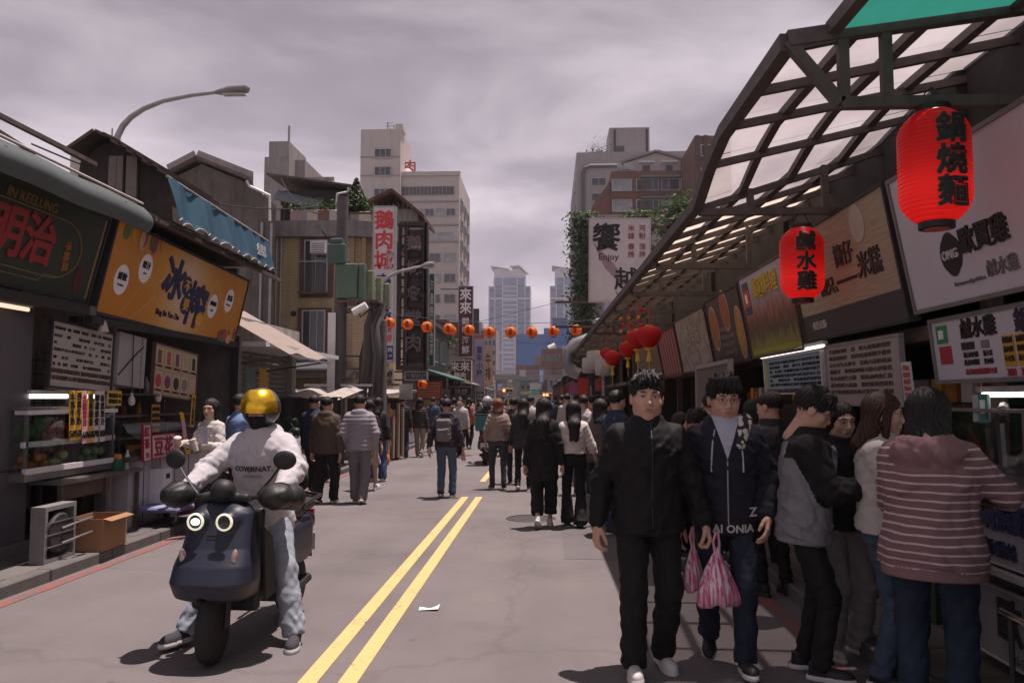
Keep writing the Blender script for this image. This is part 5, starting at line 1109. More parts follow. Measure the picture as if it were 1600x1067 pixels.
for j, py in enumerate((292, 324, 356, 388)):
    for px, w, n, g in ((975, 2.6, 4, wg2), (1018, 3.4, 3, wg), (1050, 2.8, 2, wg2 if j % 2 else wg), (1078, 1.4, 1, wg2)): bwin(t, src, F_, fx(px, Y)-x0, fz(py, Y), w, 1.5, .2, n, wf, g)
    block(t, 'window_hood', M('hood_green', (.2, .26, .24), .6), (fx(1005, Y), Y-.9, fz(py, Y)+.95), (fx(1066, Y), Y-.001, fz(py, Y)+1.1)); block(t, 'grille', K('rust'), (fx(1003, Y), Y-.5, fz(py, Y)-.8), (fx(1012, Y), Y-.4, fz(py, Y)+.7))
for px in (972, 982, 990): block(t, 'penthouse_window', wg2, (fx(px, Y)-.35, Y-.03, fz(267, Y)), (fx(px, Y)+.35, Y-.001, fz(257, Y)))
for px in (1015, 1052): block(t, 'penthouse_window', wg, (fx(px, Y)-.5, Y+.75, fz(268, Y)), (fx(px, Y)+.5, Y+.799, fz(259, Y))); block(t, 'small_canopy', K('white'), (fx(px, Y)-1.1, Y+.1, fz(256, Y)), (fx(px, Y)+1.1, Y+.799, fz(254, Y)))
Y = 100.0; t = thing('brown_tower', 'dark rust coloured apartment tower at the canopy edge', 'building', (fx(1120, Y), Y, 0)); block(t, 'wall', bw, (fx(1092, Y), Y, 0), (fx(1150, Y), Y+14, fz(217, Y))); src = {}
for j in range(8): bwin(t, src, ((fx(1092, Y), Y, 0), (1, 0, 0), (0, -1, 0)), 1.5, fz(240, Y)-3*j, 1.4, 1.3, .2, 2, wf, wg)
for x in (1093, 1106): block(t, 'pilaster', M('brown_dark', (.09, .05, .04), .8), (fx(x, Y), Y-.3, 0), (fx(x, Y)+.5, Y-.001, fz(217, Y)))

# twin glass towers in the distance
def glasst(name, a, b):
    def f(N, L, bs, tc):
        n = N.new('ShaderNodeTexNoise'); n.inputs['Scale'].default_value = .09; L.new(tc.outputs['Object'], n.inputs['Vector']); r = ramp(N, [(.35, a), (.65, b)]); L.new(n.outputs['Fac'], r.inputs[0]); L.new(r.outputs[0], bs.inputs['Base Color']); bs.inputs['Roughness'].default_value = .18; bs.inputs['Specular IOR Level'].default_value = .5
    return node_mat(name, f)
tg = glasst('tower_glass', (.14, .19, .30), (.20, .26, .38)); tw = M('tower_white', (.52, .50, .54), .7, var=.05, scale=.1); td = M('tower_slot', (.10, .13, .20), .5)
def tower(label, pxc, Y, flip):
    t = thing('glass_tower', label, 'tower', (fx(pxc, Y), Y, 0), 0, 'twin glass towers'); s = 1244.4/Y; H_ = fz(434, Y); W = 66/s
    def q(name, mat, u0, u1, z0, z1, y0, y1): return MB().b2((u0*W, y0, z0), (u1*W, y1, z1)).build(name, mat, t)
    q('core', tg, -.5, .5, 0, H_*.93, 0, 28); q('centre_bay', tg, -.38, .38, H_*.93, H_, .2, 27)
    for u in (-.5, -.36, -.175, .175, .36, .485): q('white_rib', tw, u, u+.022, 0, H_*(.93 if abs(u) > .4 else 1), -.6, -.001)
    nf = int(H_/3.4)
    for j in range(nf):
        q('spandrel', tw, -.150, .170, 3.4*j, 3.4*j+.9, -.35, -.001); q('spandrel', td, -.335, -.178, 3.4*j, 3.4*j+.8, -.3, -.001); q('spandrel', td, .20, .36, 3.4*j, 3.4*j+.8, -.3, -.001)
        if j % 2: q('corner_slot', td, .385, .482, 3.4*j, 3.4*j+2, -.2, -.001); q('corner_slot', td, -.475, -.365, 3.4*j, 3.4*j+2, -.2, -.001)
    for zf in (.38, .82): q('white_band', tw, -.5, .507, H_*zf, H_*zf+1.2, -.75, -.61)
    cw = .36*W
    MB().prism([(-cw, H_), (cw, H_), (cw*1.05, H_+3.2), (cw*.55, H_+7.5), (cw*.15, H_+5.6), (-cw*.15, H_+5.6), (-cw*.55, H_+7.5), (-cw*1.05, H_+6.2)], 1, 22).build('crown', tw, t)
    MB().slab((-cw*1.25, 0, H_+8.2), (-cw*.05, 0, H_+5.9), (-cw*.05, 23, H_+5.9), (-cw*1.25, 23, H_+8.2), .7).build('crown_wing', M('crown_roof', (.5, .48, .5), .6), t); MB().slab((cw*.05, 0, H_+7.9), (cw*.7, 0, H_+8.6), (cw*1.25, 23, H_+5.6), (cw*.4, 23, H_+6.5), .7).build('crown_wing', M('crown_roof', (.5, .48, .5), .6), t)
    MB().cyl((0, 9, H_+7), (0, 9, H_+11), .3, n=6).build('mast', K('white'), t); return t
tower('left of two far blue glass towers with winged white crown', 796, 570, 0); tower('right far blue glass tower partly hidden behind grey apartment block', 893, 570, 0)
Y = 300; t = thing('wrapped_building', 'broad building wrapped in bright blue sheeting below the glass towers', 'building', (fx(845, Y), Y, 0)); bs_ = M('blue_sheeting', (.055, .145, .36), .7, var=.1, scale=.2, streak=.2)
block(t, 'sheeting', bs_, (fx(806, Y), Y, 0), (fx(890, Y), Y+30, fz(522, Y))); block(t, 'upper_sheeting', bs_, (fx(850, Y), Y+2, fz(522, Y)), (fx(890, Y), Y+30, fz(512, Y))); block(t, 'seam', M('blue_dark', (.03, .08, .2), .7), (fx(806, Y), Y-.3, fz(536, Y)), (fx(890, Y), Y-.01, fz(535, Y))); block(t, 'side_edge', tw, (fx(804, Y), Y-.2, 0), (fx(806, Y), Y+2, fz(530, Y)))
block(t, 'water_box', M('blue_dark2', (.06, .1, .2), .6), (fx(864, Y), Y+5, fz(512, Y)), (fx(888, Y), Y+12, fz(495, Y)))
Y = 200; t = thing('brick_house', 'brown brick house with stepped roof at the street end', 'building', (fx(855, Y), Y, 0)); bk_ = M('far_brick', (.22, .125, .10), .8, var=.12, scale=.5); src = {}
block(t, 'wall', bk_, (fx(846, Y), Y, 0), (fx(879, Y), Y+12, fz(545, Y))); block(t, 'lower_wing', bk_, (fx(806, Y), Y-2, 0), (fx(862, Y), Y-.02, fz(571, Y))); block(t, 'side_wing', M('far_wing', (.30, .25, .235), .8), (fx(835, Y), Y+1, 0), (fx(846, Y), Y+10, fz(556, Y))); MB().cyl((fx(858, Y)-t.location.x, 3, fz(545, Y)), (fx(869, Y)-t.location.x, 3, fz(545, Y)+.8), 1.0, n=12).build('roof_tank', K('white'), t)
for px in (853, 860, 871): bwin(t, src, ((fx(846, Y), Y, 0), (1, 0, 0), (0, -1, 0)), fx(px, Y)-fx(846, Y), fz(559, Y), 1.1, 1.4, .15, 1, wf, wg)
block(t, 'white_pier', tw, (fx(879, Y), Y+.5, 0), (fx(883, Y), Y+9, fz(540, Y)))
Y = 230; t = thing('far_block', 'hazy pink tiled block left of the far towers', 'building', (fx(757, Y), Y, 0)); block(t, 'wall', M('far_pink', (.28, .22, .215), .8, var=.1, scale=.3), (fx(742, Y), Y, 0), (fx(775, Y), Y+14, fz(513, Y))); block(t, 'roof_hut', M('far_wing', (.3, .25, .235), .8), (fx(744, Y), Y+2, fz(513, Y)), (fx(752, Y), Y+8, fz(503, Y))); src = {}
for i in range(5):
    for j in range(5): bwin(t, src, ((fx(742, Y), Y, 0), (1, 0, 0), (0, -1, 0)), .9+1.15*i, fz(520, Y)-2.9*j, .8, 1.4, .12, 1, wf, wg)
t = thing('dark_sign_tower', 'dark rooftop billboard frame left of the pink block', 'billboard', (fx(743, 90), 90, 0)); block(t, 'billboard_panel', K('dark'), (fx(738, 90), 90, 9), (fx(748, 90), 90.4, fz(482, 90)))
for px in (739, 746): block(t, 'billboard_leg', K('dark'), (fx(px, 90), 90.1, 0), (fx(px, 90)+.2, 90.3, 9))
# footbridge and street end
Y = 130; t = thing('footbridge', 'grey concrete footbridge crossing the far end of the street', 'bridge', (fx(815, Y), Y, 0)); cg = M('bridge_grey', (.27, .255, .26), .8, var=.1)
block(t, 'deck', cg, (fx(772, Y), Y, fz(593, Y)), (fx(905, Y), Y+3, fz(585, Y))); 
for px in (783, 800, 855, 893): block(t, 'pier', cg, (fx(px, Y), Y+.5, 0), (fx(px, Y)+.9, Y+2, fz(593, Y)))
for k in range(30): block(t, 'railing_post', K('galv'), (fx(772, Y)+.46*k, Y-.04, fz(585, Y)), (fx(772, Y)+.46*k+.08, Y, fz(580, Y)))
block(t, 'handrail', K('galv'), (fx(772, Y), Y-.06, fz(580, Y)), (fx(905, Y), Y+.02, fz(579, Y))); block(t, 'deck_sign', tw, (fx(812, Y), Y-.2, fz(588, Y)), (fx(822, Y), Y-.02, fz(578, Y)))
rsb = random.Random(5)
for i, (a, b, py, Y) in enumerate(((768, 792, 590, 160), (790, 812, 596, 175), (812, 832, 592, 170), (828, 846, 598, 150), (842, 866, 594, 180), (862, 888, 600, 165), (740, 770, 585, 150))):
    t = thing('street_end_shop', 'small %s shophouse at the hazy street end, %s' % (['grey', 'cream', 'teal', 'white gabled', 'brown', 'dark', 'tan'][i], ['left of the bridge pier', 'under the bridge deck', 'beside the white gable', 'in the middle', 'behind red signal', 'right end', 'behind the purple banner'][i]), 'building', (fx((a+b)/2, Y), Y, 0)); mm = M('end_shop_%d' % i, [(.2, .19, .19), (.4, .36, .32), (.13, .24, .25), (.55, .55, .54), (.2, .13, .1), (.08, .08, .085), (.32, .25, .2)][i], .8, var=.1, scale=.5); src = {}
    block(t, 'wall', mm, (fx(a, Y), Y, 0), (fx(b, Y), Y+8, fz(py, Y)-.2)); block(t, 'parapet', mm, (fx(a, Y)-.1, Y-.2, fz(py, Y)-.5), (fx(b, Y)+.1, Y-.01, fz(py, Y)))
    for k in range(2): bwin(t, src, ((fx(a, Y), Y, 0), (1, 0, 0), (0, -1, 0)), .7+1.2*k, fz(py, Y)-1.7, .8, .9, .1, 1, wf, wg)
    block(t, 'shop_board', M('end_sign_%d' % i, [(.5, .1, .08), (.1, .2, .5), (.6, .5, .2), (.15, .35, .3), (.5, .3, .1), (.4, .06, .1), (.6, .55, .5)][i], .6), (fx(a, Y)+.2, Y-.6, 2.4), (fx(b, Y)-.2, Y-.2, 3.1))
# ------------------------------------------------------------ street furniture, left middle distance
def lamp_arm(label, base, pts, r, head_len, group='street lamps'):
    t = thing('street_lamp', label, 'street lamp', base, 0, group); P = [Vector(p)-Vector(base) for p in pts]; n = len(P)
    MB().tube(P, [r-(r*.55)*i/(n-1) for i in range(n)], 10).build('pole', K('galv'), t, True)
    d = (P[-1]-P[-2]).normalized(); a = P[-1]; b = a+d*head_len
    m = MB(); m.tube([a-d*.06, a+d*.05, a+d*head_len*.35, b-d*.04, b], [r*.5, r*.9, r*1.35, r*1.1, r*.3], 10); m.build('lamp_head', M('lamp_grey', (.24, .23, .23), .5, .3), t, True)
    MB().box(((a+b)/2+Vector((0, 0, -r*1.2))), (abs(d.x)*head_len*.6+.05, .12, .02)).build('lamp_lens', M('lens', (.5, .5, .48), .2), t); return t
Y = 12.6; bx = at(183, 208, Y).x
lamp_arm('tall curved street lamp arching over the stalls at upper left', (bx, Y, 0), [(bx, Y, 0), (bx, Y, 3), at(183, 215, Y), at(192, 197, Y), at(205, 183, Y), at(225, 170, Y), at(255, 158, Y), at(300, 149, Y), at(342, 144, Y)], .065, .52)
Y = 22.0; bx = at(588, 600, Y).x
lamp_arm('slim street lamp with white arm reaching right over hanging signs', (bx, Y, 0), [(bx, Y, 0), (bx, Y, 2.5), at(588, 460, Y), at(595, 445, Y), at(606, 433, Y), at(622, 425, Y), at(645, 419, Y), at(660, 416, Y)], .07, .35)
Y = 21.8; t = thing('street_plate', 'small light blue plate on the slim lamp pole', 'sign', (bx, Y, at(588, 569, Y).z)); MB().b2((-.14, -.1, -.13), (.22, -.08, .13)).build('plate', M('plate_blue', (.12, .38, .60), .5), t); MB().b2((-.06, -.1, -.02), (.06, .2, .02)).build('clamp', K('steel'), t)
[MB().b2((-.10, -.104, z), (.18, -.101, z+.03)).build('plate_text', wh, t) for z in (-.07, .03)]
# utility pole with green switch boxes and cable bundle
Y = 18.5; bx = at(528, 600, Y).x; Z = lambda py: at(530, py, Y).z; X_ = lambda px: at(px, 500, Y).x
t = thing('utility_pole', 'dark utility pole with thick cable bundles beside the corner house', 'pole', (bx, Y, 0)); 
MB().cyl((0, 0, 0), (X_(533)-bx, 0, Z(308)), .17, .13, 14).build('pole', M('pole_dark', (.10, .09, .085), .85, var=.2, dirt=.3), t, True); MB().b2((-.2, -.22, Z(655)), (-.02, -.19, Z(490))).build('notice_strip', K('white'), t)
for k in range(7):
    a = rnd.uniform(-.05, .1); pts = [(.75+.05*k, .1+.04*k, Z(475)+rnd.uniform(-.2, .1)), (.6+.06*k+a, .0, Z(510)), (.55+.09*k, -.1, Z(560)), (.45+.1*k+a, .0, Z(620)), (.5+.08*k, .0, 2.0)]
    MB().tube(pts, .035+.02*(k % 3), 6).build('cable_bundle', M('cable_%d' % (k % 3), [(.05, .045, .045), (.12, .11, .105), (.08, .07, .065)][k % 3], .7), t, True)
MB().cyl((.95, .3, 0), (.95, .3, Z(500)), .14, n=10).build('conduit', M('conduit', (.14, .13, .12), .7), t, True); MB().cyl((.78, .2, 0), (.78, .2, Z(540)), .07, n=8).build('conduit', K('galv'), t, True)
t = thing('switch_cabinet', 'row of green steel switch boxes mounted on the utility pole', 'cabinet', (bx, Y, Z(440))); gb = M('box_green', (.085, .135, .095), .5, .1, var=.12, dirt=.25); gd = M('box_green_dark', (.05, .09, .075), .5)
zh = Z(415)-Z(440); zl = Z(468)-Z(440)
MB().b2((.0, -.30, zl), (X_(562)-bx, .0, zh), .02).build('large_box', gb, t)
for k in range(4): MB().b2((X_(563)-bx+.15*k, -.26+.25*k, zl-.02*k-.08), (X_(563)-bx+.15*k+.14, .0+.25*k, zh-.12*k), .015).build('slim_box', M('box_pale', (.22, .25, .16), .5, var=.12, dirt=.2) if k else gb, t)
MB().b2((-.20, -.40, Z(415)-Z(440)), (.22, -.16, Z(385)-Z(440)), .03).build('upper_box', gd, t); MB().b2((-.14, -.38, Z(385)-Z(440)), (.16, -.18, Z(377)-Z(440)), .02).build('upper_lid', gd, t); MB().b2((-.05, -.28, zl-.10), (X_(595)-bx, .5, zl-.04)).build('bracket', K('rust'), t)
MB().cyl((X_(560)-bx, -.5, Z(492)-Z(440)), (X_(580)-bx, -.5, Z(481)-Z(440)), .09, n=12).build('white_canister', K('white'), t, True); MB().bar((X_(545)-bx, -.4, Z(487)-Z(440)), (X_(585)-bx, -.4, Z(484)-Z(440)), .05).build('bracket_arm', K('dark'), t)
for k in range(3): MB().tube([(.2+.3*k, -.2, zl-.08), (.28+.3*k, -.3, zl-.35-.1*k), (.6+.2*k, -.2, zl-.25)], .025, 5).build('cable_loop', K('black'), t)
# tarpaulin market stall with green side
Y = 16.5; X_ = lambda px: at(px, 622, Y).x; Z = lambda py: at(500, py, Y).z
t = thing('tarp_stall', 'market stall under dirty pale tarpaulin with green cloth side', 'stall', (X_(480), Y, .06)); lx = t.location.x
dt_ = M('dirty_tarp', (.36, .32, .29), .8, var=.2, scale=3, dirt=.45)
MB().sheet(lambda u, v: (X_(418+8*v)-lx+(X_(532)-X_(418))*u, -.2+1.8*v, Z(622)-.06+(Z(606)-Z(622))*v+.05*math.sin(u*9)*v-.04*math.sin(u*14)), 20, 8).build('tarpaulin', dt_, t, 2); MB().sheet(lambda u, v: (X_(420)-lx+(X_(532)-X_(420))*u, -.22+.05*math.sin(u*19), Z(622)-.06-.42*v-.03*math.sin(u*11)), 24, 4).build('dark_valance', M('valance_dark', (.045, .04, .04), .8, var=.2), t, 2)
MB().sheet(lambda u, v: (X_(422)-lx+(X_(512)-X_(422))*u, .1+.04*math.sin(u*25), Z(648)-.06-1.15*v), 30, 4).build('green_cloth', M('green_cloth', (.035, .10, .045), .8, var=.15), t, 2); MB().bar((X_(432)-lx, 1.9, Z(604)), (X_(550)-lx, 1.9, Z(604)), .06).build('ridge_pole', K('white'), t)
for px in (424, 530): MB().b2((X_(px)-lx-.04, .0, 0), (X_(px)-lx+.04, .08, Z(620)-.06)).build('post', K('dark'), t)
# second covered stall with white edge roof and wooden front
Y = 20.0; t = thing('covered_stall', 'long covered stall with pale roof edge and wooden planks behind pedestrians', 'stall', (X_(560), Y, .06)); X2 = lambda px: at(px, 622, Y).x; lx = t.location.x; Z2 = lambda py: at(580, py, Y).z-.06
MB().slab((X2(520)-lx, -.5, Z2(612)), (X2(612)-lx, -.5, Z2(619)), (X2(618)-lx, 3.2, Z2(611)), (X2(520)-lx, 3.2, Z2(608)), .06).build('roof', M('pale_tin', (.42, .40, .38), .6, .2, dirt=.3), t); MB().b2((X2(524)-lx, 1.2, 0), (X2(606)-lx, 1.35, Z2(622))).build('back_wall', dk, t)
for i in range(6): MB().b2((X2(592)-lx+.07*i, -.3+.3*i, 0), (X2(592)-lx+.07*i+.05, -.06+.3*i, Z2(640) if i % 2 else Z2(630))).build('plank', M('plank_tan', (.26, .185, .125), .8, var=.15), t)
for px in (525, 605): MB().b2((X2(px)-lx, -.4, 0), (X2(px)-lx+.08, -.32, Z2(618))).build('post', K('rust'), t)
for i in range(6): MB().ico((X2(596)-lx+.1*math.sin(i), -.5+.5*i, Z2(645)-.1*(i % 2)), (.12, .12, .12), 8, 5).build('hanging_goods', [K('red'), fr[4], fr[2]][i % 3], t, 2)
# hanging vertical signs on the left
def vsign(label, px0, px1, py0, py1, Y, face, txts, frame=None, fw=.04, th=.25, name='hanging_sign', dark=False):
    a, b = at(px0, py0, Y), at(px1, py1, Y); t = sign(name, label, ((a.x+b.x)/2, Y, (a.z+b.z)/2), (1, 0, 0), (0, 0, 1), b.x-a.x, a.z-b.z, th, face, frame or K('galv'), fw=fw)
    W, Hh = b.x-a.x, a.z-b.z
    for s, cx, y0, y1, wfr, mat, bold, vert in txts: letter(s, W*wfr, Hh*(y1-y0)*.96, mat, t, (W*cx, Hh*(.5-(y0+y1)/2), .006), bold=bold, vertical=vert, spacing=1.02, fit=vert)
    for z in (.46, -.46): MB().b2((-W/2-1.2, Hh*z-.03, -th*.6), (-W/2-.001, Hh*z+.03, -th*.4)).build('bracket', K('rust'), t)
    return t
rp_ = M('brush_red', (.55, .045, .045), .5, var=.08); bp_ = M('brush_navy', (.025, .03, .14), .5); vw = M('sign_mauve_white', (.60, .53, .545), .6, var=.06, streak=.18)
t = vsign('tall white hanging sign with red and navy brush characters', 583, 616, 322, 566, 24.6, vw, [('鵝肉城', 0, .02, .42, .86, rp_, .03, True), ('龜山島', 0, .43, .74, .74, bp_, .03, True), ('現撈', -.22, .76, .88, .34, rp_, .02, True), ('海鮮', .22, .76, .88, .38, rp_, .02, True)])
patch(t, 'navy_strip', 0, -t['h']*.44, t['w']*.94, t['h']*.09, bp_); letter('キョウ肉', t['w']*.8, t['h']*.035, wh, t, (0, -t['h']*.42, .008), bold=.01); letter('シーフード', t['w']*.8, t['h']*.035, wh, t, (0, -t['h']*.46, .008), bold=.01)
# dark neon frame sign built of an open lattice with dark characters
Y = 27.0; a, b = at(622, 350, Y), at(668, 578, Y); t = thing('neon_sign', 'tall dark rusted neon frame sign with dull characters and lattice', 'sign', ((a.x+b.x)/2, Y, (a.z+b.z)/2)); W, Hh = b.x-a.x, a.z-b.z; nk = M('neon_brown', (.055, .042, .042), .7, var=.3, dirt=.3)
for x in (-W/2, -W*.27, W*.34, W/2-.12): MB().b2((x, -.15, -Hh/2), (x+.12, .15, Hh/2)).build('upright', nk, t)
for k in range(15): z = -Hh/2+Hh*k/14.3; MB().b2((-W/2+.1, -.02 if k % 7 else -.16, z), (W/2-.1, .04 if k % 7 else .16, z+(.05 if k % 7 else .16))).build('cross_bar', nk, t)
MB().b2((-W*.24, .06, -Hh/2+.2), (W*.36, .10, Hh/2-.2)).build('backing_panel', M('neon_back', (.085, .065, .068), .7, var=.3, scale=3), t)
for k, ch in enumerate('鵝城食堂肉'): letter(ch, W*.5, Hh*.15, M('neon_letter', (.15, .11, .11), .5), t, (W*.06, -.2, Hh*(.36-.17*k)), (R(90), 0, 0), bold=.03, ext=.03)
letter('THE M', W*.32, .2, M('neon_lilac', (.42, .36, .5), .5), t, (W*.12, -.24, Hh*.33), (R(90), 0, 0), bold=.02)
vsign('narrow green hanging sign edge beside the neon frame', 671, 678, 428, 572, 28, M('sign_green2', (.015, .16, .085), .5), [('海產快炒合菜', 0, .05, .9, .6, wh, .02, True)], fw=.02)
mar = M('sign_maroon', (.10, .025, .035), .55, var=.12)
t = vsign('upper maroon hanging sign with white brush characters and small ones below', 716, 739, 447, 558, 52, mar, [('來來', 0, .02, .40, .78, wh, .03, True), ('鵝肉', 0, .44, .66, .5, wh, .01, True), ('海鮮', 0, .70, .96, .5, wh, .01, True)])
vsign('lower wide maroon signboard with white double character', 700, 737, 563, 604, 52.5, mar, [('來來', 0, .04, .42, .86, wh, .02, False), ('鵝肉', 0, .45, .68, .7, wh, .01, False), ('海鮮', 0, .70, .95, .7, wh, .01, False)], frame=wh)
vsign('small dark signboard beneath the wide maroon signboard', 704, 737, 605, 618, 53, K('dark'), [('快炒', 0, .1, .9, .8, wh, .02, False)])
t = vsign('lavender banner sign with red top and dark brush characters', 741, 757, 522, 612, 60, M('sign_lavender', (.42, .36, .50), .6, var=.06), [('富來小屋', 0, .2, .75, .6, bp_, .02, True)]); patch(t, 'red_top', 0, t['h']*.46, t['w']*.95, t['h']*.075, M('orange_red', (.5, .12, .06), .6))
t = vsign('red menu board with rows of yellow print over the stalls', 650, 690, 595, 624, 34, M('menu_red', (.30, .03, .05), .6), [], frame=M('menu_red_dark', (.2, .02, .03), .6), th=.1)
for k in range(6): rows(t, 'menu_text', -t['w']*.44, t['w']*.44, t['h']*(.36-.145*k), 9, .08, M('menu_gold', (.55, .36, .15), .5), .9)
t = vsign('small yellow menu board hanging under the red menu board', 658, 680, 625, 640, 33, M('menu_yellow', (.50, .34, .04), .6), [], th=.08)
for k in range(3): rows(t, 'menu_text', -t['w']*.42, t['w']*.42, t['h']*(.28-.26*k), 6, .07, K('ink'), .9)
vsign('dark grid signboard below the neon frame sign', 632, 668, 580, 594, 27, K('dark'), [('海鮮熱炒', 0, .15, .85, .9, M('dull_white', (.3, .3, .32), .6), .01, False)], th=.15)
vsign('tilted pale board leaning on the covered stall roof', 624, 644, 600, 624, 21, M('board_pale', (.34, .31, .29), .7, dirt=.3), [], th=.05)
for i, (px0, px1, py0, py1, Y, c, s, l) in enumerate(((690, 702, 608, 622, 40, (.4, .37, .36), '小吃', 'small grey signboard right of the red menu board'), (757, 768, 545, 600, 75, (.55, .42, .2), '牛排', 'narrow tan vertical sign past the lavender banner'), (744, 756, 612, 630, 70, (.1, .12, .16), '炸物', 'dark square sign under the lavender banner'), (758, 772, 604, 622, 90, (.05, .25, .24), '飲料', 'teal square sign far down the left side'), (776, 786, 598, 612, 100, (.12, .2, .35), '藥局', 'blue pharmacy sign near the bridge'), (842, 850, 575, 600, 110, (.06, .2, .5), '超商', 'bright blue sign strip before the street end'), (857, 866, 592, 606, 100, (.3, .25, .35), '茶', 'mauve sign on the right near the signal'), (600, 615, 575, 605, 24, (.45, .30, .12), '滷味', 'tan cloth sign beside the slim lamp pole'))):
    vsign(l, px0, px1, py0, py1, Y, M('misc_sign_%d' % i, c, .6, var=.1), [(s, 0, .1, .9, .8, wh if sum(c) < .8 else K('ink'), .02, (py1-py0) > (px1-px0))], th=.1)
# shop houses along the left beyond the corner, low with dark fronts
shc = [(.16, .13, .12), (.24, .20, .17), (.12, .115, .12), (.28, .22, .18), (.18, .17, .17), (.14, .10, .09)]
for i in range(6):
    y0 = 36+i*11; xx_ = -6.0-i*.45; t = thing('shop_house', ['dark brown low shop just past the hanging white sign', 'tan low shop below the maroon signs', 'charcoal low shop behind the lavender banner', 'sandy low shop further along on the left', 'grey low shop near the far left end', 'last reddish low shop on the left'][i], 'shop', (xx_, y0, 0)); mm = M('shop_wall_%d' % i, shc[i], .85, var=.15, scale=1, streak=.5); src = {}
    hs = 5.2+.9*(i % 3); pb('wall', mm, (-8, 0, 2.9), (0, 10.8, hs)); pb('back_wall', dk, (-8, 0, 0), (-2, 10.8, 2.9)); pb('roof_edge', K('rust'), (-8.1, -.1, hs), (.4, 10.9, hs+.18)); pb('end_wall', mm, (-2, 0, 0), (0, .3, 2.9)); pb('end_wall', mm, (-2, 10.5, 0), (0, 10.8, 2.9))
    MB().slab((0, .2, 3.0), (1.5, .2, 2.5), (1.5, 10.6, 2.5), (0, 10.6, 3.0), .06).build('front_awning', M('aw_%d' % i, [(.05, .12, .10), (.3, .27, .24), (.08, .07, .07), (.35, .12, .06), (.25, .24, .25), (.06, .1, .2)][i], .7, dirt=.3), t)
    for k in range(3): bwin(t, src, ((xx_, y0, 0), (0, 1, 0), (1, 0, 0)), 2+3.2*k, 4.1, 1.6, 1.1, .12, 2, wf, wg); 
    for k in range(4): pb('goods_rack', [K('red'), pm['yel'], M('teal', (.05, .22, .18), .5), K('white')][(i+k) % 4], (-.6, .8+2.4*k, .5), (-.1, 2.2+2.4*k, 1.5))
# rain gutters and cables overhead
for i, (p, q, sag, l) in enumerate((((-5.4, 18.5, 6.0), (-9, 26, 9.0), .3, 'thin black cable from pole to corner house'), ((-5.4, 18.5, 5.6), (-6.2, 34, 6.2), .5, 'black cable running along the left shops'), ((-7.5, 11, 5.3), (-5.4, 18.5, 6.2), .4, 'cable from the shack roof to the utility pole'))):
    P = [Vector(p).lerp(Vector(q), k/12)-Vector((0, 0, sag*4*(k/12)*(1-k/12))) for k in range(13)]; o = MB().tube([v-Vector(p) for v in P], .014, 5).build('overhead_cable', K('black'), None, True); o.location = p; tag(o, l, 'cable')

# string of orange lanterns across the street
om = M('orange_lantern', (.80, .235, .035), .5, var=.12, scale=20, trans=.45)
YL = 23.0
def lantern_ball(r): return [(r*.30, -r*.93), (r*.62, -r*.78), (r*.9, -r*.42), (r, 0), (r*.9, r*.42), (r*.62, r*.78), (r*.30, r*.93)]
proto = None
strg = [(609, 505), (637, 507), (667, 511), (701, 514), (733, 516), (765, 519), (798, 519), (831, 519), (865, 518), (900, 516), (936, 513)]
lab = ['first orange lantern of the string, before the white hanging sign', 'second orange lantern, before the neon frame sign', 'third orange lantern, before the green sign edge', 'fourth orange lantern, left of the maroon sign', 'fifth orange lantern, overlapping the maroon sign', 'sixth orange lantern, left of the far glass tower', 'seventh orange lantern, in front of the far glass tower', 'eighth orange lantern, at the middle gap between the towers', 'ninth orange lantern, over the blue wrapped building', 'tenth orange lantern, beside the apartment block edge', 'last orange lantern, next to the canopy edge']
def ball(label, p, r, group):
    global proto
    if proto is None:
        t = thing('ball_lantern', label, 'lantern', p, 0, group); MB().lathe(lantern_ball(.17), n=20).build('shade', om, t, 2)
        for z in (-.16, .155): MB().lathe([(.055, z-.012), (.055, z+.012)], n=12).build('cap_ring', K('black'), t)
        for sgn, rz in ((-1, 0),): letter('基隆', .12, .2, M('lantern_ink', (.16, .03, .01), .6), t, (0, -.168, 0), (R(90), 0, 0), bold=.02, vertical=True, ext=.006)
        MB().cyl((0, 0, .15), (0, 0, .26), .006, n=5).build('hook', K('black'), t); proto = t; return t
    t = copy_tree(proto); t.location = p; t['label'] = label; t['group'] = group; t.rotation_euler.z = rnd.uniform(-.3, .3); return t
pts_ = []
for (px, py), l in zip(strg, lab): p = at(px, py, YL); ball(l, p, .16, 'orange lanterns across the street'); pts_.append(p+Vector((0, 0, .26)))
pts_ = [at(575, 470, YL)]+pts_+[at(975, 485, YL)]
o = MB().tube([p-pts_[0] for p in pts_], .008, 5).build('lantern_wire', K('black'), None, True); o.location = pts_[0]; tag(o, 'thin black wire carrying the orange lanterns across the street', 'wire')
for i, (px, py) in enumerate(((653, 489), (706, 517), (652, 524), (660, 600))): ball(['orange lantern further back, showing through the neon frame', 'orange lantern behind the fourth one of the string', 'dim orange lantern behind the third of the string', 'low orange lantern over the red menu board'][i], at(px, py, 27.5), .16, 'orange lanterns further back')
P2 = [at(560, 470, 27.5), at(652, 483, 27.5), at(706, 509, 27.5), at(760, 500, 27.5), at(880, 470, 27.5)]; o = MB().tube([p-P2[0] for p in P2], .008, 5).build('lantern_wire', K('black'), None, True); o.location = P2[0]; tag(o, 'second wire further back holding a few orange lanterns', 'wire')
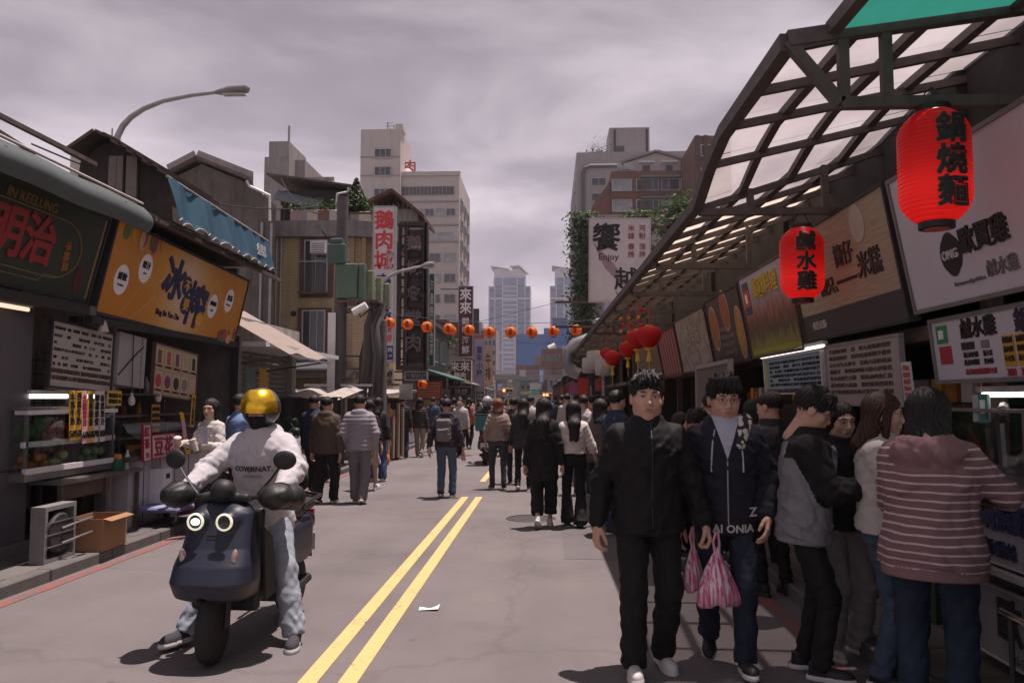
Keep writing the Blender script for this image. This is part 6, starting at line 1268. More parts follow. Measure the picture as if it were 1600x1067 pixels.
# traffic signals
for i, (px, py, Y, l) in enumerate(((793, 610, 75, 'traffic signal lit red left of the bridge'), (855, 617, 85, 'traffic signal lit red over the crowd on the right'))):
    p = at(px, py, Y); t = thing('traffic_signal', l, 'traffic light', (p.x, Y, 0)); MB().cyl((-.5, .1, 0), (-.5, .1, p.z+.3), .07, n=8).build('pole', K('galv'), t); MB().bar((-.5, .1, p.z+.2), (.5, .1, p.z+.2), .06).build('arm', K('galv'), t); MB().b2((-.55, -.1, p.z-.2), (.55, .1, p.z+.2), .03).build('housing', M('signal_yellow', (.4, .28, .05), .6), t)
    for k in range(3): MB().cyl((-.33+.33*k, -.12, p.z), (-.33+.33*k, -.1, p.z), .13, n=14).build('lens', M('signal_red', (.8, .1, .05), .4, emit=(1., .16, .07), es=4.) if k < 1+i else M('signal_off', (.06, .03, .02), .3), t)

# ------------------------------------------------------------ right side
def RX(X, Y): return X-.016*(Y-4)
pipe = M('canopy_steel', (.115, .098, .092), .65, .3, var=.25, scale=12, bump=.1, dirt=.35)
def smoky(N, L, b, tc):
    n = N.new('ShaderNodeTexNoise'); n.inputs['Scale'].default_value = 1.6; n.inputs['Detail'].default_value = 6; L.new(tc.outputs['Object'], n.inputs['Vector'])
    r = ramp(N, [(.35, (.40, .36, .37)), (.7, (.62, .57, .57))]); L.new(n.outputs['Fac'], r.inputs[0])
    tr = N.new('ShaderNodeBsdfTranslucent'); L.new(r.outputs[0], tr.inputs['Color']); tp = N.new('ShaderNodeBsdfTransparent'); tp.inputs[0].default_value = (.74, .70, .72, 1)
    b.inputs['Base Color'].default_value = (.45, .42, .42, 1); b.inputs['Roughness'].default_value = .35
    m1 = N.new('ShaderNodeMixShader'); m1.inputs[0].default_value = .45; L.new(tr.outputs[0], m1.inputs[1]); L.new(tp.outputs[0], m1.inputs[2]); m2 = N.new('ShaderNodeMixShader'); m2.inputs[0].default_value = .82; L.new(b.outputs[0], m2.inputs[1]); L.new(m1.outputs[0], m2.inputs[2])
    for o in N:
        if o.type == 'OUTPUT_MATERIAL': L.new(m2.outputs[0], o.inputs['Surface'])
smk = node_mat('smoky_panel', smoky); crm = M('cream_panel', (.78, .66, .54), .7, var=.15, scale=3, trans=.68, dirt=.12)
t = thing('market_canopy', 'long steel framed canopy with translucent and cream roof sheets over right stalls', 'canopy', (0, 0, 0))
ZO, SL = 3.40, .19
def cp(x, Y): dz = np.interp(Y, [5.3, 5.75, 6.2], [0, .10, .27]); return Vector((RX(x, Y), Y, ZO-dz+(SL+dz*.45)*(x-1.2)))
Y0, Y1 = 3.94, 29.5
XS = (1.2, 1.55, 1.93, 2.32, 2.72)
for i, x in enumerate(XS):
    for ya, yb in ((Y0, 5.3), (5.3, 5.75), (5.75, 6.2), (6.2, Y1)): MB().bar(cp(x, ya), cp(x, yb), .055 if i else .075, .05 if i else .09).build('purlin', pipe, t)
ny = int((Y1-Y0)/.58)
for j in range(ny+1):
    Y = Y0+.58*j; MB().bar(cp(1.2, Y)-Vector((0, 0, .03)), cp(2.75, Y)-Vector((0, 0, .03)), .04, .05).build('rafter', pipe, t)
    if j < ny:
        for i in range(4):
            a, b = XS[i], XS[i+1]; g = .006; mt_ = smk if Y < 7.2 else crm
            MB().quad(*[cp(p_, q_)+Vector((0, 0, .035)) for p_, q_ in ((a+g, Y+g), (b-g, Y+g), (b-g, Y+.58-g), (a+g, Y+.58-g))]).build('roof_panel', mt_, t)
for k, Y in enumerate((3.94, 6.25, 8.5, 10.75, 13.0, 15.2, 17.4, 19.6, 22, 24.5, 27)):
    zb = 3.08 if k < 2 else 3.02; a = Vector((RX(1.22 if k else 1.45, Y), Y, zb)); b = Vector((RX(2.75, Y), Y, zb)); MB().bar(a, b, .05, .055).build('truss_chord', pipe, t)
    for x in ((1.47, 1.68, 2.45) if k == 0 else (1.62, 2.2)): MB().bar((RX(x, Y), Y, zb), (RX(x, Y), Y, cp(x, Y).z), .045, .05).build('truss_post', pipe, t)
    MB().bar(cp(1.2, Y), a, .05, .055).build('truss_strut', pipe, t)
# nearer green roof bay
gp_ = M('green_sheet', (.03, .24, .185), .55, var=.08, trans=.5); 
MB().bar((1.42, Y0, 3.46), (1.50, 1.2, 3.46), .06, .07).build('edge_beam', pipe, t); MB().bar((1.2, Y0, 3.41), (2.8, Y0, 3.62), .06, .08).build('edge_beam', pipe, t); MB().bar((2.3, Y0, 3.56), (2.36, 1.2, 3.56), .05, .06).build('purlin', pipe, t)
MB().quad((1.46, Y0-.04, 3.445), (1.52, 1.2, 3.50), (2.34, 1.2, 3.60), (2.28, Y0-.04, 3.545)).build('roof_panel', gp_, t); MB().slab((2.33, Y0-.06, 3.60), (2.39, 1.2, 3.60), (3.2, 1.2, 3.68), (3.15, Y0-.06, 3.68), .008).build('roof_panel', smk, t)
for Y in (2.6, 3.3): MB().bar((1.45, Y, 3.45), (3.0, Y, 3.60), .04, .05).build('rafter', pipe, t)

# stall building behind the canopy: fascia, back wall, interior
t = thing('stall_row', 'dark market stall row under the right canopy', 'building', (2.6, 4, .1))
for j in range(8):
    ya, yb = 1.5+3.6*j, 5.1+3.6*j; xa = RX(2.66, (ya+yb)/2)
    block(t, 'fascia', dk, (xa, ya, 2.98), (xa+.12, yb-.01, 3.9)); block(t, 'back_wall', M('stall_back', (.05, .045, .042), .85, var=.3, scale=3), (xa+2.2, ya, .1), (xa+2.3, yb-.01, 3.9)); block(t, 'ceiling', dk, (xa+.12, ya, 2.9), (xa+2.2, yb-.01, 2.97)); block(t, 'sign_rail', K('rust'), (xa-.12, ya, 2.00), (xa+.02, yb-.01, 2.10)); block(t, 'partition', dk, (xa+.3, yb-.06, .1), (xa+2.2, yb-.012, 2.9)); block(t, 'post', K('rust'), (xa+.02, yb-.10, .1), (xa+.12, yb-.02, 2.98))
# row of shop signs
def rsign(label, Ya, Yb, z0, z1, face, frame, fw=.025, tilt=.16, xo=2.40, name='shop_sign', cat='sign', th=.06):
    """Ya near end, Yb far end; viewer's left is the far end"""
    TL = (RX(xo-tilt, Yb), Yb, z1); TR = (RX(xo-tilt, Ya), Ya, z1); BL = (RX(xo, Yb), Yb, z0); return sign4(name, label, TL, TR, BL, th, face, frame, fw=fw, cat=cat)
wsg = M('sign_lilac_white', (.50, .47, .52), .5, var=.05, scale=1.5, dirt=.06)
t = rsign('big white signboard with black cartoon lettering above the nearest stall', 2.9, 5.26, 2.16, 3.04, wsg, M('frame_grey', (.20, .19, .19), .5, .4))
w_, h_ = t['w'], t['h']
letter('歐買雞', .46, .20, K('ink'), t, (-w_/2+.92, -.10, .006), bold=.035, spacing=.95); disc(t, 'black_burst', -w_/2+.57, -.15, .115, .115, K('ink')); disc(t, 'black_burst', -w_/2+.57, -.15, .09, .13, K('ink'), z=.004); letter('OMG', .17, .08, wsg, t, (-w_/2+.57, -.15, .010), bold=.03)
letter('鹹水雞', .28, .09, M('grey_ink', (.16, .15, .16), .5), t, (-w_/2+1.03, -.29, .006), bold=.012); letter('Taiwanese salty chicken', .32, .035, M('grey_ink', (.16, .15, .16), .5), t, (-w_/2+.70, -.33, .006), bold=0)
def weave(N, L, b, tc):
    mp_ = N.new('ShaderNodeMapping'); mp_.inputs['Scale'].default_value = (3, 40, 3); L.new(tc.outputs['Object'], mp_.inputs[0]); n = N.new('ShaderNodeTexNoise'); n.inputs['Scale'].default_value = 1.5; n.inputs['Detail'].default_value = 4; L.new(mp_.outputs[0], n.inputs['Vector']); r = ramp(N, [(.3, (.27, .20, .135)), (.7, (.40, .31, .22))]); L.new(n.outputs['Fac'], r.inputs[0]); L.new(r.outputs[0], b.inputs['Base Color']); b.inputs['Roughness'].default_value = .6
t = rsign('tan wood grain signboard with brush lettering beside the big white sign', 5.32, 7.35, 2.12, 3.06, node_mat('bamboo_print', weave), K('dark'))
w_, h_ = t['w'], t['h']; bi = M('brush_brown', (.05, .035, .03), .6)
patch(t, 'dark_band', 0, -h_/2+.13, w_-.06, .20, M('band_dark', (.055, .045, .05), .6)); letter('·馬告豆腐·', .34, .08, M('band_cream', (.5, .45, .4), .6), t, (-w_/2+.42, -h_/2+.13, .008), bold=.01)
for s, x, y, k in (('麻油', .42, .05, .30), ('腰只、', .78, -.06, .36), ('筒仔', 1.18, .14, .36), ('米糕', 1.60, .0, .40)): letter(s, k, .22, bi, t, (-w_/2+x, y, .006), bold=.015)
disc(t, 'round_motif', -w_/2+1.52, .30, .12, .14, M('motif_cream', (.42, .36, .29), .6)); rows(t, 'small_print', -w_/2+.95, -w_/2+1.4, -.06, 14, .03, bi, .9)
def thai(N, L, b, tc):
    sx = N.new('ShaderNodeSeparateXYZ'); L.new(tc.outputs['Object'], sx.inputs[0]); n = N.new('ShaderNodeTexNoise'); n.inputs['Scale'].default_value = 5; n.inputs['Detail'].default_value = 6; mp_ = N.new('ShaderNodeMapping'); mp_.inputs['Scale'].default_value = (2.5, .9, 1); L.new(tc.outputs['Object'], mp_.inputs[0]); L.new(mp_.outputs[0], n.inputs['Vector'])
    a = N.new('ShaderNodeMath'); a.operation = 'MULTIPLY_ADD'; a.inputs[1].default_value = .55; L.new(n.outputs['Fac'], a.inputs[0]); m_ = N.new('ShaderNodeMath'); m_.operation = 'MULTIPLY_ADD'; m_.inputs[1].default_value = 1.0; m_.inputs[2].default_value = .22; L.new(sx.outputs['Y'], m_.inputs[0]); L.new(m_.outputs[0], a.inputs[2])
    r = ramp(N, [(.16, (.20, .19, .05)), (.3, (.07, .055, .03)), (.42, (.16, .06, .045)), (.55, (.30, .14, .11)), (.68, (.30, .26, .34)), (.85, (.36, .34, .42))]); L.new(a.outputs[0], r.inputs[0]); L.new(r.outputs[0], b.inputs['Base Color']); b.inputs['Roughness'].default_value = .5
t = rsign('picture signboard of temple spires with yellow lettering behind the second lantern', 7.40, 9.15, 2.06, 2.98, node_mat('temple_print', thai), K('rust'))
w_ = t['w']; letter('泰國料理', .95, .22, M('lettering_yellow', (.50, .34, .05), .5), t, (.05, .27, .006), bold=.035); patch(t, 'flag_card', -w_/2+.22, .20, .24, .36, M('flag_blue', (.06, .06, .12), .5)); patch(t, 'flag_card_red', -w_/2+.22, .20, .24, .18, M('flag_red', (.40, .09, .06), .5), z=.006); patch(t, 'flag_emblem', -w_/2+.22, .20, .08, .10, wh, z=.009); patch(t, 'green_edge', 0, -.40, w_-.1, .05, M('lime_print', (.28, .29, .04), .5))
brs = M('sign_choc', (.06, .045, .045), .55, var=.1); fd = [M('food_print_%d' % i, c, .5, var=.5, scale=26) for i, c in enumerate([(.28, .12, .05), (.30, .09, .04), (.36, .19, .05)])]
t = rsign('dark brown signboard with three oval bowls of food', 9.2, 11.0, 2.04, 2.94, brs, K('dark')); w_ = t['w']
for i, (x, y, rx_, ry_) in enumerate(((-w_/2+.34, .05, .22, .30), (.12, .22, .20, .26), (w_/2-.22, -.1, .17, .32))): disc(t, 'bowl_rim', x, y, rx_, ry_, M('bowl_pink', (.44, .29, .25), .5)); disc(t, 'bowl_food', x, y, rx_*.88, ry_*.90, fd[i], z=.0065)
for k in range(4): rows(t, 'sign_text', -.28, .35, .0-.10*k, 7, .06, M('dull_cream', (.2, .17, .16), .6), .8)
def greyp(N, L, b, tc):
    n = N.new('ShaderNodeTexNoise'); n.inputs['Scale'].default_value = 4; n.inputs['Detail'].default_value = 8; n.inputs['Distortion'].default_value = 1.5; L.new(tc.outputs['Object'], n.inputs['Vector']); r = ramp(N, [(.3, (.08, .07, .065)), (.5, (.24, .21, .19)), (.7, (.36, .32, .29))]); L.new(n.outputs['Fac'], r.inputs[0]); L.new(r.outputs[0], b.inputs['Base Color'])
t = rsign('greyish picture signboard past the food bowls', 11.05, 13.4, 2.02, 2.90, node_mat('grey_print', greyp), K('dark')); letter('古早味', 1.2, .3, M('dull_cream2', (.33, .29, .26), .6), t, (.1, .1, .006), bold=.02)
t = rsign('red striped signboard at the end of the sign row', 13.45, 15.4, 2.0, 2.85, M('sign_dull_red', (.20, .035, .04), .6, var=.15), K('dark'))
for k in range(7): patch(t, 'pale_stripe', -t['w']/2+.2+.26*k, 0, .06, t['h']*.85, M('stripe_pale', (.34, .24, .23), .6))
t = rsign('brown weathered board beyond the red striped signboard', 15.45, 19, 2.0, 2.8, M('board_brown', (.14, .10, .08), .7, var=.2), K('dark'))

# nearest stall: menu sign, counter, panels
t = rsign('white price menu with orange, blue and red columns over the nearest counter', 3.2, 5.22, 1.71, 2.12, wsg, M('frame_grey', (.20, .19, .19), .5, .4), tilt=.04, xo=2.50, name='menu_board')
w_ = t['w']; letter('鹹水雞', .40, .12, K('ink'), t, (-w_/2+.55, .115, .004), bold=.03); letter('鍋燒麵', .44, .13, M('ink_navy', (.03, .03, .05), .5), t, (-w_/2+1.10, .115, .004), bold=.03)
patch(t, 'green_badge', -w_/2+.14, .10, .13, .11, M('badge_green', (.03, .22, .07), .5)); patch(t, 'red_badge', -w_/2+.16, -.03, .14, .11, M('badge_red', (.34, .03, .04), .5)); letter('雞', .06, .06, wh, t, (-w_/2+.14, .10, .007), bold=.02)
patch(t, 'dark_tag', -w_/2+.42, .012, .14, .045, K('ink')); patch(t, 'dark_tag', -w_/2+.60, .012, .08, .045, M('grey_ink', (.16, .15, .16), .5))
for k in range(2): rows(t, 'menu_text', -w_/2+.36, -w_/2+.52, -.04-.045*k, 5, .035, K('ink'), .95); rows(t, 'menu_text', -w_/2+.57, -w_/2+.66, -.04-.045*k, 3, .035, K('ink'), .95)
rows(t, 'price_text', -w_/2+.36, -w_/2+.68, -.14, 9, .035, M('price_red', (.32, .05, .07), .5), .95)
for k, (c, s) in enumerate((((.50, .26, .03), '300'), ((.50, .26, .03), '330'), ((.08, .30, .48), '250'), ((.08, .30, .48), '200'), ((.34, .05, .05), '125'), ((.34, .05, .05), '125'), ((.34, .05, .05), '135'), ((.34, .05, .05), '125'))):
    x = -w_/2+.82+.125*k; patch(t, 'price_column', x, -.04, .105, .17, M('column_%d' % (k//2), c, .5)); letter(s, .10, .04, M('price_red', (.32, .05, .07), .5), t, (x, -.155, .004), bold=.015)
    for j in range(3): rows(t, 'column_text', x-.045, x+.045, .02-.05*j, 3, .035, K('ink'), .95, z=.006)
t = thing('food_counter', 'white stall counter with glass case and price poster at the right edge', 'counter', (2.55, 4.0, .1)); sv = K('steel')
pb('counter_base', M('counter_grey', (.22, .21, .215), .5, var=.08, dirt=.3), (.06, -2.2, 0), (.9, 1.35, .98)); pb('worktop', sv, (-.06, -2.2, .98), (.95, 1.38, 1.02)); pb('ledge', K('white'), (-.10, -2.2, .545), (.06, 1.36, .58))
pb('tray_rail', sv, (.0, -2.2, 1.02), (.04, 1.38, 1.09))
for y in (-.6, .4, 1.34): pb('glass_post', sv, (-.02, y-.012, 1.02), (.004, y+.012, 1.46))
pb('front_glass', gl, (-.012, -2.2, 1.09), (-.006, 1.34, 1.44)); pb('glass_rail', sv, (-.03, -2.2, 1.44), (.02, 1.36, 1.46)); pb('glass_end', gl, (.02, 1.335, 1.02), (.6, 1.34, 1.44)); pb('glass_top', gl, (.02, -2.2, 1.448), (.6, 1.36, 1.454))
pb('inner_tray', sv, (.1, -2.0, 1.02), (.6, 1.25, 1.12))
for i in range(22):
    MB().ico((.18+.34*rnd.random(), -.6+1.75*rnd.random(), 1.14+.03*rnd.random()), (.06+.03*rnd.random(), .07, .045), 8, 5).build('food_portion', [M('food_pale', (.42, .34, .26), .5, var=.3, scale=30), M('food_tan', (.32, .2, .1), .5, var=.3, scale=30), M('food_bag', (.5, .48, .46), .25)][i % 3], t, 2)
MB().lathe([(.10, 0), (.16, .06), (.17, .20), (.10, .30), (.02, .34)], (.38, -.35, 1.14), 12).build('bagged_food', M('food_bag', (.5, .48, .46), .25), t, True)
MB().tube([(.15, .9, 1.12), (.13, .88, 1.38), (.1, .8, 1.46), (.05, .7, 1.47), (.0, .62, 1.45)], .03, 8).build('faucet', sv, t, True)
poster = sign('price_poster', 'white poster reading noodles with red hundred price on the counter front', (2.49, 4.35, .90), (0, -1, 0), (0, 0, 1), 1.25, .40, .01, wsg, K('white'), fw=.008); nvb = M('poster_navy', (.06, .07, .16), .5)
letter('鍋燒麵', .62, .17, nvb, poster, (-.19, .07, .004), bold=.04); letter('意麵/雞絲', .42, .10, nvb, poster, (-.29, -.11, .004), bold=.02); letter('$100', .32, .14, M('poster_red', (.36, .03, .05), .5), poster, (.26, -.11, .004), bold=.035); letter('元', .09, .08, M('poster_red', (.36, .03, .05), .5), poster, (.50, -.11, .004), bold=.02)
for x, y, a, b, c in ((.22, .08, .025, .09, (.03, .05, .04)), (.28, .05, .03, .07, (.05, .06, .05)), (.34, .08, .02, .02, (.45, .10, .05)), (.44, .05, .09, .05, (.05, .10, .22)), (.50, .09, .03, .03, (.05, .10, .22))): disc(poster, 'printed_ingredient', x, y, a, b, M('ingr_%d' % int(x*100), c, .5))
lowp = sign('lower_sign', 'white lower counter sign with large dark characters near the floor', (2.50, 4.35, .37), (0, -1, 0), (0, 0, 1), 1.35, .40, .012, M('lower_white', (.36, .34, .35), .5, dirt=.3), K('white'), fw=.008); letter('歐買雞', .95, .24, M('lower_ink', (.05, .045, .045), .5), lowp, (.05, .04, .004), bold=.03); letter('02-2425-0701', .6, .05, M('grey_ink', (.16, .15, .16), .5), lowp, (.0, -.15, .004), bold=.01)
tl = thing('tube_lamp', 'white fluorescent tube under the price menu', 'lamp', (2.62, 4.2, 1.64)); MB().cyl((0, -.9, 0), (0, .75, 0), .014).build('tube', TUBE(), tl); MB().b2((-.02, -.95, .015), (.02, .8, .05)).build('holder', K('white'), tl)
t = thing('plastic_bag_pack', 'clear packet with teal label hanging beside the price menu', 'packet', (2.56, 4.86, 1.56)); MB().box((0, 0, 0), (.03, .12, .17), rz=.3, bev=.01).build('packet', M('clear_packet', (.42, .42, .44), .3), t); MB().box((-.018, -.05, 0), (.004, .07, .17), rz=.2).build('teal_label', M('teal_label', (.03, .22, .17), .5), t); MB().box((-.022, -.05, .01), (.003, .04, .08), rz=.2).build('label_white', wh, t); MB().cyl((0, 0, .08), (0, 0, .16), .004, n=5).build('hook', sv, t)
t = thing('back_cabinet', 'brown board and grey hood inside the nearest stall', 'cabinet', (3.5, 4.6, .1)); pb('cabinet_body', M('cab_brown', (.10, .075, .06), .6), (-.1, -1.6, 0), (.8, .8, 1.9)); pb('tan_board', M('cab_tan', (.17, .125, .085), .6), (-.14, -.5, 1.1), (-.101, .35, 1.72)); pb('hood_pipe', sv, (-.13, -.04, 1.0), (-.102, 0, 1.8))
t = rsign('pale blue menu panel with columns of dark print under the picture sign', 7.0, 8.75, 1.66, 2.04, M('menu_blue', (.22, .30, .36), .5, var=.05), K('white'), tilt=.02, xo=2.42, name='menu_board', fw=.012, th=.02); w_ = t['w']
for k in range(6): rows(t, 'menu_text', -w_/2+.2, w_/2-.05, .13-.045*k, 16, .03, K('ink'), .75)
patch(t, 'yellow_side', -w_/2+.09, 0, .07, .30, M('menu_lime', (.36, .36, .10), .5)); rows(t, 'price_text', -w_/2+.05, w_/2-.05, -.16, 26, .05, M('menu_brown', (.09, .05, .04), .6), .95)
t = rsign('laminated cream menu sheet hanging beside the pale blue panel', 5.5, 6.9, 1.56, 2.06, M('menu_lam', (.30, .265, .25), .3, var=.06, spec=.6), K('galv'), tilt=.02, xo=2.42, name='menu_board', fw=.012, th=.02); w_ = t['w']
for k in range(7): rows(t, 'menu_text', -w_/2+.08, w_/2-.15, .19-.055*k, 15, .035, M('menu_brown', (.09, .05, .04), .6), .7)
t = rsign('narrow white slip with red print beside the laminated menu', 5.32, 5.46, 1.60, 1.86, wsg, K('white'), tilt=.02, xo=2.40, name='price_slip', fw=0, th=.006); [rows(t, 'slip_text', -.05, .05, .09-.045*k, 3, .035, M('price_red2', (.45, .12, .05), .5), .95) for k in range(5)]
tl = thing('tube_lamp', 'white fluorescent tube above the pale blue menu panel', 'lamp', (RX(2.42, 8), 7.95, 2.07)); MB().cyl((0, -1.0, 0), (0, 1.0, 0), .016).build('tube', M('tube_dim', (.8, .8, .78), .4, emit=(1, .93, .9), es=1.0), tl); MB().b2((-.02, -1.05, .012), (.02, 1.05, .04)).build('holder', K('white'), tl)
# middle stalls: counters with goods
for j, (Ya, c, l) in enumerate(((5.6, (.03, .075, .04), 'dark green stall counter behind the queue'), (8.0, (.08, .06, .05), 'brown stall counter under the pale blue menu'), (10.6, (.10, .10, .105), 'grey stall counter beneath the bowl signboard'), (13.4, (.09, .05, .045), 'reddish stall counter further down the canopy'))):
    xx_ = RX(2.62, Ya); t = thing('stall_counter', l, 'counter', (xx_, Ya, .1)); pb('base', M('cnt_%d' % j, c, .6, var=.2, dirt=.3), (0, 0, 0), (.7, 2.2, .85)); pb('worktop', sv, (-.05, -.02, .85), (.75, 2.22, .89)); pb('back_panel', M('cntb_%d' % j, [(.025, .10, .05), (.12, .08, .05), (.13, .12, .12), (.12, .06, .05)][j], .7), (.9, 0, .2), (.95, 2.2, 1.7))
    for k in range(7): MB().lathe([(.06, 0), (.07, .14), (.03, .19), (.03, .22)], (.15+.25*(k % 2), .2+.28*k, .89), 10).build('jar', [K('red'), pm['yel'], sv, fr[2], K('white')][(k+j) % 5], t, True)
    pb('upper_shelf', K('rust'), (.5, 0, 1.45), (.8, 2.2, 1.48))
    for k in range(9): pb('hanging_packet', [K('red'), pm['yel'], M('pk_orange', (.45, .17, .04), .5), K('white')][(k*3+j) % 4], (.48, .12+.23*k, 1.49), (.6, .28+.23*k, 1.62+.05*(k % 2)))
t = thing('stall_hood', 'brown glass stall hood with aluminium edge behind the two walking men', 'hood', (RX(2.2, 10.5), 10.5, 1.1)); pb('hood_panel', M('hood_dull', (.13, .11, .105), .35, var=.3, scale=3), (-.02, -1.2, .1), (.0, .8, .92)); pb('hood_edge', K('galv'), (-.04, -1.25, .92), (.02, .85, .97)); pb('hood_edge', K('galv'), (-.04, -1.25, .0), (.02, -1.2, .92)); pb('hood_leg', K('galv'), (-.04, .8, -1.0), (.02, .85, .92)); pb('hood_leg', K('galv'), (-.04, -1.25, -1.0), (.02, -1.2, .0))

# big red paper lanterns
def rib_red(N, L, b, tc):
    sx = N.new('ShaderNodeSeparateXYZ'); L.new(tc.outputs['Object'], sx.inputs[0]); ms = N.new('ShaderNodeMath'); ms.operation = 'MULTIPLY'; ms.inputs[1].default_value = 300; L.new(sx.outputs['Z'], ms.inputs[0]); si = N.new('ShaderNodeMath'); si.operation = 'SINE'; L.new(ms.outputs[0], si.inputs[0])
    b.inputs['Base Color'].default_value = (.62, .014, .022, 1); b.inputs['Roughness'].default_value = .28; b.inputs['Specular IOR Level'].default_value = .5
    bp = N.new('ShaderNodeBump'); bp.inputs['Strength'].default_value = .7; bp.inputs['Distance'].default_value = .004; L.new(si.outputs[0], bp.inputs['Height']); L.new(bp.outputs[0], b.inputs['Normal'])
    tr = N.new('ShaderNodeBsdfTranslucent'); tr.inputs['Color'].default_value = (.95, .04, .035, 1); m = N.new('ShaderNodeMixShader'); m.inputs[0].default_value = .5; L.new(b.outputs[0], m.inputs[1]); L.new(tr.outputs[0], m.inputs[2])
    for o in N:
        if o.type == 'OUTPUT_MATERIAL': L.new(m.outputs[0], o.inputs['Surface'])
rr = node_mat('red_lantern', rib_red)
def big_lantern(label, p, txt, rz, r=.165, h=.55):
    t = thing('paper_lantern', label, 'lantern', p, rz, 'big red paper lanterns'); hz = h/2; prof = []
    n = 60
    for i in range(n+1):
        z = -hz+h*i/n; q = abs(z)/hz; base = r*(1-max(0, (q-.45)/.55)**2.6*.50); prof.append((base+.0022*math.sin(i*math.pi*.95), z))
    MB().lathe(prof, n=40).build('shade', rr, t, 2)
    for z in (-hz-.012, hz+.012): MB().lathe([(r*.46, z-.02), (r*.5, z-.018), (r*.5, z+.018), (r*.46, z+.02)], n=24).build('end_ring', K('black'), t, True)
    MB().lathe([(0, -hz-.045), (r*.36, -hz-.035), (r*.36, -hz-.02)], n=16).build('bottom_cap', M('lantern_pink', (.55, .12, .10), .5), t, True)
    MB().tube([(-r*.45, 0, hz+.02), (-r*.2, 0, hz+.10), (0, 0, hz+.13), (r*.2, 0, hz+.10), (r*.45, 0, hz+.02)], .004, 5).build('handle', K('black'), t); MB().cyl((0, 0, hz+.12), (0, 0, 3.08-p[2]), .004, n=5).build('cord', K('black'), t)
    pl = bpy.data.lights.new('lantern_bulb', 'POINT'); pl.energy = .5; pl.color = (1, .5, .4); pl.shadow_soft_size = .04; lo = bpy.data.objects.new('lantern_bulb', pl); _link(lo, t); lo.location = (0, 0, -.13)
    for k, ch in enumerate(txt):
        for nm, bold, mat, dz in (('character_edge', .075, M('lantern_edge', (.30, .10, .09), .5), .0), ('character', .042, K('ink'), .0025)):
            me, d = text_mesh(ch, bold, .004); me2 = me.copy(); me2.materials.clear(); me2.materials.append(mat); co = np.empty(len(me2.vertices)*3); me2.vertices.foreach_get('co', co); co = co.reshape(-1, 3); s_ = .15/max(text_mesh(ch, .042, .004)[1]); a = co[:, 0]*s_/(r+.004); zc = co[:, 1]*s_+.15-.152*k; rad_ = r+.003+dz+co[:, 2]*.3
            me2.vertices.foreach_set('co', np.stack([rad_*np.sin(a), -rad_*np.cos(a), zc], 1).ravel()); me2.update(); o = bpy.data.objects.new(nm, me2); _link(o, t)
    return t
big_lantern('large red paper lantern nearest the camera with three black characters', at(1460, 262, 3.94), '鍋燒麵', R(3)); big_lantern('large red paper lantern further back beside the tan signboard', at(1253, 412, 6.25), '鹹水雞', R(-5))
# cluster of red silk lanterns with yellow tassels
sr = M('silk_red', (.62, .02, .022), .55, var=.12, trans=.4); yt = M('tassel_yellow', (.60, .38, .05), .7)
for i, (px, py, Y, r, l) in enumerate(((1014, 526, 11.6, .19, 'nearest red silk lantern with yellow tassel in the cluster'), (996, 530, 12.4, .18, 'second red silk lantern overlapping the nearest one'), (981, 546, 13.6, .16, 'third red silk lantern with hanging tassel'), (957, 560, 15.5, .17, 'lowest and farthest red silk lantern of the cluster'), (948, 553, 17, .15, 'red silk lantern half hidden at the back of the cluster'))):
    p = at(px, py, Y); t = thing('silk_lantern', l, 'lantern', p, 0, 'red silk lanterns'); m = MB(); nn = 24
    V = []; prof = [(.25, -.82), (.55, -.66), (.85, -.3), (1, .1), (.97, .4), (.75, .68), (.35, .8)]
    m.lathe([(a*r, b*r) for a, b in prof], n=24)
    for k in range(len(m.v)): x, y, z = m.v[k]; a = math.atan2(y, x); f = 1-.05*abs(math.cos(4*a)); m.v[k] = (x*f, y*f, z)
    m.build('shade', sr, t, 2); MB().lathe([(r*.33, -.86*r), (r*.33, -1.02*r)], n=14).build('gold_collar', yt, t); MB().lathe([(r*.3, .78*r), (r*.3, .9*r)], n=14).build('gold_collar', yt, t); MB().lathe([(r*.10, -1.02*r), (r*.22, -1.9*r), (r*.05, -2.0*r)], n=10).build('tassel', yt, t, True); MB().cyl((0, 0, .85*r), (0, 0, max(3.1-p.z, .2)), .006, n=5).build('cord', K('red'), t)
    MB().cyl((0, 0, -2.9*r), (0, 0, -1.9*r), .006, n=5).build('tassel_string', yt, t)
for i, (px, py, Y) in enumerate(((930, 562, 19), (921, 571, 22), (944, 572, 18))):
    p = at(px, py, Y); t = thing('white_lantern', ['white drum lantern under the canopy end', 'smaller white drum lantern beside the duct', 'white round lantern behind the red cluster'][i], 'lantern', p); MB().lathe([(.10, -.22), (.20, -.2), (.21, 0), (.20, .2), (.10, .22)], n=16).build('shade', M('paper_white', (.58, .54, .52), .6, trans=.3), t, 2); MB().cyl((0, 0, .2), (0, 0, 3.1-p.z), .006, n=5).build('cord', K('black'), t)
# strings of beads and small charms
for i, (px, Y) in enumerate(((985, 13), (972, 15), (1000, 12))):
    p = at(px, 505, Y); t = thing('charm_string', ['string of small red charms above the silk lanterns', 'second string of red charms further back', 'short charm string beside the nearest silk lantern'][i], 'decoration', p); MB().cyl((0, 0, -.3), (0, 0, 3.1-p.z), .005, n=5).build('cord', K('red'), t)
    for k in range(5): MB().ico((.02*(-1)**k, 0, -.28+.12*k), .035, 8, 5).build('charm', [sr, M('orange_charm', (.6, .2, .04), .5)][k % 2], t, 2)
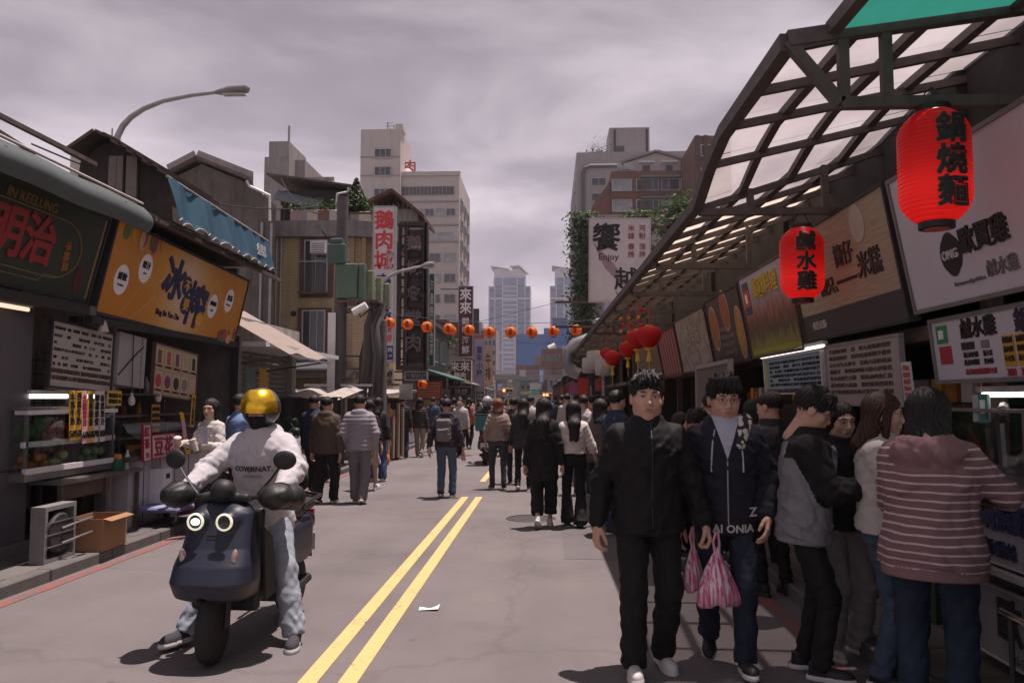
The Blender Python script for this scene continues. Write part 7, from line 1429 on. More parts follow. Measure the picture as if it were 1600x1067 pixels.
# ventilation duct at canopy end
Y = 27.0; P = [at(px, py, Y) for px, py in ((935, 528), (917, 531), (900, 537), (889, 550), (886, 567), (893, 580), (905, 585))]; o = thing('vent_duct', 'thick grey curved ventilation duct at the canopy end', 'duct', P[0]); MB().tube([p-P[0] for p in P], .21, 14).build('duct_pipe', M('duct_grey', (.27, .265, .27), .45, .5, var=.12), o, True)
for k in (1, 3, 5): MB().tube([(P[k]-P[0])*.99+(P[k-1]-P[0])*.01, (P[k]-P[0])*.93+(P[k-1]-P[0])*.07], .225, 14).build('duct_ring', K('galv'), o, True)
MB().bar((0, 0, 0), (.6, .2, .1), .05).build('bracket', K('rust'), o)
# far right low stalls with dark awnings
for i in range(4):
    y0 = 30+i*9; xx_ = RX(2.2, y0)+.02*i; t = thing('far_stall', ['dark drooping awning stall below the duct', 'second dark stall on the far right side', 'third dark stall on the far right side', 'last dark stall before the bridge on the right'][i], 'stall', (xx_, y0, 0)); MB().sheet(lambda u, v: (-1.25+2.0*u, 7.5*v, 2.45+.75*u-.10*math.sin(u*3.1)+.05*math.sin(v*15)), 8, 14).build('awning', M('far_awn_%d' % (i % 2), [(.05, .045, .045), (.09, .075, .07)][i % 2], .8, var=.3), t, 2); pb('back_wall', dk, (.8, 0, 0), (.9, 7.5, 4.6)); pb('shop_board', [K('red'), pm['yel'], M('teal', (.05, .22, .18), .5), K('red')][i], (.1, .3, 1.9), (.2, 3.0, 2.4)); 
    for k in range(2): pb('post', K('rust'), (-1.1, .1+7*k, 0), (-1.05, .15+7*k, 2.5))
    pb('hanging_banner', [M('ban_red', (.5, .05, .04), .6), M('ban_pk', (.4, .1, .2), .6), K('red'), pm['yel']][i], (-.7, .4, 1.75), (-.3, .45, 2.4))
# two-storey shop block behind canopy carrying ivy, with tree
t = thing('ivy_house', 'narrow house wall overgrown with ivy beyond the canopy', 'building', (2.2, 56, 0)); pb('wall', K('conc'), (0, 0, 0), (6, 14, 14.6)); src = {}
for k in range(3): bwin(t, src, ((2.2, 56, 0), (1, 0, 0), (0, -1, 0)), 3.2, 4+3.2*k, 1.6, 1.3, .15, 2, wf, wg)
t = thing('ivy', 'hanging green ivy curtain on the narrow house corner', 'ivy', (2.0, 55.6, 0)); leaves('foliage', lambda r_: np.array((r_.normal()*.35+.35+.5*math.sin(r_.rand()*9), r_.normal()*.25, 2.6+12.2*r_.rand()**.9)), 5200, .26, LEAFM, t, 61, 1.0); MB().tube([(.3, .1, 0), (.2, 0, 6), (.4, 0, 13)], .06, 6).build('stem', K('wood'), t)
tree('leafy tree behind the white hanging sign with two brush characters', (5.2, 40, 0), 9.3, 2.1, 1.7, 6500, .22, 71, 'trees behind the canopy'); tree('taller leafy tree reaching above the canopy edge', (8.1, 42, 0), 10.6, 2.2, 1.8, 6500, .22, 72, 'trees behind the canopy'); tree('small bright green tree below the office building on the left', (-7.0, 50, 0), 4.6, .95, 1.5, 3200, .16, 73, 'trees in the street', .08); tree('rooftop shrub on the house behind the hanging white sign', (3.6, 41, 0), 9.0, 1.2, 1.0, 2400, .2, 74, 'trees behind the canopy', .06)
# hanging white sign with two brush characters
Y = 17.0; a, b = at(920, 341, Y), at(1018, 471, Y); ws2 = M('sign_shell', (.56, .50, .51), .6, var=.06, streak=.15)
t = sign('hanging_sign', 'large white hanging sign with two black brush characters and red menu words', ((a.x+b.x)/2, Y, (a.z+b.z)/2), (1, 0, -.012), (0, 0, 1), b.x-a.x, a.z-b.z, .22, ws2, M('sign_edge', (.46, .41, .41), .6), fw=.03); W, Hh = t['w'], t['h']
letter('饗', W*.46, Hh*.36, K('ink'), t, (-W*.22, Hh*.27, .006), bold=.03); letter('越', W*.42, Hh*.27, K('ink'), t, (W*.10, -Hh*.23, .006), bold=.02); letter('Enjoy', W*.34, Hh*.1, K('ink'), t, (-W*.18, Hh*.02, .006), bold=.0); letter('Vietnam', W*.5, Hh*.09, K('ink'), t, (W*.18, -Hh*.42, .006), bold=.0)
ru = M('menu_words_red', (.26, .035, .05), .5)
for s, x, y in (('河粉', .36, .33), ('涼拌', .36, .11), ('米線', .18, .33), ('春捲', .18, .11)): letter(s, W*.14, Hh*.17, ru, t, (W*x, Hh*y, .006), bold=.01, vertical=True, spacing=1.15)
MB().prism([(-W*.45, Hh*.22), (-W*.1, -.05*Hh), (W*.16, -Hh*.30), (W*.02, -Hh*.30), (-W*.25, -.1*Hh)], .001, .003, 'z').build('mauve_swoosh', M('swoosh', (.32, .22, .24), .6), t)
for z in (.4, -.1): MB().b2((W/2+.001, Hh*z-.03, -.14), (W/2+1.6, Hh*z+.03, -.08)).build('bracket', K('rust'), t)
MB().b2((W/2+.35, -Hh*.6, -.14), (W/2+.42, Hh*.5, -.08)).build('bracket_post', K('rust'), t)
t = vsign('lilac hanging banner peeking out below the white hanging sign', 944, 962, 470, 512, 19.5, M('banner_lilac', (.38, .34, .50), .6), [], fw=0, th=.03, name='banner')
lamp_arm('thin street lamp arm under the white hanging sign on the right', (RX(2.6, 20), 20, 0), [(RX(2.6, 20), 20, 0), (RX(2.6, 20), 20, 3.4), at(958, 490, 20), at(945, 492, 20), at(936, 498, 20)], .035, .2)
# ------------------------------------------------------------ scooters
def sdf_hit(fn, x, z, y0=-.6, y1=.4):
    ys = np.linspace(y0, y1, 500); d = fn((np.full(500, x), ys, np.full(500, z))); return float(ys[int(np.argmax(d < 0))])
navy_p = M('scooter_navy', (.017, .020, .036), .45, .0, var=.08, spec=.4); tyre = M('tyre', (.022, .021, .021), .85, bump=.3, bscale=90); rimm = M('rim_dark', (.05, .05, .055), .4, .7); matb = M('matt_black', (.018, .018, .019), .55, var=.2); chrome = M('chrome', (.6, .6, .6), .15, 1.)
def scooter(label, loc, rz, paint, h=.012, lit=False, box=None, eyes=True, muffs=False, group=None, name='scooter'):
    t = thing(name, label, 'scooter', loc, R(rz), group)
    def front(P):
        X, Y, Z = P; zs = [.36, .41, .50, .60, .70, .82, .90, .97]
        w = np.interp(Z, zs, [.20, .240, .262, .252, .228, .212, .196, .14]); yf_ = np.interp(Z, zs, [-.07, -.15, -.185, -.145, -.07, -.015, .015, .065]); cy = (yf_+.22)/2; hy = (.22-yf_)/2
        d = (((np.abs(X)/w)**2.7+(np.abs(Y-cy)/hy)**2.7)**(1/2.7)-1)*np.minimum(w, hy); d = smax(d, np.abs(Z-.675)-.295, .05)
        for q in (-1, 1):
            if eyes: d = smin(d, cap((X, Y, Z), (q*.093, .06, .875), (q*.093, -.005, .865), .062, .056), .03)
        return smax(d, -ell(P, (0, .02, .2), (.085, .28, .27)), .02)
    blob('front_panel', front, (-.30, -.27, .30), (.30, .26, 1.0), h, paint, t)
    blob('leg_shield', lambda P: smin(rbox((P[0], P[1]-.10*(P[2]-.6), P[2]), (0, .19, .60), (.225, .03, .32), .03), rbox(P, (0, .50, .34), (.165, .30, .05), .04), .04), (-.26, .08, .24), (.26, .84, .98), h*1.3, matb, t)
    blob('seat_body', lambda P: smax(smin(rbox(P, (0, .98, .56), (.17, .34, .19), .12), rbox(P, (0, 1.25, .66), (.12, .20, .07), .06), .06), -ell(P, (0, 1.22, .2), (.09, .29, .29)), .02), (-.2, .6, .3), (.2, 1.5, .8), h*1.3, paint, t)
    blob('seat', lambda P: smin(rbox(P, (0, .86, .775), (.15, .26, .045), .04), rbox(P, (0, 1.2, .80), (.13, .20, .045), .04), .04), (-.18, .56, .7), (.18, 1.44, .88), h*1.2, matb, t)
    for y, w in ((0, .055), (1.22, .06)):
        wl_ = thing('wheel', None, None); wl_.parent = t; wl_.location = (0, y, .215); wl_.rotation_euler = (0, 0, R(9) if y == 0 and lit else 0)
        MB().lathe([(.13, -w*.8), (.17, -w), (.205, -w*.75), (.215, 0), (.205, w*.75), (.17, w), (.13, w*.8)], n=32, axis='x').build('tyre', tyre, wl_, 2); MB().lathe([(.03, -w*.6), (.13, -w*.7), (.132, w*.7), (.03, w*.6)], n=20, axis='x').build('rim', rimm, wl_, True)
    for q in (-1, 1): MB().tube([(q*.085, .0, .215), (q*.085, .03, .42), (q*.05, .09, .62)], .022, 8).build('fork_leg', matb, t, True)
    MB().b2((-.08, .86, .16), (.10, 1.22, .28)).build('motor_case', matb, t); MB().tube([(.11, .9, .22), (.12, 1.1, .23), (.12, 1.26, .25)], .035, 10).build('side_guard', matb, t, True)
    MB().tube([(-.16, 1.05, .83), (-.17, 1.38, .86), (0, 1.46, .87), (.17, 1.38, .86), (.16, 1.05, .83)], .014, 8).build('grab_rail', rimm, t, True)
    MB().b2((-.09, 1.44, .68), (.09, 1.47, .74)).build('tail_light', M('tail_red', (.3, .02, .02), .25), t); MB().b2((-.10, 1.46, .42), (.10, 1.47, .55)).build('number_plate', M('plate_white', (.5, .5, .5), .5), t); MB().slab((-.07, 1.38, .62), (.07, 1.38, .62), (.06, 1.50, .36), (-.06, 1.50, .36), .01).build('rear_mudguard', matb, t)
    MB().tube([(-.36, .20, 1.0), (-.24, .16, 1.0), (-.1, .13, .985), (.1, .13, .985), (.24, .16, 1.0), (.36, .20, 1.0)], .016, 8).build('handlebar', matb, t, True)
    blob('instrument_pod', lambda P: smin(ell(P, (0, .09, 1.035), (.078, .075, .075)), rbox(P, (0, .14, .99), (.17, .06, .03), .03), .03), (-.2, 0, .93), (.2, .24, 1.13), .01, matb, t)
    for q in (-1, 1):
        MB().cyl((q*.27, .17, 1.0), (q*.40, .215, 1.0), .021, n=10).build('grip', matb, t, True); MB().tube([(q*.27, .13, .99), (q*.33, .12, .98), (q*.38, .14, .98)], .007, 6).build('brake_lever', chrome, t, True)
        MB().tube([(q*.20, .15, 1.01), (q*.28, .16, 1.10), (q*.345, .17, 1.19)], .008, 6).build('mirror_stem', chrome if q < 0 else matb, t, True)
        mr = MB().ico((0, 0, 0), (.075, .020, .062), 18, 8).build('mirror', matb, t, 2); mr.location = (q*.37, .17, 1.225); mr.rotation_euler = (0, 0, q*.15); MB().ico((0, .011, 0), (.066, .012, .054), 16, 8).build('mirror_glass', M('mirror_glass', (.4, .4, .42), .05, 1.), mr, 2)
        if eyes:
            yf = sdf_hit(front, q*.093, .865)
            hl = MB().lathe([(.040, .004), (.041, -.006), (.047, -.010), (.053, -.006), (.053, .006)], n=28, axis='y', cap=False).build('headlight', M('halo', (.75, .72, .58), .4, emit=(1., .93, .70), es=.35 if lit else 0.), t, True); hl.location = (q*.093, yf-.012, .865)
            MB().lathe([(0, .004), (.030, .002), (.043, -.003), (.043, .01)], n=24, axis='y').build('lens_bowl', M('lens_dark', (.015, .015, .016), .1, spec=.7), hl, True)
            if lit and q < 0: MB().ico((0, -.002, 0), (.030, .006, .022), 12, 6).build('lamp_glow', M('lamp_lit', (.9, .9, .9), .3, emit=(.95, .95, 1.), es=1.6), hl, 2)
        z_ = .645; yf = sdf_hit(front, q*.15, z_); ind = MB().ico((0, 0, 0), (.022, .02, .062), 14, 8).build('turn_signal', M('signal_lens', (.42, .33, .31), .12, .3, spec=.8), t, 2); ind.location = (q*.163, yf+.012, z_); ind.rotation_euler = (0, q*.18, 0)
    if eyes:
        for z_ in (.775, .755): yf = sdf_hit(front, 0, z_); MB().b2((-.035, yf-.004, z_-.006), (.035, yf+.01, z_+.004)).build('vent_slot', matb, t)
        for q in (-1, 1): MB().slab((q*.225, .17, .80), (q*.235, .19, .34), (q*.24, .34, .36), (q*.225, .30, .72), .02).build('side_flap', matb, t)
    if muffs:
        for q in (-1, 1): blob('hand_muff', lambda P: smin(ell(P, (q*.33, .16, 1.0), (.115, .13, .085)), ell(P, (q*.40, .24, .98), (.08, .10, .08)), .04)+folds(P, .010, 3+q, 1.3), (q*.33-.2, -.02, .85), (q*.33+.2, .38, 1.13), .011, M('muff_black', (.02, .019, .019), .5, bump=.2, bscale=120), t)
    if box: MB().box((0, 1.25, 1.03), (.46, .44, .40), bev=.03).build('delivery_box', box, t); MB().b2((-.235, 1.02, 1.20), (.235, 1.475, 1.235)).build('box_lid', matb, t)
    return t
SP = gp(331, 1036); SRZ = -4
sct = scooter('dark navy round headlight scooter ridden towards the camera', SP, SRZ, navy_p, .010, True, muffs=True)
for i, (X, Y, rz, c, l) in enumerate(((-4.35, 13.0, 60, (.02, .02, .022), 'black parked scooter nearest behind the rider'), (-4.35, 13.8, 62, (.30, .30, .31), 'silver parked scooter beside the green cloth stall'), (-4.4, 14.6, 58, (.10, .11, .13), 'slate parked scooter third along the left kerb'), (-4.4, 15.4, 64, (.35, .33, .32), 'pale parked scooter before the tarpaulin stall'), (-5.0, 22.2, 66, (.05, .05, .055), 'dark parked scooter by the wooden planks'), (-5.0, 23.2, 62, (.28, .05, .05), 'red parked scooter past the wooden planks'))): scooter(l, (X, Y, .0), rz, M('paint_%d' % i, c, .3, .1, coat=.4), .022, group='scooters parked on the left', name='parked_scooter', eyes=False)

# ------------------------------------------------------------ projected print on garments
def print_on(b, J, s, w, h, x, z, mat, back=False, bold=.01, name='chest_lettering', fit=False, pieces=None):
    me, d = text_mesh(s, bold, .002); kx, kz = w/d[0], h/d[1]
    if not fit: kx = kz = min(kx, kz)
    me2 = me.copy(); me2.materials.clear(); me2.materials.append(mat); co = np.empty(len(me2.vertices)*3); me2.vertices.foreach_get('co', co); co = co.reshape(-1, 3)
    xs = np.linspace(-w/2-.01, w/2+.01, 17); sg = -1 if back else 1; surf = [on_front(J, x+sg*q, z, back, .001)/J['k'] for q in xs]; Y_ = np.interp(co[:, 0]*kx, xs, [p.y for p in surf]); X_ = np.interp(co[:, 0]*kx, xs, [p.x for p in surf]); Z_ = np.interp(co[:, 0]*kx, xs, [p.z for p in surf])
    me2.vertices.foreach_set('co', (np.stack([X_, Y_-sg*(.006+co[:, 2]), Z_+co[:, 1]*kz], 1)*J['k']).ravel()); me2.update(); o = bpy.data.objects.new(name, me2); return _link(o, b)
def line_on(b, J, pts, r, mat, name, back=False):
    P = [on_front(J, x, z, back, .002) for x, z in pts]; return MB().tube(P, r, 6).build(name, mat, b, True)
def blobk(b, J, name, fn, lo, hi, h, mat): V, Q = snet(fn, lo, hi, h); return np_mesh(name, V*J['k'], Q, mat, b)
black = cloth('cloth_black', (.017, .016, .017), .25); char = cloth('cloth_charcoal', (.035, .033, .036), .2); jean = cloth('denim_dark', (.028, .040, .065), .25, bump=.3); jean2 = cloth('denim_mid', (.06, .085, .13), .25); jeanl = cloth('denim_pale', (.26, .29, .34), .18); wht = cloth('cloth_white', (.52, .49, .46), .06); grey = cloth('cloth_grey', (.22, .21, .225), .1); sole_w = M('sole_white', (.55, .53, .52), .6); sh_b = M('shoe_black', (.02, .02, .021), .55); sh_w = M('shoe_white', (.55, .53, .52), .55, var=.08)
walk = {1: (.09, -.20, .078, 4, -4), -1: (-.09, .20, .125, -4, 28)}; walk2 = {1: (.09, .20, .125, 4, 28), -1: (-.09, -.20, .078, -4, -4)}
stand = {1: (.11, .0, .075, 12, 0), -1: (-.11, .02, .075, -10, 0)}
def armsw(a=.12): return {1: (.27, -a, .83), -1: (-.27, a, .84)}
# --- scooter rider
def rider_x(b, J):
    print_on(b, J, 'COVERNAT.', .27, .055, 0.0, 1.235, M('print_black', (.03, .03, .032), .7), bold=.02); print_on(b, J, 'AUTHENTIC', .19, .018, 0.0, 1.185, M('print_grey', (.25, .24, .25), .7), bold=.0)
    hb = M('helmet_shell', (.045, .047, .055), .25, coat=.4)
    def hel(P): return smax(smax(ell(P, (0, .016, .035), (.132, .150, .142)), -ell(P, (0, -.165, -.075), (.098, .13, .135)), .012), -.135-P[2], .01)
    V, Q = snet(hel, (-.16, -.16, -.16), (.16, .19, .2), .006); V = V @ np.array(J['hm']).T+J['hc']; np_mesh('helmet', V*J['k'], Q, hb, b)
    vz = MB(); vz.sheet(lambda u, v: (.142*math.sin((u-.5)*2.7)*math.cos(-.18+v*1.2), .012-.162*math.cos((u-.5)*2.7)*math.cos(-.18+v*1.2), .030+.158*math.sin(-.18+v*1.2)), 24, 12); o = vz.build('visor', M('visor_gold', (.85, .52, .04), .24, .85, var=.0), b, 2); o.matrix_local = J['H4']
    V, Q = snet(lambda P: smax(smax(head_fn(P)-.006, P[2]+.022, .004), smax(P[1]+.005, -.125-P[2], .01), .004), (-.10, -.135, -.14), (.10, .03, .0), .006); np_mesh('face_mask', (V @ np.array(J['hm']).T+J['hc'])*J['k'], Q, black, b)
    for q in (-1, 1): line_on(b, J, [(q*.028, 1.44), (q*.03, 1.38), (q*.032, 1.32)], .004, wht, 'drawstring')
    MB().tube([Vector(J['sh'][-1])+Vector((-.065, -.01, .0)), Vector(J['el'][-1])*.5+Vector(J['sh'][-1])*.5+Vector((-.062, -.012, 0)), Vector(J['el'][-1])+Vector((-.055, -.02, 0))], .010, 6).build('sleeve_stripe', M('stripe_navy', (.06, .08, .2), .8), b, True)
person('scooter rider in pale grey hoodie, gold visor helmet and black mask', SP, SRZ, 1.74, dict(mat=cloth('hoodie_pale', (.46, .44, .46), .06), kind='hoodie', hem=.83, loose=.035, sl=.022, name='hoodie', band=1), dict(mat=jeanl, kind='straight', loose=.008), (cloth('shoe_grey', (.05, .05, .06)), sole_w), (None, None), dict(pel=(0, .70, .83), lean=7, feet={1: (.36, .40, .075, 14, 0), -1: (-.36, .30, .075, -18, 0)}, hands={1: (.31, .24, 1.02), -1: (-.31, .24, 1.02)}, elbow={1: (1, .5, -.4), -1: (-1, .5, -.4)}, knee={1: (.5, -1, 0), -1: (-.5, -1, 0)}, curl={1: 55, -1: 55}, hdir={1: (0, -1, -.1), -1: (0, -1, -.1)}, hs=.98), det=3, seed=11, extras=rider_x)
# --- two men walking towards the camera
def man1_x(b, J):
    line_on(b, J, [(0, 1.46), (0, 1.38), (0, 1.28), (0, 1.1), (0, .95), (0, .85)], .0035, M('zip_dark', (.05, .05, .05), .4, .5), 'zip'); line_on(b, J, [(0, 1.415), (0, 1.37)], .004, chrome, 'zip_pull')
    print_on(b, J, '山海', .045, .03, .10, 1.27, M('logo_dark', (.05, .05, .052), .6), name='chest_logo')
    V, Q = snet(lambda P: torus((P[0], P[1]+.3*(P[2]-1.49), P[2]), (0, .008, 1.497), .061, .008), (-.1, -.1, 1.44), (.1, .12, 1.55), .008); np_mesh('shirt_collar', (V+J['up']((0, 0, 1.49))-np.array((0, 0, 1.49)))*J['k'], Q, wht, b)
P1 = gp(1014, 1046)
person('young man in black zip jacket and black trousers striding towards the camera', P1, 4, 1.745, dict(mat=M('shell_black', (.013, .012, .013), .7, var=.2, bump=.15, bscale=200, spec=.18), hem=.80, kind='jacket', loose=.022, sl=.014), dict(mat=black, kind='straight', loose=.006), (sh_w, sole_w), ('tousled', None), dict(feet={1: (.10, .08, .085, 8, 8), -1: (-.105, -.10, .078, -6, -2)}, hands={1: (.335, -.06, .845), -1: (-.30, -.02, .86)}, curl={1: 62, -1: 35}, jaw=1.10, hs=1.15), 1.06, det=3, seed=3, head=(-4, -2, 2), extras=man1_x)
def man2_x(b, J):
    sl_ = M('print_offwhite', (.5, .48, .47), .7); line_on(b, J, [(0, 1.24), (0, 1.15), (0, 1.0), (0, .86)], .0045, M('zip_pale', (.35, .34, .34), .4, .4), 'zip')
    for q, x in ((1, .085), (-1, -.085)): line_on(b, J, [(x*.8, 1.42), (x, 1.34), (x*1.08, 1.25), (x*1.1, 1.17)], .005, sl_, 'drawstring')
    print_on(b, J, 'AI ONIA', .30, .05, .03, .835, sl_, bold=.04, name='hem_lettering'); print_on(b, J, 'Z', .05, .055, .15, .93, sl_, bold=.03, name='pocket_lettering')
    gm = M('spectacle_wire', (.12, .11, .11), .3, .8)
    for q in (-1, 1):
        o = MB().tube([(q*.033+.023*math.cos(a), -.1005-.002*math.cos(a), .003+.0165*math.sin(a)) for a in np.linspace(0, 2*math.pi, 25)], .0012, 5, False).build('spectacle_rim', gm, b); o.matrix_local = J['H4']; o = MB().tube([(q*.056, -.098, .006), (q*.075, -.06, .007), (q*.080, .005, .004)], .0014, 5).build('spectacle_arm', gm, b); o.matrix_local = J['H4']
    o = MB().tube([(-.010, -.1025, .004), (0, -.105, .008), (.010, -.1025, .004)], .0013, 5).build('spectacle_bridge', gm, b); o.matrix_local = J['H4']
    def camo(N, L, bs, tc):
        n = N.new('ShaderNodeTexVoronoi'); n.inputs['Scale'].default_value = 26; L.new(tc.outputs['Object'], n.inputs['Vector']); r = ramp(N, [(0, (.5, .48, .46)), (.52, (.02, .02, .02))], 'CONSTANT'); L.new(n.outputs['Distance'], r.inputs[0]); L.new(r.outputs[0], bs.inputs['Base Color']); bs.inputs['Roughness'].default_value = .85
    blobk(b, J, 'hood_lining', lambda P: cap(P, J['up']((.080, -.125, 1.335)), J['up']((.115, -.03, 1.465)), .034, .052)+folds(P, .006, 4, 1.5), J['up']((0, -.20, 1.26)), J['up']((.24, .12, 1.58)), .007, node_mat('camo_lining', camo))
def vneck(N, L, b, tc):
    sx = N.new('ShaderNodeSeparateXYZ'); L.new(tc.outputs['Object'], sx.inputs[0])
    def mth(op, a, c):
        m = N.new('ShaderNodeMath'); m.operation = op
        for i, v in enumerate((a, c)):
            if isinstance(v, (int, float)): m.inputs[i].default_value = v
            elif v is not None: L.new(v, m.inputs[i])
        return m.outputs[0]
    e = mth('LESS_THAN', mth('ABSOLUTE', sx.outputs['X'], None), mth('MULTIPLY', mth('SUBTRACT', sx.outputs['Z'], 1.25), .32)); f = mth('MULTIPLY', e, mth('LESS_THAN', sx.outputs['Y'], -.01))
    m = N.new('ShaderNodeMix'); m.data_type = 'RGBA'; m.inputs['A'].default_value = (.020, .021, .030, 1); m.inputs['B'].default_value = (.40, .42, .50, 1); L.new(f, m.inputs['Factor']); L.new(m.outputs['Result'], b.inputs['Base Color']); b.inputs['Roughness'].default_value = .85; b.inputs['Specular IOR Level'].default_value = .2
P2 = gp(1138, 1036)
person('man with glasses in navy hooded zip jacket walking behind the black-jacket man', P2, -6, 1.735, dict(mat=node_mat('hoodie_navy', vneck), kind='hoodie', hem=.84, loose=.02, sl=.012, band=1, name='hoodie'), dict(mat=cloth('trouser_navy', (.022, .027, .045), .2), kind='straight'), (sh_b, sole_w), ('fringe', None), dict(feet={1: (.08, -.16, .078, 6, -4), -1: (-.09, .24, .13, -6, 28)}, hands={1: (.24, -.08, .90), -1: (-.27, .04, .84)}, jaw=1.03, hs=1.13), 1.0, det=3, seed=6, head=(8, 4, 0), extras=man2_x)
# carrier bags
def bag_mat(N, L, b, tc):
    mp_ = N.new('ShaderNodeMapping'); mp_.inputs['Scale'].default_value = (1, 1, .05); L.new(tc.outputs['Object'], mp_.inputs[0]); n = N.new('ShaderNodeTexNoise'); n.inputs['Scale'].default_value = 60; n.inputs['Detail'].default_value = 2; L.new(mp_.outputs[0], n.inputs['Vector']); r = ramp(N, [(.42, (.52, .07, .20)), (.52, (.66, .36, .46)), (.60, (.70, .60, .62))]); L.new(n.outputs['Fac'], r.inputs[0]); L.new(r.outputs[0], b.inputs['Base Color']); b.inputs['Roughness'].default_value = .3; b.inputs['Transmission Weight'].default_value = .0; b.inputs['Alpha'].default_value = .9
def carrier(label, p, W, Hh, rz):
    t = thing('carrier_bag', label, 'bag', p, rz, 'pink striped carrier bags'); m = MB(); n = 48; rs = []
    prof = [(.05, 0), (.10, -.06), (.26, -.16), (.55, -.38), (.80, -.62), (.98, -.85), (1.0, -.94), (.92, -1.0), (.5, -1.015), (.0, -1.01)]
    m.lathe([(a*W/2, z*Hh) for a, z in prof], n=n, sy=.62)
    for i in range(len(m.v)): x, y, z = m.v[i]; a = math.atan2(y, x); k = 1+.10*math.sin(a*9+z*8)+.06*math.sin(a*17+2); m.v[i] = (x*k, y*k, z+.012*math.sin(a*5))
    m.build('bag_body', node_mat('bag_pink', bag_mat), t, 2)
    for q in (-1, 1): MB().tube([(q*.012, 0, -.10*Hh), (q*.02, .01, .04), (q*.006, .0, .10)], .008, 6).build('bag_handle', M('bag_handle', (.6, .3, .38), .35), t, True)
    return t
hnd = P1+Vector((.335*1.015-.01, -.06, .76)); carrier('pink and white striped carrier bag hanging from the black-jacket man hand', hnd+Vector((.07, -.02, -.03)), .26, .32, .3); carrier('second pink striped carrier bag half behind the first', hnd+Vector((-.05, .10, -.02)), .19, .27, .9)
# --- queue at the right stall
def rag(x, y, z, ad): return ((ad < .016) | (z > 1.40) | ((z > 1.30) & (np.abs(x) > .11))).astype(int)
def rag_x(b, J):
    for q in (-1, 1):
        for i in range(3): pass
    o = MB().box((0, 0, 0), (.075, .012, .15), bev=.006).build('phone', M('phone_black', (.015, .015, .017), .15), b); w = (Vector(J['wr'][1])+Vector(J['wr'][-1]))/2*J['k']; o.location = w+Vector((.0, -.10, .05)); o.rotation_euler = (R(55), 0, 0)
    gm = M('spectacle_wire', (.12, .11, .11), .3, .8); o = MB().tube([(-.058, -.098, .006), (-.075, -.06, .007), (-.080, .005, .004)], .0018, 5).build('spectacle_arm', gm, b); o.matrix_local = J['H4']
    for q in (-1, 1): o = MB().tube([(q*.033+.023*math.cos(a), -.1005, .003+.0165*math.sin(a)) for a in np.linspace(0, 2*math.pi, 21)], .0014, 5, False).build('spectacle_rim', gm, b); o.matrix_local = J['H4']
g5 = gp(1262, 1052)
person('young man in grey top with black raglan sleeves looking down at his hands', g5, 76, 1.665, dict(mat=[cloth('raglan_grey', (.20, .20, .215), .08), black], kind='sweater', hem=.80, loose=.028, sl=.016, split=rag, name='raglan_top'), dict(mat=black, kind='slim', loose=.004), (sh_b, sole_w), ('fringe', None), dict(feet={1: (.09, .03, .075, 10, 0), -1: (-.10, -.06, .075, -8, 0)}, hands={1: (.06, -.36, 1.13), -1: (-.04, -.36, 1.12)}, elbow={1: (.6, .4, -1), -1: (-.6, .4, -1)}, curl={1: 45, -1: 50}, lean=5), 1.02, det=3, seed=8, head=(0, 22, 0), extras=rag_x)
g6 = gp(1318, 1022)
person('woman with pale wide trousers half hidden behind the raglan man', g6, 22, 1.585, dict(mat=cloth('vest_dark', (.028, .028, .032), .2), kind='jacket', hem=.86, loose=.015), dict(mat=cloth('trouser_sand', (.28, .25, .24), .08), kind='wide', hem=.08), (M('slide_shoe', (.36, .34, .33), .6), sole_w), ('bun', None), dict(feet=stand, hands={1: (.10, -.28, 1.05), -1: (-.10, -.28, 1.05)}), .95, True, 3, 12, 1, head=(-10, 6, 0))
def ws_x(b, J):
    line_on(b, J, [(-.09, 1.42), (-.085, 1.32), (-.06, 1.15), (-.02, 1.0)], .012, M('strap_navy', (.05, .06, .09), .8), 'bag_strap'); blobk(b, J, 'shoulder_bag', lambda P: rbox(P, (-.06, -.24, .92), (.17, .07, .17), .05)+folds(P, .01, 2), (-.3, -.38, .68), (.18, -.10, 1.15), .013, black)
g7 = Vector((1.92, 4.78, 0))
person('brown haired woman in white sweater and blue jeans looking right', g7, 62, 1.64, dict(mat=cloth('sweater_white', (.50, .465, .44), .05), kind='sweater', hem=.90, loose=.02, sl=.018, name='sweater', fold=.8), dict(mat=jean2, kind='straight'), (sh_b, sole_w), ('shoulder', hair_mat('hair_brown', (.040, .020, .013))), dict(feet=stand, hands={1: (.16, -.34, 1.06), -1: (-.06, -.34, 1.02)}, elbow={1: (.6, .4, -1), -1: (-1, .5, -.6)}, curl={1: 40, -1: 40}), .98, True, 3, 9, 1, head=(6, 4, 0), extras=ws_x)
def stripes(N, L, b, tc):
    sx = N.new('ShaderNodeSeparateXYZ'); L.new(tc.outputs['Object'], sx.inputs[0]); n = N.new('ShaderNodeTexNoise'); n.inputs['Scale'].default_value = 4; L.new(tc.outputs['Object'], n.inputs['Vector']); a = N.new('ShaderNodeMath'); a.operation = 'MULTIPLY_ADD'; a.inputs[1].default_value = .03; L.new(n.outputs['Fac'], a.inputs[0]); L.new(sx.outputs['Z'], a.inputs[2]); m = N.new('ShaderNodeMath'); m.operation = 'MULTIPLY'; m.inputs[1].default_value = 1/.042; L.new(a.outputs[0], m.inputs[0]); f = N.new('ShaderNodeMath'); f.operation = 'FRACT'; L.new(m.outputs[0], f.inputs[0])
    r = ramp(N, [(0, (.20, .115, .125)), (.70, (.20, .115, .125)), (.74, (.52, .42, .42)), (.93, (.52, .42, .42)), (.97, (.20, .115, .125))]); L.new(f.outputs[0], r.inputs[0]); L.new(r.outputs[0], b.inputs['Base Color']); b.inputs['Roughness'].default_value = .9; b.inputs['Specular IOR Level'].default_value = .15
pinkp = cloth('hoodie_mauve', (.23, .135, .145), .08)
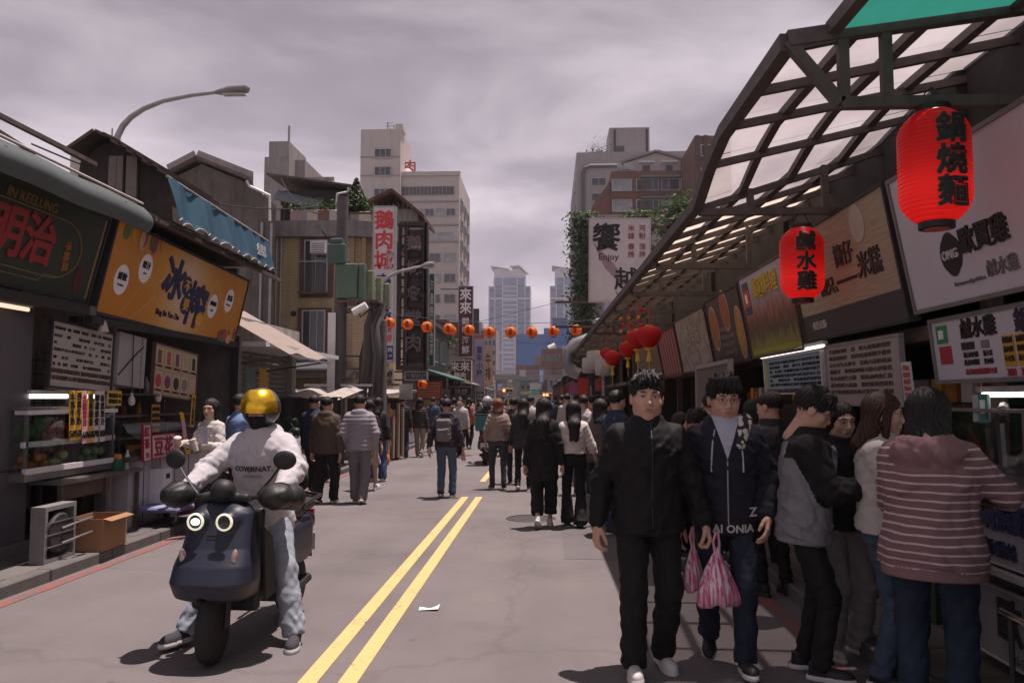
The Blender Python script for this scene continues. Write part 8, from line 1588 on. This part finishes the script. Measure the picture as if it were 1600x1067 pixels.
def st_split(x, y, z, cc): return (((z > 1.30) & (y > .135) & (np.abs(x) < .19)) | (z > 1.44) | (z < .80)).astype(int)
g8 = Vector((1.95, 4.22, 0))
person('woman in mauve striped hoodie and dark jeans seen from behind at the counter', g8, 152, 1.655, dict(mat=[node_mat('striped_knit', stripes), pinkp], kind='hoodie', hem=.80, loose=.045, sl=.02, split=st_split, band=1, name='hoodie', fold=1.0, hoodc=(1.45, .12, 1.40)), dict(mat=jean, kind='straight', loose=.012), (sh_b, sole_w), ('bob', None), dict(feet=stand, hands={1: (.10, -.36, 1.10), -1: (-.24, -.34, 1.14)}, elbow={1: (.5, .4, -1), -1: (-1, .5, -.6)}, hs=1.1, curl={1: 40, -1: 40}), 1.16, True, 3, 15, 1, head=(0, 6, 0))
g9 = gp(1212, 930)
person('man in black jacket with back turned beside the laminated menu', g9, 196, 1.66, dict(mat=char, hem=.86, kind='jacket', loose=.02, sl=.01), dict(mat=black, kind='slim'), (sh_b, sh_b), ('crop', None), dict(feet=stand, hands={1: (.16, -.28, 1.02), -1: (-.2, -.28, 1.0)}), 1.0, det=3, seed=16, head=(25, 4, 0))
for (px, Y, rz, H, mat, bm, hr, fem, l, sd, hd) in ((1085, 7.4, 118, 1.50, cloth('coat_orange', (.60, .10, .035), .08), black, 'curly', True, 'person in bright orange jacket with curly hair between the two walking men', 21, 10), (1062, 8.4, 60, 1.46, char, black, 'bob', True, 'dark haired person turned right behind the black-jacket man shoulder', 22, 0), (1112, 8.4, 170, 1.66, black, black, 'crop', False, 'dark silhouetted man behind the man with glasses', 23, 0), (962, 9.6, 128, 1.70, cloth('jacket_navy', (.026, .036, .065), .15), jean, 'crop', False, 'man in navy jacket turned towards the right stalls', 24, 10), (938, 10.8, 172, 1.60, cloth('coat_taupe', (.13, .105, .10), .1), black, 'shoulder', True, 'woman in taupe coat walking away beside the navy jacket man', 25, 0), (912, 13.5, 176, 1.66, cloth('shirt_pale', (.38, .35, .36), .08), jean, 'crop', False, 'man in pale shirt further back on the right', 26, 0), (925, 15, 170, 1.66, cloth('vest_orange', (.42, .16, .05), .1), black, 'crop', False, 'person in rust vest deep in the right-hand crowd', 27, 0), (948, 13, 140, 1.62, black, black, 'crop', False, 'dark clothed person under the red silk lanterns', 28, 0), (1178, 7.6, 60, 1.6, cloth('top_red', (.35, .04, .05), .1), black, 'bob', True, 'person in red top behind the black-jacket back', 29, 0)):
    p = at(px, 700, Y); person(l, (p.x, Y, .105 if p.x > 2.1 else 0), rz, H, dict(mat=mat, hem=.82, kind='jacket', loose=.015), dict(mat=bm, kind='straight'), None, (hr, None), dict(feet=walk if sd % 2 else stand, hands=armsw()), 1., fem, 2, sd, head=(hd, 0, 0))
# --- walkers seen from behind on the road
for (px, py, rz, H, top, bot, shoe, hr, fem, wide, l, sd, ps) in (
 (850, 824, 176, 1.61, dict(mat=black, hem=.62, kind='coat', loose=.012), dict(mat=black, kind='wide', hem=.16), (sh_w, sole_w), 'long', True, .98, 'long haired woman in long black outfit and white shoes walking away', 31, dict(feet={1: (.07, .18, .14, 0, 34), -1: (-.07, -.14, .078, 0, 0)}, hands={1: (.25, .02, .84), -1: (-.25, .02, .84)})),
 (897, 823, 182, 1.575, dict(mat=cloth('jacket_ivory', (.56, .50, .46), .05), hem=1.0, kind='jacket', loose=.02, sl=.012), dict(mat=black, kind='flare', hem=.04), (sh_b, sh_b), 'long', True, .96, 'long haired woman in cropped ivory jacket and black flared trousers', 32, dict(feet={1: (.08, -.14, .078, 0, 0), -1: (-.08, .12, .10, 0, 16)}, hands={1: (.25, .02, .84), -1: (-.34, -.08, .84)})),
 (697, 777, 178, 1.60, dict(mat=cloth('hoodie_plum', (.040, .032, .042), .15), hem=.88, kind='hoodie', loose=.02, name='hoodie'), dict(mat=cloth('jeans_blue', (.065, .095, .16), .25), kind='straight'), (sh_b, sole_w), 'crop', False, 1.0, 'man in dark hoodie with grey backpack walking away mid road', 33, dict(feet={1: (.08, .10, .10, 0, 18), -1: (-.09, -.10, .078, 0, 0)}, hands={1: (.30, -.02, .86), -1: (-.32, .02, .80)})),
 (778, 764, 186, 1.60, dict(mat=cloth('jacket_tan', (.27, .20, .17), .1), hem=.92, kind='jacket', loose=.02), dict(mat=cloth('trouser_slate', (.05, .05, .06), .15), kind='slim'), (sh_b, sole_w), 'bob', True, 1.02, 'person with reddish bob in tan jacket walking away', 34, dict(feet=stand, hands={1: (.24, -.05, .86), -1: (-.25, .04, .86)})),
 (818, 766, 178, 1.60, dict(mat=char, hem=.78, kind='coat', loose=.02), dict(mat=black, kind='slim'), (sh_b, sole_w), 'long', True, 1.0, 'woman in dark coat between tan jacket and long black outfit', 35, dict(feet=walk2, hands=armsw())),
 (802, 756, 176, 1.62, dict(mat=cloth('jacket_brownish', (.05, .04, .042), .15), hem=.84, kind='jacket', loose=.02), dict(mat=jean, kind='slim'), (sh_b, sh_b), 'crop', False, 1.0, 'man in dark brown jacket and jeans just left of the dark coat', 36, dict(feet=walk, hands=armsw())),
 (508, 786, 172, 1.63, dict(mat=cloth('jacket_olive', (.085, .062, .045), .12), hem=.80, kind='hoodie', loose=.03, sl=.015), dict(mat=black, kind='straight', loose=.01), (sh_b, sole_w), 'crop', False, 1.06, 'man in olive brown hooded jacket walking away on the left', 37, dict(feet={1: (.09, .12, .10, 0, 18), -1: (-.10, -.08, .078, 0, 0)}, hands=armsw(.06))),
 (560, 786, 184, 1.66, dict(mat=cloth('puffer_grey', (.27, .25, .28), .08), hem=.84, kind='puffer', loose=.035, sl=.02, hood=1), dict(mat=cloth('trouser_grey', (.16, .155, .165), .1), kind='straight', loose=.01), (M('shoe_tan', (.26, .15, .08), .6), sole_w), 'crop', False, 1.04, 'man in grey quilted puffer jacket walking away on the left', 38, dict(feet={1: (.06, -.05, .078, 0, 0), -1: (-.08, .16, .11, 0, 20)}, hands={1: (.22, -.06, .88), -1: (-.24, -.06, .88)})),
 (488, 774, 168, 1.66, dict(mat=cloth('jacket_ink', (.03, .036, .07), .15), hem=.80, kind='jacket', loose=.02), dict(mat=char, kind='straight'), (sh_b, sole_w), 'crop', False, 1.0, 'man in navy jacket behind the olive jacket man', 39, dict(feet=walk, hands=armsw())),
 (575, 766, 176, 1.58, dict(mat=cloth('top_black', (.02, .02, .021), .2), hem=.9, kind='sweater', loose=.01, short=.5), dict(mat=cloth('skirt_pink', (.42, .30, .29), .08), kind='skirt', hem=.50), (sh_w, sole_w), 'long', True, .96, 'woman in black top and pale pink skirt beside the puffer jacket man', 40, dict(feet=walk2, hands=armsw(.04))),
 (589, 752, 180, 1.62, dict(mat=char, hem=.86, kind='jacket', loose=.015), dict(mat=cloth('jeans_wide', (.05, .08, .16), .2), kind='wide'), (sh_w, sole_w), 'shoulder', True, .98, 'person in wide blue jeans right of the pink skirt', 41, dict(feet=stand, hands=armsw(.04))),
 (628, 716, 182, 1.66, dict(mat=cloth('vest_puffer', (.03, .03, .034), .15), hem=.86, kind='puffer', loose=.02), dict(mat=jean, kind='straight'), (sh_b, sole_w), 'crop', False, 1.0, 'man in black padded vest by the wooden planks', 42, dict(feet=stand, hands=armsw(.04))),
 (655, 714, 178, 1.62, dict(mat=cloth('puffer_brown', (.06, .045, .045), .15), hem=.84, kind='puffer', loose=.02), dict(mat=cloth('trouser_beige', (.32, .27, .23), .08), kind='straight'), (sh_b, sole_w), 'bob', True, 1.0, 'person in brown padded jacket and beige trousers', 43, dict(feet=walk, hands=armsw(.04))),
 (676, 706, 176, 1.64, dict(mat=cloth('coat_blue', (.05, .06, .10), .15), hem=.80, kind='jacket', loose=.02), dict(mat=char, kind='straight'), (sh_b, sole_w), 'crop', False, 1.0, 'person in dark blue coat just left of the backpack man', 44, dict(feet=walk2, hands=armsw(.04)))):
    g = gp(px, py); hm_ = None if sd != 34 else hair_mat('hair_ginger', (.13, .045, .02))
    def ex(b, J, sd=sd):
        if sd == 33:
            gb_ = cloth('pack_grey', (.14, .13, .135), .12)
            blobk(b, J, 'backpack', lambda P: smin(rbox(P, J['up']((0.02, .20, 1.18)), (.135, .075, .20), .06), rbox(P, J['up']((.02, .27, 1.10)), (.105, .04, .11), .035), .02)+folds(P, .012, 5), J['up']((-.16, .06, .92)), J['up']((.20, .36, 1.44)), .013, gb_)
            for q in (-1, 1): line_on(b, J, [(q*.09, 1.43), (q*.10, 1.36), (q*.11, 1.28)], .018, gb_, 'shoulder_strap', True)
            w = Vector(J['wr'][-1])*J['k']; MB().lathe([(.032, -.22), (.036, -.20), (.036, -.08), (.03, -.07)], n=14).build('drink_cup', M('cup_pink', (.5, .25, .25), .4), b, True, w+Vector((0, -.04, .02))); w = Vector(J['wr'][1])*J['k']; MB().box((0, 0, .05), (.02, .14, .3), bev=.004).build('paper_roll', M('paper_grey', (.5, .48, .5), .7), b, False, w+Vector((.0, -.04, .0)))
    person(l, g, rz, H, top, bot, shoe, (hr, hm_), ps, wide, fem, 2, sd, extras=ex, head=(0, 3, 0))
# --- woman with cups and man in blue shirt behind the rider
def cup_x(b, J):
    pw_ = M('paper_cup', (.52, .46, .42), .6, var=.05)
    for q in (1, -1): w = Vector(J['wr'][q])*J['k']; c = MB().lathe([(.032, -.06), (.043, .07), (.046, .07), (.046, .085), (.034, .095)], n=18).build('paper_cup', pw_, b, True, w+Vector((-.01*q, -.085, -.005))); c.rotation_euler = (R(14), R(-16*q), 0)
    MB().box((0, 0, 0), (.16, .006, .20)).build('paper_sheet', M('paper_lilac', (.52, .50, .62), .7), b, False, Vector(J['wr'][1])*J['k']+Vector((.05, -.02, .12)))
g = gp(327, 832, 0.)
person('long haired woman in white top holding two paper cups by the stall', (g.x, g.y, 0), -22, 1.60, dict(mat=wht, kind='sweater', hem=.88, loose=.012, sl=.006, name='top'), dict(mat=char, kind='straight'), None, ('long', None), dict(feet=stand, hands={1: (.12, -.30, 1.14), -1: (-.24, -.26, 1.16)}, elbow={1: (.7, .4, -1), -1: (-.7, .4, -1)}, curl={1: 48, -1: 48}, face=1), .95, True, 3, 18, 1, head=(18, 0, 0), extras=cup_x)
g = at(372, 700, 10.2); person('man in light blue shirt mostly hidden behind the helmeted rider', (g.x, 10.2, 0), 150, 1.66, dict(mat=cloth('shirt_sky', (.16, .24, .42), .08), kind='sweater', hem=.86, loose=.02, name='shirt'), dict(mat=char, kind='straight'), None, ('crop', None), dict(feet=stand), 1.05, det=2, seed=19)
# --- delivery scooter going away
g = gp(757, 728); scooter('delivery scooter with teal box riding away in the middle distance', (g.x, g.y+1.5, 0), 180, M('paint_black', (.02, .02, .022), .35), .02, box=M('box_teal', (.035, .15, .15), .5), eyes=False)
def helm_x(b, J):
    V, Q = snet(lambda P: smax(ell(P, (0, .016, .035), (.13, .148, .14)), -ell(P, (0, -.165, -.075), (.098, .13, .13)), .012), (-.16, -.16, -.12), (.16, .19, .2), .014); np_mesh('helmet', (V @ np.array(J['hm']).T+J['hc'])*J['k'], Q, M('helmet_mix', (.30, .29, .30), .3, var=.7, scale=18), b)
person('delivery rider in dark jacket and patterned helmet riding away', (g.x, g.y+1.5, 0), 180, 1.68, dict(mat=char, kind='jacket', hem=.84, loose=.02), dict(mat=char, kind='straight'), None, (None, None), dict(pel=(0, .72, .86), lean=6, feet={1: (.22, .42, .40, 0, 0), -1: (-.22, .42, .40, 0, 0)}, hands={1: (.33, .2, 1.03), -1: (-.33, .2, 1.03)}, elbow={1: (1, .5, -.4), -1: (-1, .5, -.4)}), det=2, seed=50, extras=helm_x)
# --- distant crowd: a few bodies shared between many
var = []
for i, (c, bm, fem) in enumerate((((.03, .03, .034), black, False), ((.30, .27, .27), jean, True), ((.05, .06, .10), black, False), ((.35, .10, .06), black, True), ((.12, .09, .08), jean, False), ((.40, .36, .34), black, False))):
    var.append(dict(label='', H=(1.70, 1.58, 1.72, 1.60, 1.68, 1.66)[i], top=dict(mat=cloth('crowd_%d' % i, c), hem=.82, kind='jacket', loose=.02), bottom=dict(mat=bm, kind='straight'), hair=('long' if fem else 'crop', None), pose=dict(feet=walk if i % 2 else stand, hands=armsw(.08)), female=fem, det=1, seed=60+i))
protos = {}
cl = ['black jacket', 'pale grey top', 'dark blue jacket', 'rust red top', 'brown jacket', 'cream top']
where = ['near the delivery scooter', 'before the maroon signs', 'mid street', 'by the right stalls', 'under the far lanterns', 'near the left kerb']
rc = random.Random(21); used = set()
for i in range(46):
    Y = 19+34*(i/46)**1.3+rc.random()*2; k = rc.randrange(6); far = i > 22
    xlo, xhi = at(690 if i % 3 else 600, 640, Y).x, at(945, 640, Y).x; X = xlo+(xhi-xlo)*rc.random(); X = max(X, -4.6)
    if abs(X-g.x) < .7 and Y < 22: X += 1.3
    zone = 'far down the street' if far else ('on the left side of the road' if X < -2.4 else 'in mid road' if X < -.6 else 'on the right side of the road')
    lb = 'distant pedestrian in %s %s' % (cl[k], zone)
    if k not in protos: b = protos[k] = person(**dict(var[k], label=lb, loc=(X, Y, 0), rz=180 if rc.random() < .7 else rc.uniform(-25, 25), group='distant pedestrians'))
    else: b = copy_tree(protos[k]); b.location = (X, Y, 0); b.rotation_euler = (0, 0, R(180+rc.uniform(-15, 15)) if rc.random() < .65 else R(rc.uniform(-30, 30))); b.scale = (1, 1, rc.uniform(.95, 1.04)); b['label'] = lb
    b['group'] = 'distant pedestrians '+zone+' in '+cl[k]
# orange and white carrier on the kerb
t = thing('plastic_bag', 'orange and white plastic bag standing on the road by the left kerb', 'bag', gp(600, 726)); MB().lathe([(.10, 0), (.15, .08), (.13, .22), (.05, .30)], n=14, sy=.7).build('bag_body', M('bag_orange', (.60, .16, .04), .4), t, True); MB().b2((-.10, -.13, .08), (.06, -.10, .2)).build('white_label', wh, t)
# red urn lantern behind the woman and hand cart at the right edge
t = thing('red_drum', 'dull red drum lantern hanging behind the woman with cups', 'lantern', at(335, 632, 13.0)); MB().lathe([(.12, -.26), (.20, -.22), (.24, 0), (.22, .18), (.12, .27)], n=20).build('shade', M('dull_red', (.26, .035, .03), .6, var=.15), t, 2); MB().cyl((0, 0, .25), (0, 0, .33), .08).build('cap', K('black'), t); MB().cyl((0, 0, .3), (0, 0, .9), .006, n=5).build('cord', K('black'), t)
t = thing('hand_cart', 'black hand cart with bag and chrome rail at the right picture edge', 'cart', (2.12, 3.42, 0)); bk2 = matb
blob('cart_bag', lambda P: rbox(P, (.12, 0, .78), (.20, .20, .17), .05)+folds(P, .012, 7), (-.2, -.3, .5), (.45, .3, 1.05), .014, M('bag_vinyl', (.015, .015, .016), .4), t); blob('cart_hood', lambda P: rbox(P, (.14, .0, .48), (.17, .18, .10), .06), (-.1, -.25, .3), (.4, .25, .65), .016, M('bag_vinyl', (.015, .015, .016), .4), t)
MB().tube([(-.16, .22, .70), (-.14, -.1, .68), (.0, -.3, .66), (.3, -.32, .66)], .013, 8).build('rail', chrome, t, True)
for x, y in ((-.14, .18), (-.10, -.2), (.3, .18), (.3, -.2)): MB().cyl((x, y, .07), (x, y, .69), .012, n=8).build('frame_leg', bk2, t); w = MB().lathe([(.02, -.012), (.06, -.014), (.065, 0), (.06, .014), (.02, .012)], n=14, axis='x').build('wheel', K('black'), t, True); w.location = (x, y, .065)
# ------------------------------------------------------------ air between the camera and the far towers
hz_m = bpy.data.materials.new('haze'); hz_m.use_nodes = True; _n = hz_m.node_tree.nodes
for q in list(_n):
    if q.type != 'OUTPUT_MATERIAL': _n.remove(q)
_v = _n.new('ShaderNodeVolumePrincipled'); _v.inputs['Color'].default_value = (.82, .80, .90, 1); _v.inputs['Density'].default_value = .00034; _v.inputs['Anisotropy'].default_value = .2
for q in _n:
    if q.type == 'OUTPUT_MATERIAL': hz_m.node_tree.links.new(_v.outputs[0], q.inputs['Volume'])
hz = MB().b2((-1520, -80, -1.2), (1520, 2450, 112)).build('haze', hz_m); tag(hz, None, None, None, 'stuff'); tag(hz, 'thin pale haze filling the street air', 'haze')
